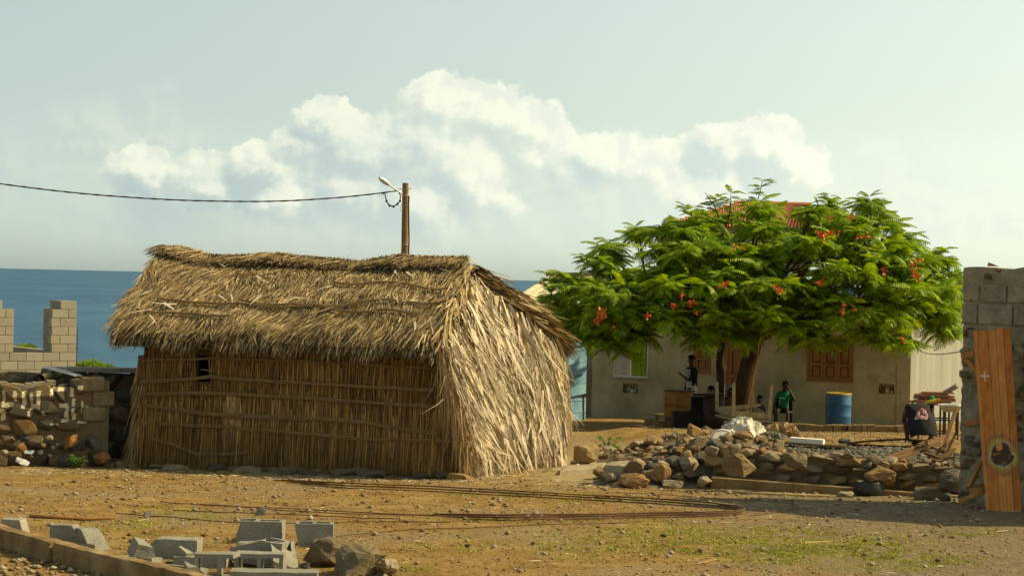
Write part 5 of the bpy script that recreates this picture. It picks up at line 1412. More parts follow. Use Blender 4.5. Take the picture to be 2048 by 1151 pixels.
# ------------------------------------------------------------------ painted timber panel leaning on it
def panel_mat():
    m = surf('panel_wood', [(0, (.27, .078, .010)), (.5, (.46, .15, .022)), (1, (.60, .245, .048))], 5, .7, .25, .4, 18, .004, coords='World', stretch=(3, 3, .25), rand=[(0, (.33, .098, .013)), (.4, (.47, .16, .025)), (.75, (.60, .26, .058)), (1, (.41, .13, .018))], rand_amt=.45, speck=(3.2, .66, (.12, .05, .015), .7))
    q = NT(m.node_tree); b = q.n['Principled BSDF']; old = b.inputs['Base Color'].links[0].from_socket
    P = q.node('ShaderNodeNewGeometry').outputs['Position']
    c = px(2001, 908, 21.2); r0 = (px(2037, 908, 21.2) - c).length
    Pn = q.vmath('ADD', P, q.vmath('MULTIPLY', q.vmath('SUBTRACT', q.noise(P, 9, 4, .65, color=True), (.5, .5, .5)), (.10, 0, .10)))
    d = q.vmath('LENGTH', q.vmath('MULTIPLY', q.vmath('SUBTRACT', Pn, tuple(c)), (1 / r0, 0, 1 / (r0 * 1.22))))
    ring = q.ramp(d, [(0, (.012, .012, .012)), (.50, (.015, .016, .015)), (.57, (.34, .33, .28)), (.62, (.36, .31, .05)), (.74, (.34, .22, .03)), (.82, (.34, .085, .04)), (.92, (.16, .13, .10)), (1.0, (.14, .14, .13))])
    msk = q.math('MULTIPLY', q.math('SUBTRACT', 1.0, q.sstep(d, .80, 1.05)), q.sstep(q.noise(P, 16, 4, .7), .28, .46))
    c2 = px(1997, 893, 21.2); d2 = q.vmath('LENGTH', q.vmath('MULTIPLY', q.vmath('SUBTRACT', Pn, tuple(c2)), (1 / .042, 0, 1 / .05)))
    msk = q.math('MULTIPLY', msk, q.sstep(d2, .85, 1.0))
    col = q.mix(q.math('MULTIPLY', msk, .9), old, ring)
    for (x0, y0, x1, y1) in ((1969, 742, 1972, 762), (1962, 750, 1979, 753)):      # chalk cross
        a, e = px(x0, y1, 21.4), px(x1, y0, 21.4); s = q.vmath('MULTIPLY', q.vmath('ABSOLUTE', q.vmath('SUBTRACT', P, tuple((a + e) / 2))), (2 / abs(e.x - a.x), 0, 2 / abs(e.z - a.z)))
        xx, yy, zz = q.sep(s)[:3]; col = q.mix(q.math('MULTIPLY', q.math('LESS_THAN', q.math('MAXIMUM', xx, zz), 1.0), .75), col, (.6, .55, .45))
    q.put(b.inputs['Base Color'], col); return m
M['panel_wood'] = panel_mat()
pl = empty('timber_hoarding', px(2005, 1022, 20.95), 'tall orange timber panel with a sprayed black eye-like ring leaning on the wall', 'wooden panel')
tl, tr_, bl, br = px(1946, 661, 21.6), px(2021, 657, 21.5), px(1972, 1022, 21.0), px(2044, 1024, 20.9)
q_ = [0, .115, .40, .60, .80, 1.0]
for i in range(5):
    a, b = bl.lerp(br, q_[i] + .004), bl.lerp(br, q_[i + 1] - .004); c, d = tl.lerp(tr_, q_[i] + .004), tl.lerp(tr_, q_[i + 1] - .004)
    th_ = Vector((.012, .032, .004)); dz = Vector((0, 0, random.uniform(-.012, .012))); o = Vector((0, random.uniform(-.004, .004), 0)); 
    pts = [a + o, b + o, d + dz + o, c + dz + o]; pts += [p_ + th_ for p_ in pts]
    MB().add(pts, [(0, 1, 2, 3), (7, 6, 5, 4), (0, 4, 5, 1), (1, 5, 6, 2), (2, 6, 7, 3), (3, 7, 4, 0)]).build('plank', M['panel_wood'], pl)
for q_ in (.12, .86):
    a = tl.lerp(bl, q_) + Vector((.0, .055, 0)); b = tr_.lerp(br, q_) + Vector((0, .055, 0)); MB().bar(a, b, .03, .08).build('batten', M['wood'], pl)
# offcuts wedged around the panel
M['orange_wood'] = surf('orange_wood', [(0, (.30, .12, .025)), (1, (.46, .22, .055))], 7, .7, .25, .3, 30, .004)
br_ = empty('timber_brace', px(1940, 720, 21.75), 'splintered orange timber bracket between the panel and the wall edge', 'timber')
MB().bar(px(1924, 712, 21.95), px(1958, 704, 21.7), .03, .06).build('rail', M['orange_wood'], br_); MB().bar(px(1928, 712, 21.95), px(1956, 744, 21.7), .03, .055).build('strut', M['orange_wood'], br_)
for (a, b, w, lab) in (((1938, 976, 21.25), (1968, 912, 21.5), .06, 'short orange plank propped against the left edge of the panel foot'), ((1940, 985, 21.15), (1972, 980, 21.15), .09, 'orange timber offcut lying behind the panel foot'),
                       ((1933, 846, 22.0), (1960, 842, 21.85), .075, 'orange wood block stuck in the ruined wall beside the panel'), ((1918, 1002, 21.05), (1946, 990, 21.0), .05, 'splintered orange wood chip on the rubble left of the panel')):
    tag(MB().bar(px(*a), px(*b), .035, w, h2=w * .8).build('timber_offcut', M['orange_wood']), lab, 'timber')
a = px(1978, 532, 22.0); tag(MB().add([a, a + Vector((.10, -.04, 0)), a + Vector((.005, 0, .04)), a + Vector((0, .08, 0)), a + Vector((.10, .04, 0)), a + Vector((.005, .08, .04))], [(0, 1, 2), (5, 4, 3), (0, 3, 4, 1), (1, 4, 5, 2), (2, 5, 3, 0)]).build('brick_piece', M['orange_wood']), 'small orange wedge lying on top of the ruined wall', 'wedge')

# ================================================================== RETAINING WALL, RUBBLE HEAP
random.seed(5)
rw0 = px(1425, 972, 23.9); rw1 = px(1925, 985, 23.35)
exT, enT = frame(Vector((rw1.x - rw0.x, rw1.y - rw0.y, 0))); LT = (Vector((rw1.x, rw1.y, 0)) - Vector((rw0.x, rw0.y, 0))).length
rw = empty('retaining_wall', (rw0 + rw1) / 2, 'dry stone retaining wall of rough boulders on a concrete footing', 'wall')
zft = lambda s: g(rw0.x + exT.x * s, rw0.y + exT.y * s - .25)
fz = lambda s: px(1440 + s / LT * 480, 956 + s / LT * 28, 23.6).z
mb = MB(); k_ = 12
for i in range(k_):
    a = rw0 + exT * (LT * i / k_); b = rw0 + exT * (LT * (i + 1) / k_ + .01); a.z = fz(LT * i / k_) - .16; b.z = fz(LT * (i + 1) / k_) - .16
    mb.bar(a + enT * (.05 + random.uniform(-.01, .01)), b + enT * (.05 + random.uniform(-.01, .01)), .34, .32)
mb.build('footing', M['kerb_c'], rw)
stone_wall(rw, rw0, exT, LT, fz, lambda s: fz(s) + .35 - .012 * s, 3, 'rock', .34, (.15, .33), core=True, proud=.02)
for (x_, y_, w, h, mn) in ((1478, 928, .40, .27, 'rock'), (1592, 920, .26, .2, 'rock'), (1760, 950, .36, .22, 'rock')):
    c = px(x_, y_, 23.35); rough_rock('stone', int(x_), (w, .3, h), c, M['rock'], rw, random.uniform(-.2, .2), .85, .16)
for k_ in range(34):        # top course, loose
    s = LT * (k_ + random.random()) / 34; c = rw0 + exT * s; w = random.uniform(.08, .2)
    stone(rw, random.choice(('rock', 'rock', 'rock_dark', 'rock_pale')), (c.x - enT.x * .1, c.y - enT.y * random.uniform(.05, .3), fz(s) + .33 - .012 * s + random.uniform(0, .03)), (w, w * .9, w * .62), (random.uniform(-.4, .4), random.uniform(-.4, .4), random.uniform(0, 6)))
# heap at the left end
heap = empty('rubble_heap', px(1330, 960, 24.5), 'sprawling heap of broken brown stones in front of the house yard', 'rubble')
def heap_z(x_, y_):      # crest line of the heap in photo terms
    return None
HPTS = []
def hmound(x, y):
    """height of the heap above the land"""
    h1 = .40 * math.exp(-((x - 2.15) / .75) ** 2 - ((y - 25.3) / 1.0) ** 2)
    h2 = .26 * math.exp(-((x - 1.65) / .45) ** 2 - ((y - 24.4) / .5) ** 2)
    h3 = .27 * math.exp(-((x - 2.1) / .95) ** 2 - ((y - 29.0) / 1.6) ** 2)
    h4 = .36 * math.exp(-((x - 2.9) / .5) ** 2 - ((y - 25.0) / .9) ** 2)
    return max(h1, h2, h3, h4)
nn = 44; gx = np.linspace(.7, 4.2, nn); gy = np.linspace(23.4, 32.5, 70); vs_ = []; 
for yy in gy:
    for xx in gx: vs_.append((xx, yy, g(xx, yy) - .03 + hmound(xx, yy) * .86 + .03 * mnoise.noise(Vector((xx * 4, yy * 4, 1))) - .06 * (hmound(xx, yy) < .05)))
MB().add(vs_, [(j * nn + i, j * nn + i + 1, (j + 1) * nn + i + 1, (j + 1) * nn + i) for j in range(69) for i in range(nn - 1)]).build('soil', M['mortar'], heap)
cnt = 0; tries = 0; placed = []
while cnt < 285 and tries < 9000:
    tries += 1
    x = random.uniform(.8, 3.9); y = random.choice((random.uniform(23.5, 26.2), random.uniform(23.5, 25.6), random.uniform(27, 31.5)))
    h = hmound(x, y)
    if h < .07 * random.random() + .05: continue
    w = random.choice((.07, .09, .11, .13, .16, .2, .24)) * random.uniform(.85, 1.15) * (.8 if y > 27 else 1)
    if any((x - a) ** 2 + (y - b) ** 2 < (.36 * (w + c)) ** 2 for a, b, c in placed): continue
    placed.append((x, y, w)); cnt += 1
    z = g(x, y) + h * .9 + w * random.uniform(.05, .22)
    stone(heap, random.choices(('rock', 'rock_pale', 'rock_dark'), (6, 2, 2))[0], (x, y, z), (w * random.uniform(.95, 1.35), w, w * random.uniform(.55, .85)), (random.uniform(-.5, .5), random.uniform(-.5, .5), random.uniform(0, 6)))
# individual boulders one can single out
for (x_, y_, d_, sz, mat, rz, lab, nm, seed) in (
        (1172, 909, 27.6, (.34, .3, .30), 'rock', .5, 'brown boulder standing alone beside the palm leaf gable', 'boulder', 71),
        (1243, 940, 24.4, (.46, .42, .24), 'rock_pale', .3, 'smooth pale boulder at the left foot of the rubble heap', 'boulder', 72),
        (1325, 945, 23.95, (.24, .2, .22), 'rock', .8, 'angular reddish boulder in front of the rubble heap', 'boulder', 73),
        (1265, 962, 23.75, (.38, .25, .20), 'rock', .2, 'jagged brown rock slab at the left end of the rubble heap', 'boulder', 74),
        (1905, 960, 22.75, (.30, .28, .24), 'rock_dark', .2, 'dark grey boulder against the foot of the ruined wall', 'boulder', 75),
        (1855, 988, 22.85, (.36, .24, .17), 'rock', .1, 'long brown stone lying below the retaining wall', 'boulder', 76),
        (1895, 998, 22.5, (.15, .13, .12), 'rock_dark', .9, 'small square grey stone below the dark boulder', 'boulder', 77),
        (1408, 962, 23.6, (.16, .14, .13), 'rock_pale', .4, 'pale cube-shaped stone in front of the rubble heap', 'boulder', 78),
        (1690, 992, 22.9, (.22, .16, .09), 'rock_pale', .4, 'pale crumbly lump lying below the retaining wall', 'boulder', 79),
        (1345, 968, 23.5, (.26, .14, .10), 'rock_pale', .1, 'flat pale stone lying before the rubble heap', 'boulder', 80)):
    p_ = px(x_, y_, d_); gz = g(p_.x, p_.y) + sz[2] * .32
    if p_.z < gz: p_.z = gz
    o = rough_rock(nm, seed, sz, p_, M[mat], None, rz, .5, .08); tag(o, lab, 'boulder')
# pale stone step in the path
for (pts, lab) in (([(1160, 936), (1225, 926), (1300, 918), (1296, 908), (1230, 912), (1175, 924)], 'flat pale stone step set in the path beside the hut'), ([(1120, 950), (1210, 944), (1215, 934), (1165, 934), (1128, 940)], 'low flat slab on the path nearest the palm gable')):
    top = [gp(x_, y_) for x_, y_ in pts]; n_ = len(top); h_ = .055
    tp = [p_ + Vector((0, 0, h_ + random.uniform(-.008, .008))) for p_ in top]; bt_ = [p_ - Vector((0, 0, .1)) for p_ in top]
    cen = sum((p_ for p_ in tp), Vector()) / n_; inn = [p_.lerp(cen, .12) + Vector((0, 0, .012)) for p_ in tp]
    tag(MB().add(tp + bt_ + inn, [(i, n_ + i, n_ + (i + 1) % n_, (i + 1) % n_)[::-1] for i in range(n_)] + [(i, (i + 1) % n_, 2 * n_ + (i + 1) % n_, 2 * n_ + i) for i in range(n_)] + [tuple(range(2 * n_, 3 * n_))]).build('stone_slab', M['rock_pale']), lab, 'slab')
# foundation stones under the hut wall
fd_ = empty('hut_foundation', hitfront(500, 930, .1), 'row of low brown stones along the foot of the hut wall', 'stones')
for k_ in range(30):
    x_ = 315 + k_ * 21 + random.uniform(-6, 6); p_ = gp(x_, 936 + (x_ - 320) * .036 + random.uniform(-3, 4)); w = random.uniform(.12, .3)
    stone(fd_, random.choice(('rock', 'rock_dark', 'rock')), p_ + Vector((0, 0, .02)), (w * 1.3, w * .8, w * .5), (random.uniform(-.15, .15), random.uniform(-.15, .15), random.uniform(-.4, .4)))
# black pot and greenery
c = gp(1741, 992); mb = MB(); mb.lathe((c.x, c.y + .1, c.z), [(0, 0), (.13, 0), (.17, .05), (.175, .12), (.16, .15), (.165, .165), (.145, .165), (.14, .06), (0, .05)], 20)
tag(mb.build('cooking_pot', M['black_plastic']), 'black round pot lying below the retaining wall', 'pot')
c = px(1214, 888, 31.0); c.z = max(c.z - .12, g(c.x, c.y)); leafy_plant('weed_plant', c, .22, 26, 'bright green leafy plant beside the rear of the rubble heap', 12, .10)


# ================================================================== PEOPLE
def fabric(name, c, c2=None): 
    M[name] = surf(name, [(0, tuple(v * .8 for v in c)), (1, c2 or c)], 12, .85, .15, .25, 60, .004)
fabric('cloth_black', (.018, .018, .018)); fabric('cloth_white', (.52, .50, .44)); fabric('cloth_green', (.012, .19, .075)); fabric('cloth_dark', (.035, .025, .02)); fabric('cloth_navy', (.03, .035, .05)); fabric('cloth_teal', (.16, .42, .46)); fabric('cloth_brown', (.10, .055, .03)); fabric('cloth_pink', (.60, .08, .13)); fabric('shoe', (.05, .035, .025))


def person(loc, yaw, J, regions, label, hair=True, face=True, scale=1.0, cap=None):
    """J: joints in metres, x right, y facing direction, z up; one continuous skinned body; regions: bone -> material"""
    root = empty('person', loc, label, 'person')
    names = []; pos = []; rad = []; edges = []; bone = []
    def add(n_, p_, r_): names.append(n_); pos.append(Vector(p_)); rad.append(r_); return len(names) - 1
    def lk(a, b, bn): edges.append((names.index(a) if isinstance(a, str) else a, names.index(b) if isinstance(b, str) else b)); bone.append(bn)
    R0_ = dict(pelvis=(.135, .11), waist=(.135, .105), chest=(.18, .13), neck=(.052, .055), headb=(.07, .075), headm=(.078, .092), headt=(.062, .07), sh=(.072, .068), el=(.05, .047), wr=(.028, .024), palm=(.036, .018), hip=(.088, .09), kn=(.06, .06), an=(.038, .042), toe=(.042, .03))
    for n_ in ('pelvis', 'waist', 'chest', 'neck', 'headb', 'headm', 'headt'): add(n_, J[n_], R0_[n_])
    for a, b, bn in (('pelvis', 'waist', 'torso'), ('waist', 'chest', 'torso'), ('chest', 'neck', 'neck'), ('neck', 'headb', 'head'), ('headb', 'headm', 'head'), ('headm', 'headt', 'head')): lk(a, b, bn)
    for s in 'LR':
        for n_ in ('sh', 'el', 'wr', 'palm'): add(n_ + s, J[n_ + s], R0_[n_])
        lk('chest', 'sh' + s, 'torso'); lk('sh' + s, 'el' + s, 'uparm'); lk('el' + s, 'wr' + s, 'forearm'); lk('wr' + s, 'palm' + s, 'hand')
        w, p_ = Vector(J['wr' + s]), Vector(J['palm' + s]); d = (p_ - w).normalized(); side = d.cross(Vector((0, 1, 0)) if abs(d.y) < .8 else Vector((0, 0, 1))).normalized(); curl = side.cross(d)
        for k_, (o, ln) in enumerate(((-.030, .062), (-.011, .075), (.009, .072), (.027, .056))):
            a = add('f%s%d' % (s, k_), p_ + side * o + d * .025, (.009, .009)); b = add('g%s%d' % (s, k_), p_ + side * o * 1.1 + d * (.025 + ln * .55) + curl * .012, (.008, .008)); c = add('h%s%d' % (s, k_), p_ + side * o * 1.15 + d * (.025 + ln * .9) + curl * .034, (.0075, .0075))
            lk('palm' + s, a, 'hand'); lk(a, b, 'hand'); lk(b, c, 'hand')
        a = add('t0' + s, w.lerp(p_, .55) - side * .042 + curl * .008, (.011, .011)); b = add('t1' + s, w.lerp(p_, 1.0) - side * .06 + curl * .02, (.009, .009)); lk('wr' + s, a, 'hand'); lk(a, b, 'hand')
        for n_ in ('hip', 'kn', 'an', 'toe'): add(n_ + s, J[n_ + s], R0_[n_])
        lk('pelvis', 'hip' + s, 'hips'); lk('hip' + s, 'kn' + s, 'thigh'); lk('kn' + s, 'an' + s, 'shin'); lk('an' + s, 'toe' + s, 'foot')
    me = bpy.data.meshes.new('tmp'); me.from_pydata([p_ * scale for p_ in pos], edges, []); ob = bpy.data.objects.new('tmp', me); COL.objects.link(ob)
    md = ob.modifiers.new('skin', 'SKIN'); md.use_smooth_shade = True
    sl = me.skin_vertices[0].data if me.skin_vertices else None
    if sl is None:
        bm = bmesh.new(); bm.from_mesh(me); bm.verts.layers.skin.verify(); bm.to_mesh(me); bm.free(); sl = me.skin_vertices[0].data
    for i, sv in enumerate(sl): sv.radius = (rad[i][0] * scale, rad[i][1] * scale); sv.use_root = (i == 0); sv.use_loose = False
    sub = ob.modifiers.new('sub', 'SUBSURF'); sub.levels = 1; sub.render_levels = 1
    dg = bpy.context.evaluated_depsgraph_get(); bme = bpy.data.meshes.new_from_object(ob.evaluated_get(dg)); bpy.data.objects.remove(ob)
    mats = sorted(set(regions.values())); bme.materials.clear()
    for m_ in mats: bme.materials.append(M[m_])
    EA = np.array([pos[a] * scale for a, b in edges]); EB = np.array([pos[b] * scale for a, b in edges]); AB = EB - EA; bias = np.array([-.03 * scale if bn == 'torso' else 0 for bn in bone])
    C = np.zeros(len(bme.polygons) * 3); bme.polygons.foreach_get('center', C); C = C.reshape(-1, 3)
    tq = np.clip(((C[:, None] - EA[None]) * AB[None]).sum(-1) / np.maximum((AB ** 2).sum(-1), 1e-9)[None], 0, 1)
    dist = np.linalg.norm(C[:, None] - EA[None] - AB[None] * tq[..., None], axis=-1) + bias[None]; bi = dist.argmin(1)
    bme.polygons.foreach_set('material_index', [mats.index(regions.get(bone[i], 'skin')) for i in bi]); bme.polygons.foreach_set('use_smooth', [True] * len(C))
    bo = link('body', bme, None, root, loc, (0, 0, yaw))
    hm, ht, hb = Vector(J['headm']) * scale, Vector(J['headt']) * scale, Vector(J['headb']) * scale
    upv = (ht - hb).normalized(); fw = Vector(J.get('look', (0, 1, 0))).normalized(); fw = (fw - upv * fw.dot(upv)).normalized(); rt = fw.cross(upv)
    Rz = Matrix.Rotation(yaw, 3, 'Z'); L0 = Vector(loc)
    def W_(p_): return L0 + Rz @ p_
    if hair or cap:
        bm = bmesh.new(); bmesh.ops.create_uvsphere(bm, u_segments=16, v_segments=10, radius=1)
        kill = [v for v in bm.verts if v.co.z < -.25 or (v.co.y > .45 and v.co.z < .42)]
        bmesh.ops.delete(bm, geom=kill, context='VERTS')
        for v in bm.verts:
            k_ = 1 + (random.uniform(-.05, .06) if not cap else 0); v.co = rt * v.co.x * .094 * scale * k_ + fw * v.co.y * .108 * scale * k_ + upv * v.co.z * .112 * scale * k_
        m2 = bpy.data.meshes.new('hair'); bm.to_mesh(m2); bm.free(); m2.materials.append(M[cap] if cap else M['hair'])
        for p_ in m2.polygons: p_.use_smooth = bool(cap)
        sd_ = m2; o = link('cap' if cap else 'hair', m2, None, root, W_(hm + upv * .012 * scale - fw * .004), (0, 0, yaw))
        md_ = o.modifiers.new('thick', 'SOLIDIFY'); md_.thickness = .008
        if cap:
            br = []; 
            for a_ in np.linspace(-.9, .9, 9): br += [hm + fw * (.10 * math.cos(a_)) * scale + rt * .095 * math.sin(a_) * scale + upv * .045 * scale, hm + fw * (.10 * math.cos(a_) + .075 * math.cos(a_ * .9)) * scale + rt * .095 * math.sin(a_) * scale + upv * .03 * scale]
            mb = MB(); mb.add([W_(p_) for p_ in br], [(2 * i, 2 * i + 1, 2 * i + 3, 2 * i + 2) for i in range(8)]); mb.add([W_(p_) - Vector((0, 0, .005)) for p_ in br], [(2 * i + 2, 2 * i + 3, 2 * i + 1, 2 * i) for i in range(8)]); mb.build('brim', M[cap], o)
    if face:
        for s in (-1, 1):
            MB().lathe(W_(hm + fw * .086 * scale + rt * s * .033 * scale - upv * .012 * scale), [(0, -.011 * scale), (.012 * scale, -.005 * scale), (.013 * scale, .004 * scale), (0, .010 * scale)], 8).build('eye', M['cloth_white'], root)
            MB().lathe(W_(hm + rt * s * .088 * scale - upv * .02 * scale), [(0, -.03 * scale), (.012 * scale, -.02 * scale), (.015 * scale, .01 * scale), (0, .03 * scale)], 8).build('ear', M['skin'], root)
        a = hm + fw * .085 * scale; MB().add([W_(a + upv * -.005 * scale), W_(a + rt * .018 * scale - upv * .05 * scale), W_(a - rt * .018 * scale - upv * .05 * scale), W_(a + fw * .026 * scale - upv * .045 * scale)], [(0, 1, 3), (0, 3, 2), (1, 2, 3)]).build('nose', M['skin'], root)
        MB().tube([W_(hb + fw * .075 * scale - rt * .025 * scale + upv * .01), W_(hb + fw * .082 * scale + upv * .008), W_(hb + fw * .075 * scale + rt * .025 * scale + upv * .01)], .006 * scale, 5).build('mouth', M['cloth_brown'], root)
    return root


def stand(armL=None, armR=None, lean=0.0):
    J = dict(pelvis=(0, 0, .93), waist=(0, .01 + lean * .3, 1.08), chest=(0, .0 + lean, 1.28), neck=(0, lean, 1.43), headb=(0, .03 + lean, 1.52), headm=(0, .035 + lean, 1.60), headt=(0, .025 + lean, 1.655))
    for s, k_ in (('L', -1), ('R', 1)):
        J['sh' + s] = (.165 * k_, lean, 1.36); J['el' + s] = (.21 * k_, -.02 + lean, 1.09); J['wr' + s] = (.22 * k_, .06 + lean, .86); J['palm' + s] = (.22 * k_, .08 + lean, .79)
        J['hip' + s] = (.085 * k_, 0, .86); J['kn' + s] = (.10 * k_, .02, .48); J['an' + s] = (.11 * k_, 0, .085); J['toe' + s] = (.125 * k_, .15, .04)
    for s, a in (('L', armL), ('R', armR)):
        if a: J['el' + s], J['wr' + s], J['palm' + s] = a
    return J
def sit(seat=.42, lean=0.0, spread=.14, look=None, head=(0, 0)):
    J = dict(pelvis=(0, 0, seat + .09), waist=(0, .02 + lean * .4, seat + .26), chest=(0, .0 + lean, seat + .46), neck=(0, lean + .01, seat + .61), headb=(head[0], .04 + lean + head[1], seat + .70), headm=(head[0] * 1.3, .05 + lean + head[1] * 1.3, seat + .78), headt=(head[0] * 1.4, .04 + lean + head[1] * 1.5, seat + .835))
    for s, k_ in (('L', -1), ('R', 1)):
        J['sh' + s] = (.165 * k_, lean, seat + .53); J['el' + s] = (.22 * k_, .03 + lean, seat + .26); J['wr' + s] = (.15 * k_, .25, seat + .20); J['palm' + s] = (.12 * k_, .32, seat + .20)
        J['hip' + s] = (.085 * k_, .05, seat + .07); J['kn' + s] = (spread * k_, .43, seat + .05); J['an' + s] = (spread * k_ * 1.05, .42, .09); J['toe' + s] = (spread * k_ * 1.15, .56, .04)
    if look: J['look'] = look
    return J


# standing figure in a dark jacket, one hand lifted (faces left)
c = px(1383, 850, 46.4); c.z = g(c.x, c.y)
J = stand(armL=((-.10, .16, 1.08), (-.10, .36, 1.21), (-.10, .42, 1.26)), lean=.02)
person(c, R_(118), J, dict(torso='cloth_black', uparm='cloth_black', forearm='skin', hand='skin', neck='cloth_black', head='skin', hips='cloth_white', thigh='cloth_white', shin='cloth_navy', foot='shoe'), 'standing person in black jacket and striped white top lifting one hand', scale=.94)
# white striped top showing at the open front
pr = bpy.data.objects['person']; Rz = Matrix.Rotation(R_(118), 3, 'Z'); mb = MB()
for k_ in range(9):
    z = .93 + k_ * .05; ww = .075 if k_ > 2 else .10
    mb.tube([c + Rz @ (Vector((u * ww - .03, .115 + .02 * math.cos(u * 1.4) + (.02 if k_ > 4 else 0), z)) * .94) for u in (-1, -.5, 0, .5, 1)], .019 if k_ % 2 else .023, 6)
mb.build('striped_shirt', M['cloth_white'], pr)
# seated figure in green
c = px(1566, 850, 46.9); c.z = g(c.x, c.y)
J = sit(.40, -.05, .15, look=(-.5, 1, -.2), head=(-.03, .02)); J['elL'] = (-.34, .08, .72); J['wrL'] = (-.16, .14, 1.08); J['palmL'] = (-.10, .13, 1.14); J['elR'] = (.25, -.02, .66); J['wrR'] = (.27, .06, .45); J['palmR'] = (.27, .09, .38)
gp_ = person(c, R_(180 - 12), {k_: tuple(Vector(v_) ) for k_, v_ in J.items()}, dict(torso='cloth_green', uparm='cloth_green', forearm='skin', hand='skin', neck='skin', head='skin', hips='cloth_dark', thigh='cloth_dark', shin='skin', foot='shoe'), 'person in green shirt sitting on a chair with one hand to the face', scale=.82)
Rz = Matrix.Rotation(R_(168), 3, 'Z')
mb = MB()
for k_ in range(5): mb.box(c + Rz @ (Vector((.02 + .035 * k_ - .06, .10, .80 + .006 * (k_ % 2))) * .82), (.022, .008, .022 + .008 * (k_ % 2)), Rz)
mb.box(c + Rz @ (Vector((.10, .095, .70)) * .82), (.018, .008, .10), Rz); mb.build('shirt_print', M['cloth_white'], gp_)
ch_ = empty('chair', c, 'dark chair under the person in the green shirt', 'chair'); Rc = Rz
for sx_ in (-.19, .19):
    for sy in (-.2, .2): MB().bar(c + Rc @ Vector((sx_, sy, 0)), c + Rc @ Vector((sx_ * .95, sy * .95, .31)), .03, .03).build('leg', M['cloth_dark'], ch_)
MB().box(c + Vector((0, 0, .325)), (.40, .40, .03), Rc).build('seat', M['cloth_brown'], ch_)
MB().box(c + Rc @ Vector((0, -.23, .52)), (.40, .025, .40), Rc).build('backrest', M['cloth_dark'], ch_)
# people sitting low behind the stove and the table
for (x_, d_, y_, yaw, lab, cap, sc_, tor) in ((1456, 44.9, 774, 195, 'person in a bright teal cap sitting behind the upturned table', 'cloth_teal', .95, 'cloth_brown'), (1425, 45.6, 783, 165, 'person with short dark hair sitting behind the sooty stove', None, .92, 'cloth_dark'), (1517, 44.5, 801, 185, 'small person with dark hair crouching behind the upturned table legs', None, .72, 'cloth_dark')):
    top = px(x_, y_, d_); gz = g(top.x, top.y); seat = max(.12, (top.z - gz) / sc_ - .90)
    J = sit(seat, .10, .2, head=(0, .04))
    if seat < .3:
        for s, k_ in (('L', -1), ('R', 1)): J['kn' + s] = (.2 * k_, .36, .42); J['an' + s] = (.18 * k_, .30, .07); J['toe' + s] = (.2 * k_, .43, .04)
    person((top.x, top.y, gz), R_(yaw), J, dict(torso=tor, uparm=tor, forearm='skin', hand='skin', neck='skin', head='skin', hips='cloth_navy', thigh='cloth_navy', shin='skin', foot='shoe'), lab, cap=cap, scale=sc_)
    if seat >= .16:
        so_ = empty('stool', (top.x, top.y, gz), 'low wooden stool under the ' + ('person in the teal cap' if cap else 'person behind the stove' if sc_ > .8 else 'small crouching person'), 'stool'); h_ = seat * sc_ - .02
        MB().box((top.x, top.y, gz + h_ - .02), (.3, .26, .035)).build('seat', M['wood_old'], so_)
        for a_ in (-.1, .1):
            for b__ in (-.08, .08): MB().bar((top.x + a_, top.y + b__, gz), (top.x + a_, top.y + b__, gz + h_ - .04), .03, .03).build('leg', M['wood_old'], so_)
# person in the black jersey, bending away from us
c = px(1848, 886, 30.6); c.z = g(c.x, c.y) - .02
J = sit(.20, .0, .22)
J.update(pelvis=(0, 0, .26), waist=(0, .08, .42), chest=(-.02, .24, .58), neck=(-.03, .40, .64), headb=(-.03, .48, .60), headm=(-.03, .55, .56), headt=(-.03, .60, .53), look=(0, .5, -1))
for s, k_ in (('L', -1), ('R', 1)):
    J['sh' + s] = (.19 * k_ - .02, .30, .62); J['el' + s] = (.26 * k_, .38, .38); J['wr' + s] = (.14 * k_, .50, .22); J['palm' + s] = (.10 * k_, .55, .17)
    J['hip' + s] = (.1 * k_, .04, .24); J['kn' + s] = (.24 * k_, .34, .36); J['an' + s] = (.2 * k_, .30, .08); J['toe' + s] = (.2 * k_, .44, .04)
jp = person(c, R_(4), J, dict(torso='cloth_black', uparm='skin', forearm='skin', hand='skin', neck='cloth_black', head='skin', hips='cloth_navy', thigh='cloth_navy', shin='skin', foot='shoe'), 'person in a black sleeveless jersey numbered 23 bending over with back turned', scale=.9)
# jersey hanging loose over the back, with the printed number
def jers(u, v):
    """u across -1..1, v 0 waist .. 1 shoulders"""
    w = .235 - .035 * v + .03 * math.sin(v * 3); y = -.115 + .03 * v + .26 * v ** 1.6; z = .17 + .53 * v - .10 * v ** 3
    return Vector((u * w - .02 * v, y + .12 * abs(u) ** 2.4, z - .05 * abs(u) ** 3 + .006 * math.sin(u * 9 + v * 7))) * .9
Rz = Matrix.Rotation(R_(4), 3, 'Z'); n1, n2 = 22, 18; mb = MB()
mb.add([c + Rz @ jers(-1 + 2 * i / n1, j / n2) for j in range(n2 + 1) for i in range(n1 + 1)], [(j * (n1 + 1) + i, j * (n1 + 1) + i + 1, (j + 1) * (n1 + 1) + i + 1, (j + 1) * (n1 + 1) + i) for j in range(n2) for i in range(n1)], True)
js = mb.build('jersey', M['cloth_black'], jp)
sdm = js.modifiers.new('thick', 'SOLIDIFY'); sdm.thickness = .006; sdm.offset = -1
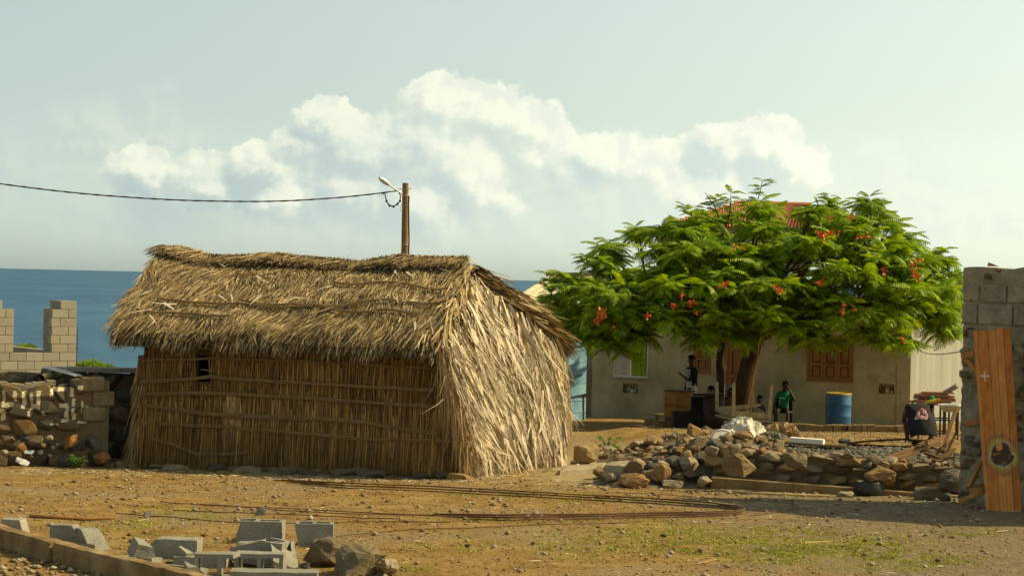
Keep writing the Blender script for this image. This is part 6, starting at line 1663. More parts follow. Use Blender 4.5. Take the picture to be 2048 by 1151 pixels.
def digits(txt, size, col, off, nm):
    cu = bpy.data.curves.new('tmp', 'FONT'); cu.body = txt; cu.size = size; cu.align_x = 'CENTER'; cu.offset = off; ob = bpy.data.objects.new('tmp', cu); COL.objects.link(ob)
    dg = bpy.context.evaluated_depsgraph_get(); me = bpy.data.meshes.new_from_object(ob.evaluated_get(dg)); bpy.data.objects.remove(ob)
    bm = bmesh.new(); bm.from_mesh(me); bmesh.ops.subdivide_edges(bm, edges=bm.edges, cuts=1); bm.to_mesh(me); bm.free()
    return me
for (off, matn, lift) in ((.011, 'cloth_white', .006), (-.002, 'cloth_pink', .010)):
    me = digits('23', .24, None, off, 'number')
    for v in me.vertices:
        u, w = v.co.x / .20, v.co.y / .36 + .56; p_ = jers(max(-.95, min(.95, u * .82 - .10)), min(1.08, w)); p_.y -= lift; p_.z += lift * .6
        q_ = c + Rz @ p_ - ORG[jp]; v.co = q_
    me.materials.clear(); me.materials.append(M[matn]); link('number', me, None, js, ORG[jp])


# ================================================================== YARD OBJECTS
random.seed(11)
def on(x_, y_, d_):
    c = px(x_, y_, d_); c.z = g(c.x, c.y); return c
M['barrel_blue'] = surf('barrel_blue', [(0, (.012, .075, .19)), (1, (.025, .125, .28))], 5, .45, .45, .1, 30, .004)
M['barrel_yellow'] = surf('barrel_yellow', [(0, (.34, .22, .03)), (1, (.48, .33, .05))], 6, .6, .3, .1, 30, .004)
c = on(1676, 850, 46.2); zt2 = px(1676, 786, 46.2).z; h = zt2 - c.z
br = empty('barrel', c, 'blue plastic barrel with a yellow top standing by the house wall', 'barrel')
R1 = .295
MB().lathe(c, [(0, 0), (R1 * .94, 0), (R1, .04), (R1, h * .3), (R1 * 1.03, h * .33), (R1 * 1.03, h * .36), (R1, h * .39), (R1, h * .64), (R1 * 1.03, h * .67), (R1 * 1.03, h * .70), (R1, h * .73), (R1, h - .03), (R1 * .97, h)], 28).build('body', M['barrel_blue'], br)
MB().lathe(c + Vector((0, 0, h)), [(R1 * 1.03, -.025), (R1 * 1.04, .0), (R1 * 1.0, .016), (R1 * .95, .016), (R1 * .93, .003), (0, .006)], 28).build('lid', M['barrel_yellow'], br)
# rusty sheet-metal drum on a bench
c = px(1358, 834, 43.8); zt2 = px(1358, 782, 43.8).z; gz = g(c.x, c.y)
dr_ = empty('rusty_drum', (c.x, c.y, gz), 'rusty orange square metal drum standing left of the sooty stove', 'drum')
w = .58; h = zt2 - c.z; mb = MB(); b0 = Vector((c.x, c.y, c.z)); Mz = Matrix.Rotation(R_(-14), 3, 'Z')
prof = []
for z, k_ in ((0, 1), (h * .48, 1), (h * .5, 1.03), (h * .55, 1.03), (h * .57, 1), (h, 1.01)):
    for (sx_, sy) in ((-1, -1), (1, -1), (1, 1), (-1, 1)): prof.append(b0 + Mz @ Vector((sx_ * w / 2 * k_, sy * w * .42 * k_, z)))
mb.add(prof, [(4 * i + j, 4 * i + (j + 1) % 4, 4 * i + 4 + (j + 1) % 4, 4 * i + 4 + j) for i in range(5) for j in range(4)]); mb.add(prof[:4], [(3, 2, 1, 0)]); mb.build('body', M['rust_sheet'], dr_)
MB().box(b0 + Vector((0, 0, h + .012)), (w * 1.06, w * .9, .025), Mz).build('rim', M['rust'], dr_)
for sx_ in (-.24, .24):
    for sy in (-.2, .2): p_ = b0 + Mz @ Vector((sx_, sy, 0)); MB().bar((p_.x, p_.y, gz), (p_.x, p_.y, c.z), .05, .05).build('leg', M['rust'], dr_)
# sooty stove: low hearth box, upright flue drum, flat plate
c = px(1392, 862, 42.6); gz = g(c.x, c.y); st_ = empty('outdoor_stove', (c.x, c.y, gz), 'soot-black outdoor stove with flat plate and upright drum under the tree', 'stove')
zt2 = px(1392, 829, 42.6).z; a = px(1347, 860, 42.6); b = px(1420, 860, 42.6)
mb = MB(); mb.bar(Vector((a.x, a.y + .3, (gz + zt2) / 2)), Vector((b.x, b.y + .3, (gz + zt2) / 2)), .6, zt2 - gz + .1); mb.build('hearth', M['soot'], st_)
M['sooty_metal'] = surf('sooty_metal', [(0, (.022, .014, .009)), (1, (.075, .042, .022))], 5, .75, .25, .3, 30, .004)
cc_ = px(1428, 860, 42.5); zt3 = px(1428, 794, 42.5).z; R1 = .24; h = zt3 - gz + .05
MB().lathe((cc_.x, cc_.y + .2, gz - .05), [(0, 0), (R1, 0), (R1, h * .32), (R1 * 1.04, h * .34), (R1 * 1.04, h * .36), (R1, h * .38), (R1, h * .65), (R1 * 1.04, h * .67), (R1 * 1.04, h * .69), (R1, h * .71), (R1, h), (0, h)], 22).build('flue_drum', M['sooty_metal'], st_)
a = px(1387, 791, 42.5); b = px(1448, 791, 42.5); MB().bar(a + Vector((0, .2, .02)), b + Vector((0, .2, .02)), .62, .035).build('plate', M['soot'], st_)
a = px(1402, 828, 42.6); b = px(1402, 795, 42.5); MB().bar(Vector((a.x + .02, a.y + .35, a.z)), Vector((a.x + .02, a.y + .35, b.z)), .30, .4).build('back_panel', M['soot'], st_)
MB().bar(px(1384, 838, 43.3), px(1412, 826, 43.2), .2, .12).build('ember_tray', M['rust_sheet'], st_)
# bench left of it
bn_ = empty('bench', on(1320, 850, 44.4), 'low plank bench left of the rusty drum', 'bench')
MB().bar(px(1296, 826, 44.6), px(1352, 832, 44.0), .2, .04).build('seat', M['wood_old'], bn_)
for x_ in (1314, 1345):
    p_ = px(x_, 829, 44.35); MB().bar((p_.x, p_.y, g(p_.x, p_.y)), (p_.x, p_.y, p_.z), .12, .06).build('leg', M['wood_old'], bn_)
# upturned table
tb_ = empty('upturned_table', on(1505, 850, 41.0), 'pale wooden table lying upside down with its legs in the air', 'table')
dd = 41.0
legs = [((1467, 832), (1468, 765), dd), ((1538, 838), (1544, 770), dd), ((1506, 812), (1506, 778), dd + .9), ((1434, 822), (1434, 762), dd + .9)]
for (a, b, d2) in legs: MB().bar(px(*a, d2), px(*b, d2), .075, .075, w2=.055, h2=.055).build('leg', M['wood_pale'], tb_)
for (a, b, da, db, hh) in (((1470, 826), (1537, 832), dd, dd, .12), ((1487, 813), (1521, 809), dd + .5, dd + .6, .05), ((1436, 818), (1506, 812), dd + .9, dd + .9, .10), ((1434, 818), (1467, 828), dd + .9, dd, .10), ((1506, 814), (1538, 834), dd + .9, dd, .10)): MB().bar(px(*a, da), px(*b, db), .03, hh).build('apron', M['wood_pale'], tb_)
q4 = [px(1462, 836, dd - .1), px(1543, 841, dd - .1), px(1512, 822, dd + 1.0), px(1430, 828, dd + 1.0)]
MB().add(q4 + [p_ - Vector((0, 0, .035)) for p_ in q4], [(0, 1, 2, 3), (7, 6, 5, 4), (0, 4, 5, 1), (1, 5, 6, 2), (2, 6, 7, 3), (3, 7, 4, 0)]).build('top', M['wood_pale'], tb_)
for x_, y_, d2 in ((1470, 834, dd), (1536, 839, dd), (1508, 822, dd + .8)):
    p_ = px(x_, y_, d2); stone(tb_, 'rock', (p_.x, p_.y, (p_.z - .03 + g(p_.x, p_.y)) / 2), (.3, .3, max(.1, p_.z - g(p_.x, p_.y))), (0, 0, 1), 'support_stone')


def cloth_heap(name, c, rx, ry, rz, mat, lab, cat, seed, amp=.3, freq=3.2, fold=True):
    """crumpled sheet thrown over something: dome with sharp folds"""
    n1, n2 = 72, 30; mb = MB(); vs_ = []
    for j in range(n2 + 1):
        ph = (j / n2) * math.pi / 2
        for i in range(n1):
            th = 2 * math.pi * i / n1; d = Vector((math.cos(th) * math.cos(ph), math.sin(th) * math.cos(ph), math.sin(ph)))
            q_ = d * freq + Vector((seed, seed * .7, 0)); k_ = 1 + amp * (.5 - abs(mnoise.noise(q_)) * 2.0) + amp * .3 * (.3 - abs(mnoise.noise(q_ * 2.1 + Vector((5, 1, 2)))) * 2.2) + (.05 * math.sin(th * 7 + seed) * math.cos(ph) if fold else 0)
            vs_.append(Vector(c) + Vector((d.x * rx * k_, d.y * ry * k_, d.z * rz * k_ - .05)))
    mb.add(vs_, [(j * n1 + i, j * n1 + (i + 1) % n1, (j + 1) * n1 + (i + 1) % n1, (j + 1) * n1 + i) for j in range(n2) for i in range(n1)], False)
    return tag(mb.build(name, mat, loc=c), lab, cat)
M['tarp'] = surf('tarp', [(0, (.44, .41, .31)), (1, (.62, .58, .46))], 6, .55, .35, .4, 20, .02)
M['sack'] = surf('sack', [(0, (.20, .125, .055)), (1, (.36, .255, .13))], 6, .85, .15, .5, 26, .02)
M['grey_sack'] = surf('grey_sack', [(0, (.11, .095, .06)), (1, (.21, .19, .125))], 6, .85, .15, .5, 26, .02)
c = px(1487, 872, 32.0); c.z = max(c.z, g(c.x, c.y)); cloth_heap('tarpaulin', c, .37, .35, .34, M['tarp'], 'crumpled white plastic tarpaulin heaped behind the rubble', 'tarpaulin', 4.2, .22, 1.9)
c = px(1563, 874, 32.4); c.z = max(c.z, g(c.x, c.y)); cloth_heap('sack', c, .30, .28, .27, M['sack'], 'brown crumpled paper sack beside the white tarpaulin', 'sack', 8.9, .38, 2.6)
c = px(1545, 886, 30.6); c.z = max(c.z, g(c.x, c.y)); cloth_heap('sack', c, .24, .2, .16, M['grey_sack'], 'flat grey sack lying before the brown sack', 'sack', 2.2, .3, 2.2)
# white moulded tray on the heap
a, b = px(1424, 874, 26.2), px(1464, 862, 26.2)
mb = MB(); mb.tube([px(1422, 876, 26.2), px(1429, 862, 26.2), px(1444, 859, 26.2), px(1459, 862, 26.2), px(1464, 874, 26.2)], .016, 6)
q4 = [px(1422, 876, 26.2), px(1430, 862, 26.25), px(1459, 863, 26.25), px(1464, 876, 26.2)]; mb.add(q4 + [p_ + Vector((0, .02, 0)) for p_ in q4], [(0, 3, 2, 1), (4, 5, 6, 7)])
o_ = tag(mb.build('plastic_tray', M['white']), 'white plastic tray rim sticking out of the rubble heap', 'tray')
# boards, foam slab, curved sheet
bd = empty('board', px(1600, 890, 27.8), 'long dark board lying on the gravel under the foam slab', 'board')
MB().bar(px(1528, 881, 27.9), px(1692, 893, 27.6), .22, .03).build('plank', M['wood_old'], bd); MB().bar(px(1650, 890, 27.6), px(1694, 891, 27.6), .06, .045).build('batten', M['wood_pale'], bd)
p_ = [px(1583, 879, 27.75), px(1650, 884, 27.6)]; d_ = (p_[1] - p_[0]).normalized(); fo = MB(); fo.bar(p_[0] + Vector((0, .08, -.0)), p_[1] + Vector((0, .08, 0)), .16, .065)
tag(fo.build('foam_slab', M['white']), 'white foam slab lying on the dark board', 'foam slab')
mb = MB(); pa = [(1673, 888), (1700, 884), (1735, 880), (1775, 877), (1815, 876), (1850, 879)]; up1 = [px(x_, y_, 28.6) for x_, y_ in pa]; 
vs_ = []
for i, p_ in enumerate(up1): vs_ += [p_, p_ + Vector((0, .55, -.05)), p_ + Vector((0, .55, -.07)), p_ - Vector((0, -.01, .025 + .01 * (i % 2)))]
n_ = len(up1); mb.add(vs_, [(4 * i + j, 4 * i + (j + 1) % 4, 4 * i + 4 + (j + 1) % 4, 4 * i + 4 + j)[::-1] for i in range(n_ - 1) for j in range(4)] + [(0, 1, 2, 3), (4 * n_ - 1, 4 * n_ - 2, 4 * n_ - 3, 4 * n_ - 4)])
sh_ = mb.build('metal_sheet', M['sooty_metal']); tag(sh_, 'bowed rusty metal sheet propped over the grey gravel', 'metal sheet')
for x_ in (1690, 1835):
    p_ = px(x_, 886, 28.9); stone(sh_, 'rock_dark', (p_.x, p_.y, g(p_.x, p_.y) + .04), (.16, .2, max(.1, p_.z - g(p_.x, p_.y))), (0, 0, .4), 'support_stone')
# grey gravel spread on the terrace
n = 5200; r = np.random.default_rng(33); gx_ = r.uniform(2.9, 6.1, n); gy_ = r.uniform(23.9, 28.3, n); k_ = gy_ > wall_y(gx_) + .25; gx_, gy_ = gx_[k_], gy_[k_]; n = len(gx_)
oct_ = A([[1, 0, 0], [0, 1, 0], [-1, 0, 0], [0, -1, 0], [0, 0, .8], [0, 0, -.6]]); of = A([[0, 1, 4], [1, 2, 4], [2, 3, 4], [3, 0, 4], [1, 0, 5], [2, 1, 5], [3, 2, 5], [0, 3, 5]])
def pebbles(name, x, y, smin, smax, mat, lab, seed, kind='stuff', zoff=0.3, cat='gravel'):
    r = np.random.default_rng(seed); n = len(x); s = smin + (smax - smin) * r.random(n) ** 2.2
    V_ = oct_[None] * r.uniform(.6, 1.25, (n, 6, 1)) * s[:, None, None] * A([1.2, 1.0, .75]); a = r.uniform(0, 6.28, n); ca, sa = np.cos(a), np.sin(a)
    X = V_[..., 0] * ca[:, None] - V_[..., 1] * sa[:, None]; Y = V_[..., 0] * sa[:, None] + V_[..., 1] * ca[:, None]
    V2 = np.stack([X + x[:, None], Y + y[:, None], V_[..., 2] + (T(x, y) + s * zoff)[:, None]], -1).reshape(-1, 3)
    o = np_mesh(name, V2, (np.arange(n)[:, None, None] * 6 + of[None]).reshape(-1, 3), mat, loc=(float(x.mean()), float(y.mean()), 0)); return tag(o, lab, cat, kind=kind)
M['gravel'] = surf('gravel_stone', [(0, (.07, .065, .052)), (1, (.14, .13, .10))], 30, .9, .15, 0, island=[(0, (.05, .047, .04)), (.5, (.11, .10, .08)), (.9, (.18, .165, .13)), (1, (.34, .31, .25))], rand_amt=.8)
pebbles('gravel', gx_, gy_, .018, .055, M['gravel'], 'dark grey gravel spread behind the retaining wall', 34)
xs2 = np.linspace(2.95, 6.0, 24); ys2 = np.linspace(24.0, 28.4, 30); vv = A([[a, b, g(a, b) + (.012 if b > float(wall_y(a)) + .3 else -.2)] for b in ys2 for a in xs2]); idx = (np.arange(29)[:, None] * 24 + np.arange(23)[None]).reshape(-1)
M['gravel_bed'] = surf('gravel_bed', [(0, (.055, .05, .04)), (1, (.10, .09, .07))], 20, .95, .1, .8, 60, .02)
tag(np_mesh('gravel_bed', vv, np.stack([idx, idx + 1, idx + 25, idx + 24], 1), M['gravel_bed']), kind='structure')
M['wood_dark'] = surf('wood_dark', [(0, (.10, .055, .022)), (1, (.22, .13, .055))], 6, .85, .15, .4, 40, .006, rand=[(0, (.09, .045, .018)), (.5, (.20, .11, .045)), (1, (.30, .19, .085))])
# heap of scrap timber by the ruined wall
tp_ = empty('timber_pile', px(1850, 910, 24.0), 'pile of weathered scrap timber in the corner by the ruined wall', 'timber pile')
for (a, b, w, h) in (((1762, 921, 23.7), (1850, 888, 24.6), .09, .05), ((1775, 923, 23.65), (1855, 897, 24.4), .07, .045), ((1848, 892, 24.4), (1905, 866, 25.0), .08, .05), ((1852, 902, 24.1), (1853, 880, 24.2), .06, .05), ((1800, 918, 23.8), (1880, 886, 24.5), .08, .04), ((1868, 922, 23.7), (1910, 898, 23.9), .06, .04), ((1858, 914, 23.8), (1908, 880, 24.3), .07, .04),
                     ((1886, 902, 23.9), (1912, 818, 24.6), .07, .05), ((1850, 905, 23.9), (1880, 916, 23.6), .06, .04), ((1872, 925, 23.6), (1912, 912, 23.5), .05, .03), ((1838, 890, 24.5), (1868, 880, 24.7), .1, .05), ((1895, 905, 23.9), (1912, 870, 24.0), .06, .04), ((1846, 884, 24.6), (1900, 908, 23.9), .08, .03)):
    MB().bar(px(*a), px(*b), w * .62, h * .8).build('plank', M['wood_dark'], tp_)
# metal rack stacked with boards, a basin on a stand
rk = empty('scrap_rack', on(1868, 850, 36.0), 'dark metal rack stacked with reddish boards near the house side wall', 'rack')
M['black_steel'] = surf('black_steel', [(0, (.02, .018, .016)), (1, (.05, .045, .04))], 9, .6, .35, .1, 30, .003)
c = on(1868, 850, 36.0); zt2 = px(1868, 807, 36).z
xa, xb = px(1833, 830, 36).x, px(1908, 830, 36).x
for x_ in (xa, (xa + xb) / 2 + .05, xb):
    for y_ in (35.8, 36.4): MB().bar((x_, y_, g(x_, y_)), (x_, y_, zt2), .03, .03).build('leg', M['black_steel'], rk)
for z in (zt2, zt2 - .28, g(xa, 36) + .12):
    for y_ in (35.8, 36.4): MB().bar((xa, y_, z), (xb, y_, z), .025, .025).build('rail', M['black_steel'], rk)
M['red_wood'] = surf('red_wood', [(0, (.20, .075, .035)), (1, (.36, .17, .085))], 5, .75, .2, .3, 30, .004, rand=[(0, (.22, .08, .04)), (.5, (.38, .19, .10)), (1, (.52, .40, .26))])
for k_ in range(11):
    z = zt2 + .03 + (k_ // 2) * .036; x0 = xa + random.uniform(-.08, .12) - (.12 if k_ < 3 else 0); x1 = xb + random.uniform(-.15, .05)
    MB().bar((x0, 35.85 + .25 * (k_ % 2) + random.uniform(-.04, .04), z), (x1, 35.85 + .25 * (k_ % 2) + random.uniform(-.06, .06), z + random.uniform(-.015, .015)), .2, .03).build('board', M['red_wood'], rk)
c = px(1902, 812, 34.6); bs = empty('basin_stand', on(1902, 850, 34.6), 'grey metal basin on a thin stand beside the rack', 'basin')
MB().lathe(c + Vector((0, 0, -.09)), [(0, 0), (.14, 0), (.20, .10), (.225, .11), (.225, .125), (.195, .115), (.13, .02), (0, .02)], 20).build('basin', M['galv'], bs)
for a_ in (.6, 2.2, 3.9, 5.4): 
    p_ = c + Vector((math.cos(a_) * .16, math.sin(a_) * .16, -.09)); MB().bar((p_.x, p_.y, g(p_.x, p_.y)), tuple(p_), .025, .025).build('leg', M['black_steel'], bs)
a, b = px(1888, 786, 35.9), px(1916, 770, 35.6); tag(MB().tube([a, b], .045, 10).build('pipe', M['concrete']), 'grey pipe lying slantwise on the boards of the rack', 'pipe')
c = px(1864, 797, 35.7); mb = MB(); mb.lathe(c, [(0, -.03), (.05, -.02), (.055, .02), (.03, .05), (0, .055)], 10); fabric('green_cloth', (.03, .26, .11)); tag(mb.build('green_ball', M['green_cloth']), 'small green bundle on the edge of the board stack', 'bundle')
fabric('yellow_cloth', (.44, .34, .03)); tag(MB().tube([px(1849, 806, 35.6), px(1860, 803, 35.58), px(1872, 800, 35.6), px(1879, 797, 35.65)], [.02, .035, .03, .03], 8).build('yellow_bundle', M['yellow_cloth']), 'yellow cloth bundle hanging over the front of the board stack', 'bundle')

# thin poles leaning by the trunk
for (a, b, lab) in (((1446, 812, 43.4), (1450, 668, 43.6), 'thin pale upright pole just left of the tree trunk'), ((1486, 815, 43.3), (1521, 668, 43.5), 'thin pale pole leaning along the right side of the tree trunk')):
    p0_, p1_ = px(*a), px(*b); p0_.z = g(p0_.x, p0_.y) - .05; m_ = (p0_ + p1_) / 2 + Vector((.02, 0, 0)); tag(MB().tube([p0_, m_, p1_], [.017, .015, .012], 7).build('pole', M['wood_old']), lab, 'pole')


# ================================================================== FOREGROUND
random.seed(3)
k0, k1, k2, k3 = gp(-40, 1075), gp(115, 1123), gp(118, 1123), gp(420, 1200)
def kerb_len(a, b, n, seed, lab, w=.13, h=.15):
    ex = (b - a); ex.z = 0; ex.normalize(); sd = ex.cross(Vector((0, 0, 1))); vs_ = []; n1 = 7
    for i in range(n + 1):
        p_ = a.lerp(b, i / n); p_.z = g(p_.x, p_.y)
        for j, (o, z) in enumerate(((-.5, -.12), (-.5, .78), (-.42, 1.0), (0, 1.02), (.42, 1.0), (.5, .78), (.5, -.12))):
            q_ = p_ * 7; nz = mnoise.noise(q_ + Vector((j * 2.3, 0, seed))) * .012 + mnoise.noise(q_ * 3 + Vector((j * 3, 1, seed))) * .006
            vs_.append(p_ + sd * (o * w + nz) + Vector((0, 0, z * h + nz * (j in (1, 2, 3, 4, 5)))))
    mb = MB(); mb.add(vs_, [(i * n1 + j, i * n1 + j + 1, (i + 1) * n1 + j + 1, (i + 1) * n1 + j)[::-1] for i in range(n) for j in range(n1 - 1)] + [tuple(range(n1)), tuple(range(n * n1 + n1 - 1, n * n1 - 1, -1))])
    return tag(mb.build('kerbstone', M['kerb_c']), lab, 'kerbstone')
kerb_len(k0, k1, 26, 1, 'chipped tan kerbstone at the lower left edge'); kerb_len(k2 + (k3 - k2) * .01, k3, 40, 2, 'longer tan kerbstone running down out of the frame')

BG = M['block_grey']
def put(me, x_, y_, rz, lab, rx=0.0, ry=0.0, up=None, grp=None):
    """a block lying at the photo position of its base centre"""
    c = gp(x_, y_); o = link('concrete_block', me, None, None, (0, 0, 0)); o.rotation_euler = (rx, ry, rz)
    Mx = o.rotation_euler.to_matrix(); zmin = min((Mx @ v.co).z for v in me.vertices)
    o.location = (c.x, c.y, c.z - zmin + (up or 0) - .008); tag(o, lab, 'block'); return o
full = lambda s, cut=None, l=.39, cells=2, w=.19, h=.19: block_mesh('concrete_block', l, w, h, cells, BG, cut, .006, s)
H = R_(90)
put(full(1, [((-.16, 0, -.02), (-1, -.2, .25))], .44), 513, 1084, R_(-3), 'largest whole concrete block at the back of the block heap')
put(full(2, [((-.13, 0, 0), (-1, .1, -.25))], .31), 628, 1090, R_(4), 'broken half concrete block at the right end of the block heap')
put(full(3, [((.13, 0, 0), (1, 0, .3))], .30, 0, .15, .07), 514, 1100, R_(-3), 'thin broken block piece before the largest block')
put(full(4, [((-.1, 0, .04), (-.4, 0, 1))], .40), 520, 1130, R_(-14), 'tilted concrete block in the middle of the heap', 0, R_(7))
put(full(5, [((.0, .0, .05), (.5, .3, .8))], .30), 566, 1136, R_(-76), 'broken block standing end-on right of the middle block')
put(full(6, [((.08, 0, .04), (.75, 0, .6))], .30, 0, .12, .20), 140, 1098, R_(-10), 'upright concrete block with a chipped corner behind the kerbstone')
put(full(16, [((.02, 0, .03), (.6, 0, .8))], .28, 0, .16, .17), 184, 1100, R_(-50), 'sloping concrete block fragment leaning on the upright block')
put(full(7, [((0, 0, .0), (.1, .3, 1)), ((-.12, 0, 0), (-1, .3, 0))], .36), 152, 1110, R_(-8), 'low broken block lying against the kerbstone')
put(full(8, [((-.15, 0, .02), (-1, 0, .9))], .44, 0, .19, .15), 342, 1113, R_(-4), 'long solid grey concrete block left of the block heap')
put(full(9, [((0, 0, -.035), (0, .1, 1))], .42), 262, 1126, R_(-14), 'flat hollow block with open cells beside the kerbstone')
put(full(10, [((.05, 0, 0), (.7, .2, .5))], .2, 0, .13, .13), 288, 1128, R_(35), 'small jagged block fragment on the kerb side of the heap', R_(20), R_(15))
put(full(11, None, .40, 0, .22, .08), 405, 1130, R_(-3), 'flat grey slab of block in the middle of the heap')
put(full(12, [((0, 0, -.03), (.05, .15, 1))], .42), 352, 1146, R_(-12), 'broken hollow block lying flat near the bottom edge')
put(full(13, [((.12, 0, 0), (1, .1, .3))], .36, 2, .19, .13), 440, 1156, R_(2), 'hollow block with its dark cell facing front, left one', H, 0)
put(full(14, None, .36, 2, .16, .15), 520, 1146, R_(-2), 'hollow block with its dark cells facing front, right one', H, 0)
put(full(15, None, .62, 0, .19, .09), 548, 1164, R_(3), 'long flat block piece along the bottom edge')
put(full(17, [((.05, 0, 0), (.9, 0, .3))], .26, 0, .16, .15), 38, 1072, R_(-6), 'grey block at the far left behind a plastic bag')
put(full(18, [((.03, .0, .0), (.6, .3, .6))], .16, 0, .10, .12), 372, 1128, R_(60), 'small pointed block shard beside the flat slab', R_(30), 0)
put(full(19, [((.0, .0, .0), (.6, .3, .6))], .2, 0, .13, .12), 398, 1160, R_(20), 'jagged block shard near the bottom edge', R_(10), 0)
# plastic bag
c = gp(14, 1072); M['film'] = surf('film', [(0, (.50, .50, .46)), (1, (.68, .68, .63))], 12, .3, .5, .3, 30, .01)
cloth_heap('plastic_bag', c, .14, .1, .13, M['film'], 'crumpled clear plastic bag at the left edge', 'bag', 5.1, .5, 3.6)
# rocks
for (x_, y_, sz, mat, rz, lab, seed) in ((716, 1150, (.44, .32, .27), 'rock', 1.1, 'large split brown rock at the bottom edge of the yard', 91), (655, 1130, (.36, .26, .24), 'rock_dark', .2, 'dark sloping rock behind the large split rock', 92), (775, 1152, (.18, .16, .16), 'rock_pale', .9, 'pale rock tucked against the large split rock', 93), (610, 1142, (.10, .1, .08), 'rock_dark', .9, 'small dark stone left of the dark sloping rock', 94),
                                         (524, 1030, (.105, .09, .095), 'block_grey', .3, 'rounded grey stone standing behind the largest block', 95), (295, 1034, (.08, .06, .075), 'block_grey', .7, 'small upright grey stone on the green patch', 96)):
    c = gp(x_, y_); o = rough_rock('rock', seed, sz, (c.x, c.y, c.z + sz[2] * .36), M[mat], None, rz, .25, .24, 20); tag(o, lab, 'rock')
# ------------------------------------------------------------------ reinforcing steel lying on the ground
def rod(parent, pts, r=.007, jit=0.0, lift=.012, name='rod'):
    P_ = []
    for (a, b) in zip(pts[:-1], pts[1:]):
        for i in range(8): q_ = i / 8; P_.append((a[0] + (b[0] - a[0]) * q_, a[1] + (b[1] - a[1]) * q_))
    P_.append(pts[-1]); w = []
    for i, (x_, y_) in enumerate(P_):
        c = gp(x_, y_ + jit * math.sin(i * .35 + jit)); c.z += lift + random.uniform(0, .006); w.append(c)
    w2 = [w[0]] + [(w[i - 1] + w[i] * 2 + w[i + 1]) / 4 for i in range(1, len(w) - 1)] + [w[-1]]
    return MB().tube(w2, r, 6).build(name, M['rust'], parent)
b1 = empty('rebar_bundle', gp(1050, 1000), 'long bundle of rusty reinforcing bars bent in a hairpin on the ground', 'rebar')
for k_ in range(8):
    o = k_ * 1.6; rod(b1, [(545 + k_ * 9, 963 + o * .7), (700, 969 + o), (860, 975 + o), (1010, 983 + o), (1160, 992 + o), (1300, 999 + o), (1420, 1008 + o), (1470 + k_, 1016 + o * .6), (1492 - k_, 1022 + o * .5), (1470, 1027 + o * .5), (1380, 1029 + o * .7), (1200, 1032 + o * .8), (1000, 1033 + o * 1.0), (850 + k_ * 14, 1032 + o * 1.0)], .0048, .4 * random.random(), .012 + .012 * (k_ % 3))
b2 = empty('rebar_bundle', gp(560, 1020), 'thin rusty bars stretched across the green weeds left of the hairpin', 'rebar')
for pts in ([(320, 1005), (400, 1012), (560, 1022), (700, 1030), (860, 1034), (1000, 1034)], [(400, 1010), (520, 1017), (700, 1026), (850, 1032)], [(230, 1028), (330, 1036), (440, 1046), (600, 1048), (800, 1046), (900, 1045)], [(345, 1022), (480, 1028), (640, 1034), (800, 1040)]): rod(b2, pts, .005, .8)
o = rod(None, [(676, 1073), (760, 1067), (860, 1060), (1000, 1055), (1180, 1050), (1290, 1043)], .0045, 1.0, name='loose_rebar'); tag(o, 'single thin rusty bar starting beside the right half block', 'rebar')
o = rod(None, [(1230, 985), (1330, 992), (1440, 1000), (1540, 1003), (1595, 1012), (1600, 1020), (1540, 1028), (1500, 1032)], .004, 1.0, name='loose_rebar'); tag(o, 'thin wire looping out beyond the bend of the hairpin bars', 'rebar')
# dry palm stalk and sticks
for (pts, r0, lab, mat) in (([(60, 1033), (110, 1037), (170, 1040), (230, 1038)], .016, 'reddish dry palm stalk lying at the left of the yard', 'rust_sheet'), ([(1432, 982), (1500, 988), (1580, 991), (1660, 993)], .018, 'long pale cane lying before the concrete footing', 'wood_pale'), ([(1300, 952), (1345, 950), (1400, 949)], .02, 'brown stick resting at the front of the rubble heap', 'wood_old'),
                            ([(1500, 997), (1580, 1000), (1650, 1003)], .012, 'flat pale lath lying on the dark gravel', 'wood_pale'), ([(1610, 1087), (1658, 1084)], .010, 'short pale stick on the weedy foreground', 'wood_pale'), ([(1395, 1128), (1432, 1119)], .006, 'thin dry twig near the bottom centre', 'wood_pale'), ([(268, 1043), (290, 1039), (322, 1037)], .006, 'curved pale twig on the green patch', 'wood_pale')):
    P_ = [gp(x_, y_) + Vector((0, 0, r0 * .8)) for x_, y_ in pts]; tag(MB().tube(P_, [r0] * (len(P_) - 1) + [r0 * .6], 6).build('stick', M[mat]), lab, 'stick')
c = gp(1030, 944); fabric('red_plastic', (.55, .16, .10)); cloth_heap('plastic_scrap', c + Vector((0, 0, -.01)), .12, .05, .06, M['red_plastic'], 'pinkish red plastic scrap at the foot of the palm gable', 'litter', 3.3, .5, 3)
c = gp(1155, 938); tag(MB().lathe(c, [(0, 0), (.02, 0), (.022, .06), (.012, .075), (0, .075)], 8).build('bottle', M['white']), 'small white bottle standing on the path step', 'bottle')
c = gp(486, 945); cloth_heap('plastic_scrap', c, .04, .03, .03, M['white'], 'small white scrap on the ground before the hut wall', 'litter', 1.3, .4, 3)
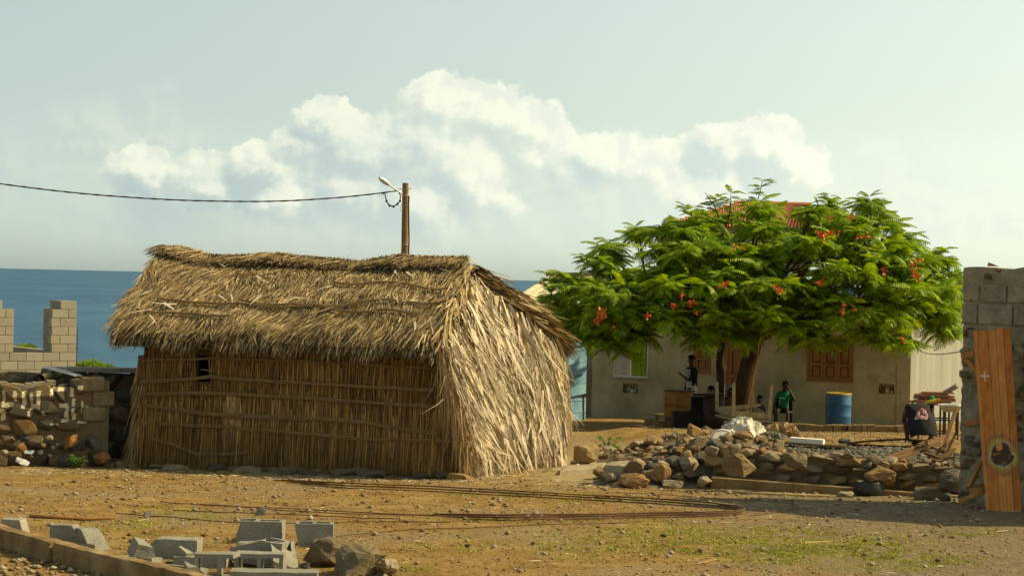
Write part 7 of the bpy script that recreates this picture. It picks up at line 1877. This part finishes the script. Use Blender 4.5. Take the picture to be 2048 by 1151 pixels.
# ------------------------------------------------------------------ grit, pebbles, weeds, straw
r = np.random.default_rng(77)
def scatter(n, x0=-5.5, x1=6.5, y0=14.0, y1=25.0, pw=1.0):
    y = y0 + (y1 - y0) * r.random(n) ** pw; x = r.uniform(x0, x1, n); k_ = np.abs(x) < y * .275 + .3; x, y = x[k_], y[k_]
    inh = (((x - C_.x) * fnorm.x + (y - C_.y) * fnorm.y) < .05) & ((x - C_.x) * gnorm.x + (y - C_.y) * gnorm.y < .1)
    return x[~inh], y[~inh]
M['grit'] = surf('grit', [(0, (.17, .11, .055)), (1, (.30, .22, .13))], 30, .95, .1, 0, island=[(0, (.10, .065, .035)), (.4, (.24, .16, .08)), (.8, (.34, .26, .15)), (.93, (.28, .26, .21)), (1, (.50, .45, .34))], rand_amt=.85)
x, y = scatter(26000); k_ = (y < wall_y(x) - .15) | (x < 1.2); x, y = x[k_], y[k_]; kk_ = r.random(len(x)) < .25 + .75 * vnoise(x * 1.3, y * 1.3, 5)
pebbles('pebbles', x[kk_], y[kk_], .004, .018, M['grit'], 'small stones and grit scattered over the yard', 41, zoff=.35)
x, y = scatter(1100); k_ = (y < wall_y(x) - .15) | (x < 1.2); pebbles('larger_pebbles', x[k_], y[k_], .012, .042, M['grit'], 'larger loose stones scattered over the yard', 42, zoff=.4)
x = r.uniform(-2.5, 3, 4500); y = r.uniform(29, 46, 4500); inh = (((x - C_.x) * fnorm.x + (y - C_.y) * fnorm.y) < .05) & ((x - C_.x) * gnorm.x + (y - C_.y) * gnorm.y < .1); pebbles('path_pebbles', x[~inh], y[~inh], .008, .05, M['grit'], 'stones scattered on the path behind the hut', 43, zoff=.3)
x = r.uniform(2.5, 9, 3500); y = r.uniform(29, 45, 3500); pebbles('terrace_pebbles', x, y, .006, .03, M['grit'], 'fine stones on the yard before the house', 44, zoff=.3)
PT = [(330, 1018, 60, 9, 1.), (300, 1045, 70, 12, .7), (420, 1032, 90, 10, .6), (560, 942, 130, 7, .8), (420, 946, 80, 5, .6), (700, 950, 60, 5, .5), (150, 945, 120, 5, .7), (1000, 988, 200, 5, .7), (1250, 1000, 160, 6, .8), (1000, 1040, 200, 6, .5), (1330, 1070, 200, 26, .7), (1180, 1090, 120, 25, .45), (1480, 1085, 160, 28, .8), (1600, 1100, 140, 30, .7), (1760, 1105, 70, 30, 1.), (1800, 1130, 80, 12, .9), (1700, 1085, 120, 20, .6), (1940, 1065, 80, 8, .4),
      (830, 1140, 40, 8, .5), (630, 1092, 30, 5, .8), (330, 1080, 80, 14, .4), (180, 1060, 40, 15, .4), (1085, 940, 40, 10, .6), (900, 1090, 90, 20, .35), (1560, 1060, 90, 10, .5), (1900, 1120, 80, 15, .4), (230, 1115, 60, 8, .5)]
PX, PY = [], []
for (cx, cy, rx, ry, dn) in PT:
    n = int(rx * ry * .9 * dn) + 60; a = r.normal(0, .55, (n, 2)); a = a[vnoise(cx / 9 + a[:, 0] * rx / 14., cy / 9 + a[:, 1] * ry / 5., 61) > .42]
    q_ = gp_many(cx + a[:, 0] * rx, cy + a[:, 1] * ry, 13.0, 27.0); PX.append(q_[:, 0]); PY.append(q_[:, 1])
PX, PY = np.concatenate(PX), np.concatenate(PY)
x, y = A(PX), A(PY); n = len(x); rep = 4; x = np.repeat(x, rep) + r.normal(0, .02, n * rep); y = np.repeat(y, rep) + r.normal(0, .02, n * rep); n *= rep
az = r.uniform(0, 6.28, n); v, f = strips(np.stack([x, y, T(x, y) - .004], 1), np.stack([np.cos(az), np.sin(az), r.uniform(.4, 1.6, n)], 1), np.stack([-np.cos(az), -np.sin(az), np.ones(n)], 1), r.uniform(.012, .04, n), r.uniform(.006, .014, n), 2, droop=.4, tip=.3)
tag(np_mesh('weeds', v, f, M['weed'], loc=(0, 18, 0)), 'thin yellow-green weeds creeping over the yard', 'weeds', kind='stuff')
n = 1500; x, y = scatter(n, y0=15, y1=24.5); x2, y2 = scatter(2200, -6, 2, 23.6, 25.0); x, y = np.concatenate([x, x2]), np.concatenate([y, y2]); xg = r.uniform(-.6, 1.2, 700); yg = np.interp(xg, [-.6, 1.2], [24.3, 28.6]) + r.normal(-.1, .25, 700); x, y = np.concatenate([x, xg]), np.concatenate([y, yg]); n = len(x)
az = r.uniform(0, 6.28, n); v, f = strips(np.stack([x, y, T(x, y) + .008], 1), np.stack([np.cos(az), np.sin(az), r.normal(.03, .05, n)], 1), np.tile([0, 0, 1.], (n, 1)) + r.normal(0, .3, (n, 3)), r.uniform(.03, .14, n), r.uniform(.004, .010, n), 2, tip=.4)
tag(np_mesh('straw_litter', v, f, M['palm_leaf'], loc=(0, 20, 0)), 'bits of dry straw littering the ground', 'straw', kind='stuff')
# soil and chips beyond the kerb at lower left
n = 420; a = r.random(n); b = r.random(n); q_ = gp_many(-10 + a * 250, 1092 + b * 70 + a * 25, 12.5, 20); X, Y = q_[:, 0], q_[:, 1]
pebbles('rubble_chips', A(X), A(Y), .006, .04, M['grit'], 'broken chips and earth below the kerbstones', 45, zoff=.3, cat='rubble')

# ------------------------------------------------------------------ groups of alike things
for o in list(S.objects):
    if o.parent is None and 'category' in o and 'group' not in o:
        gname = {'block': 'loose concrete blocks lying at lower left', 'boulder': 'boulders around the rubble and retaining wall', 'rock': 'rocks lying in the foreground', 'person': 'people in the yard', 'stick': 'sticks lying about the yard', 'timber': 'timber pieces wedged by the leaning panel',
                 'shrub': 'green shrubs beyond the left walls', 'tin': 'tins and cups in the wall niches', 'cup': 'tins and cups in the wall niches', 'jar': 'tins and cups in the wall niches', 'litter': 'scraps of plastic litter', 'rebar': 'rusty bars lying on the ground', 'kerbstone': 'kerbstones at lower left', 'slab': 'flat slabs on the path', 'stool': 'low stools under the tree', 'sack': 'sacks behind the rubble'}.get(o['category'])
        if gname: o['group'] = gname
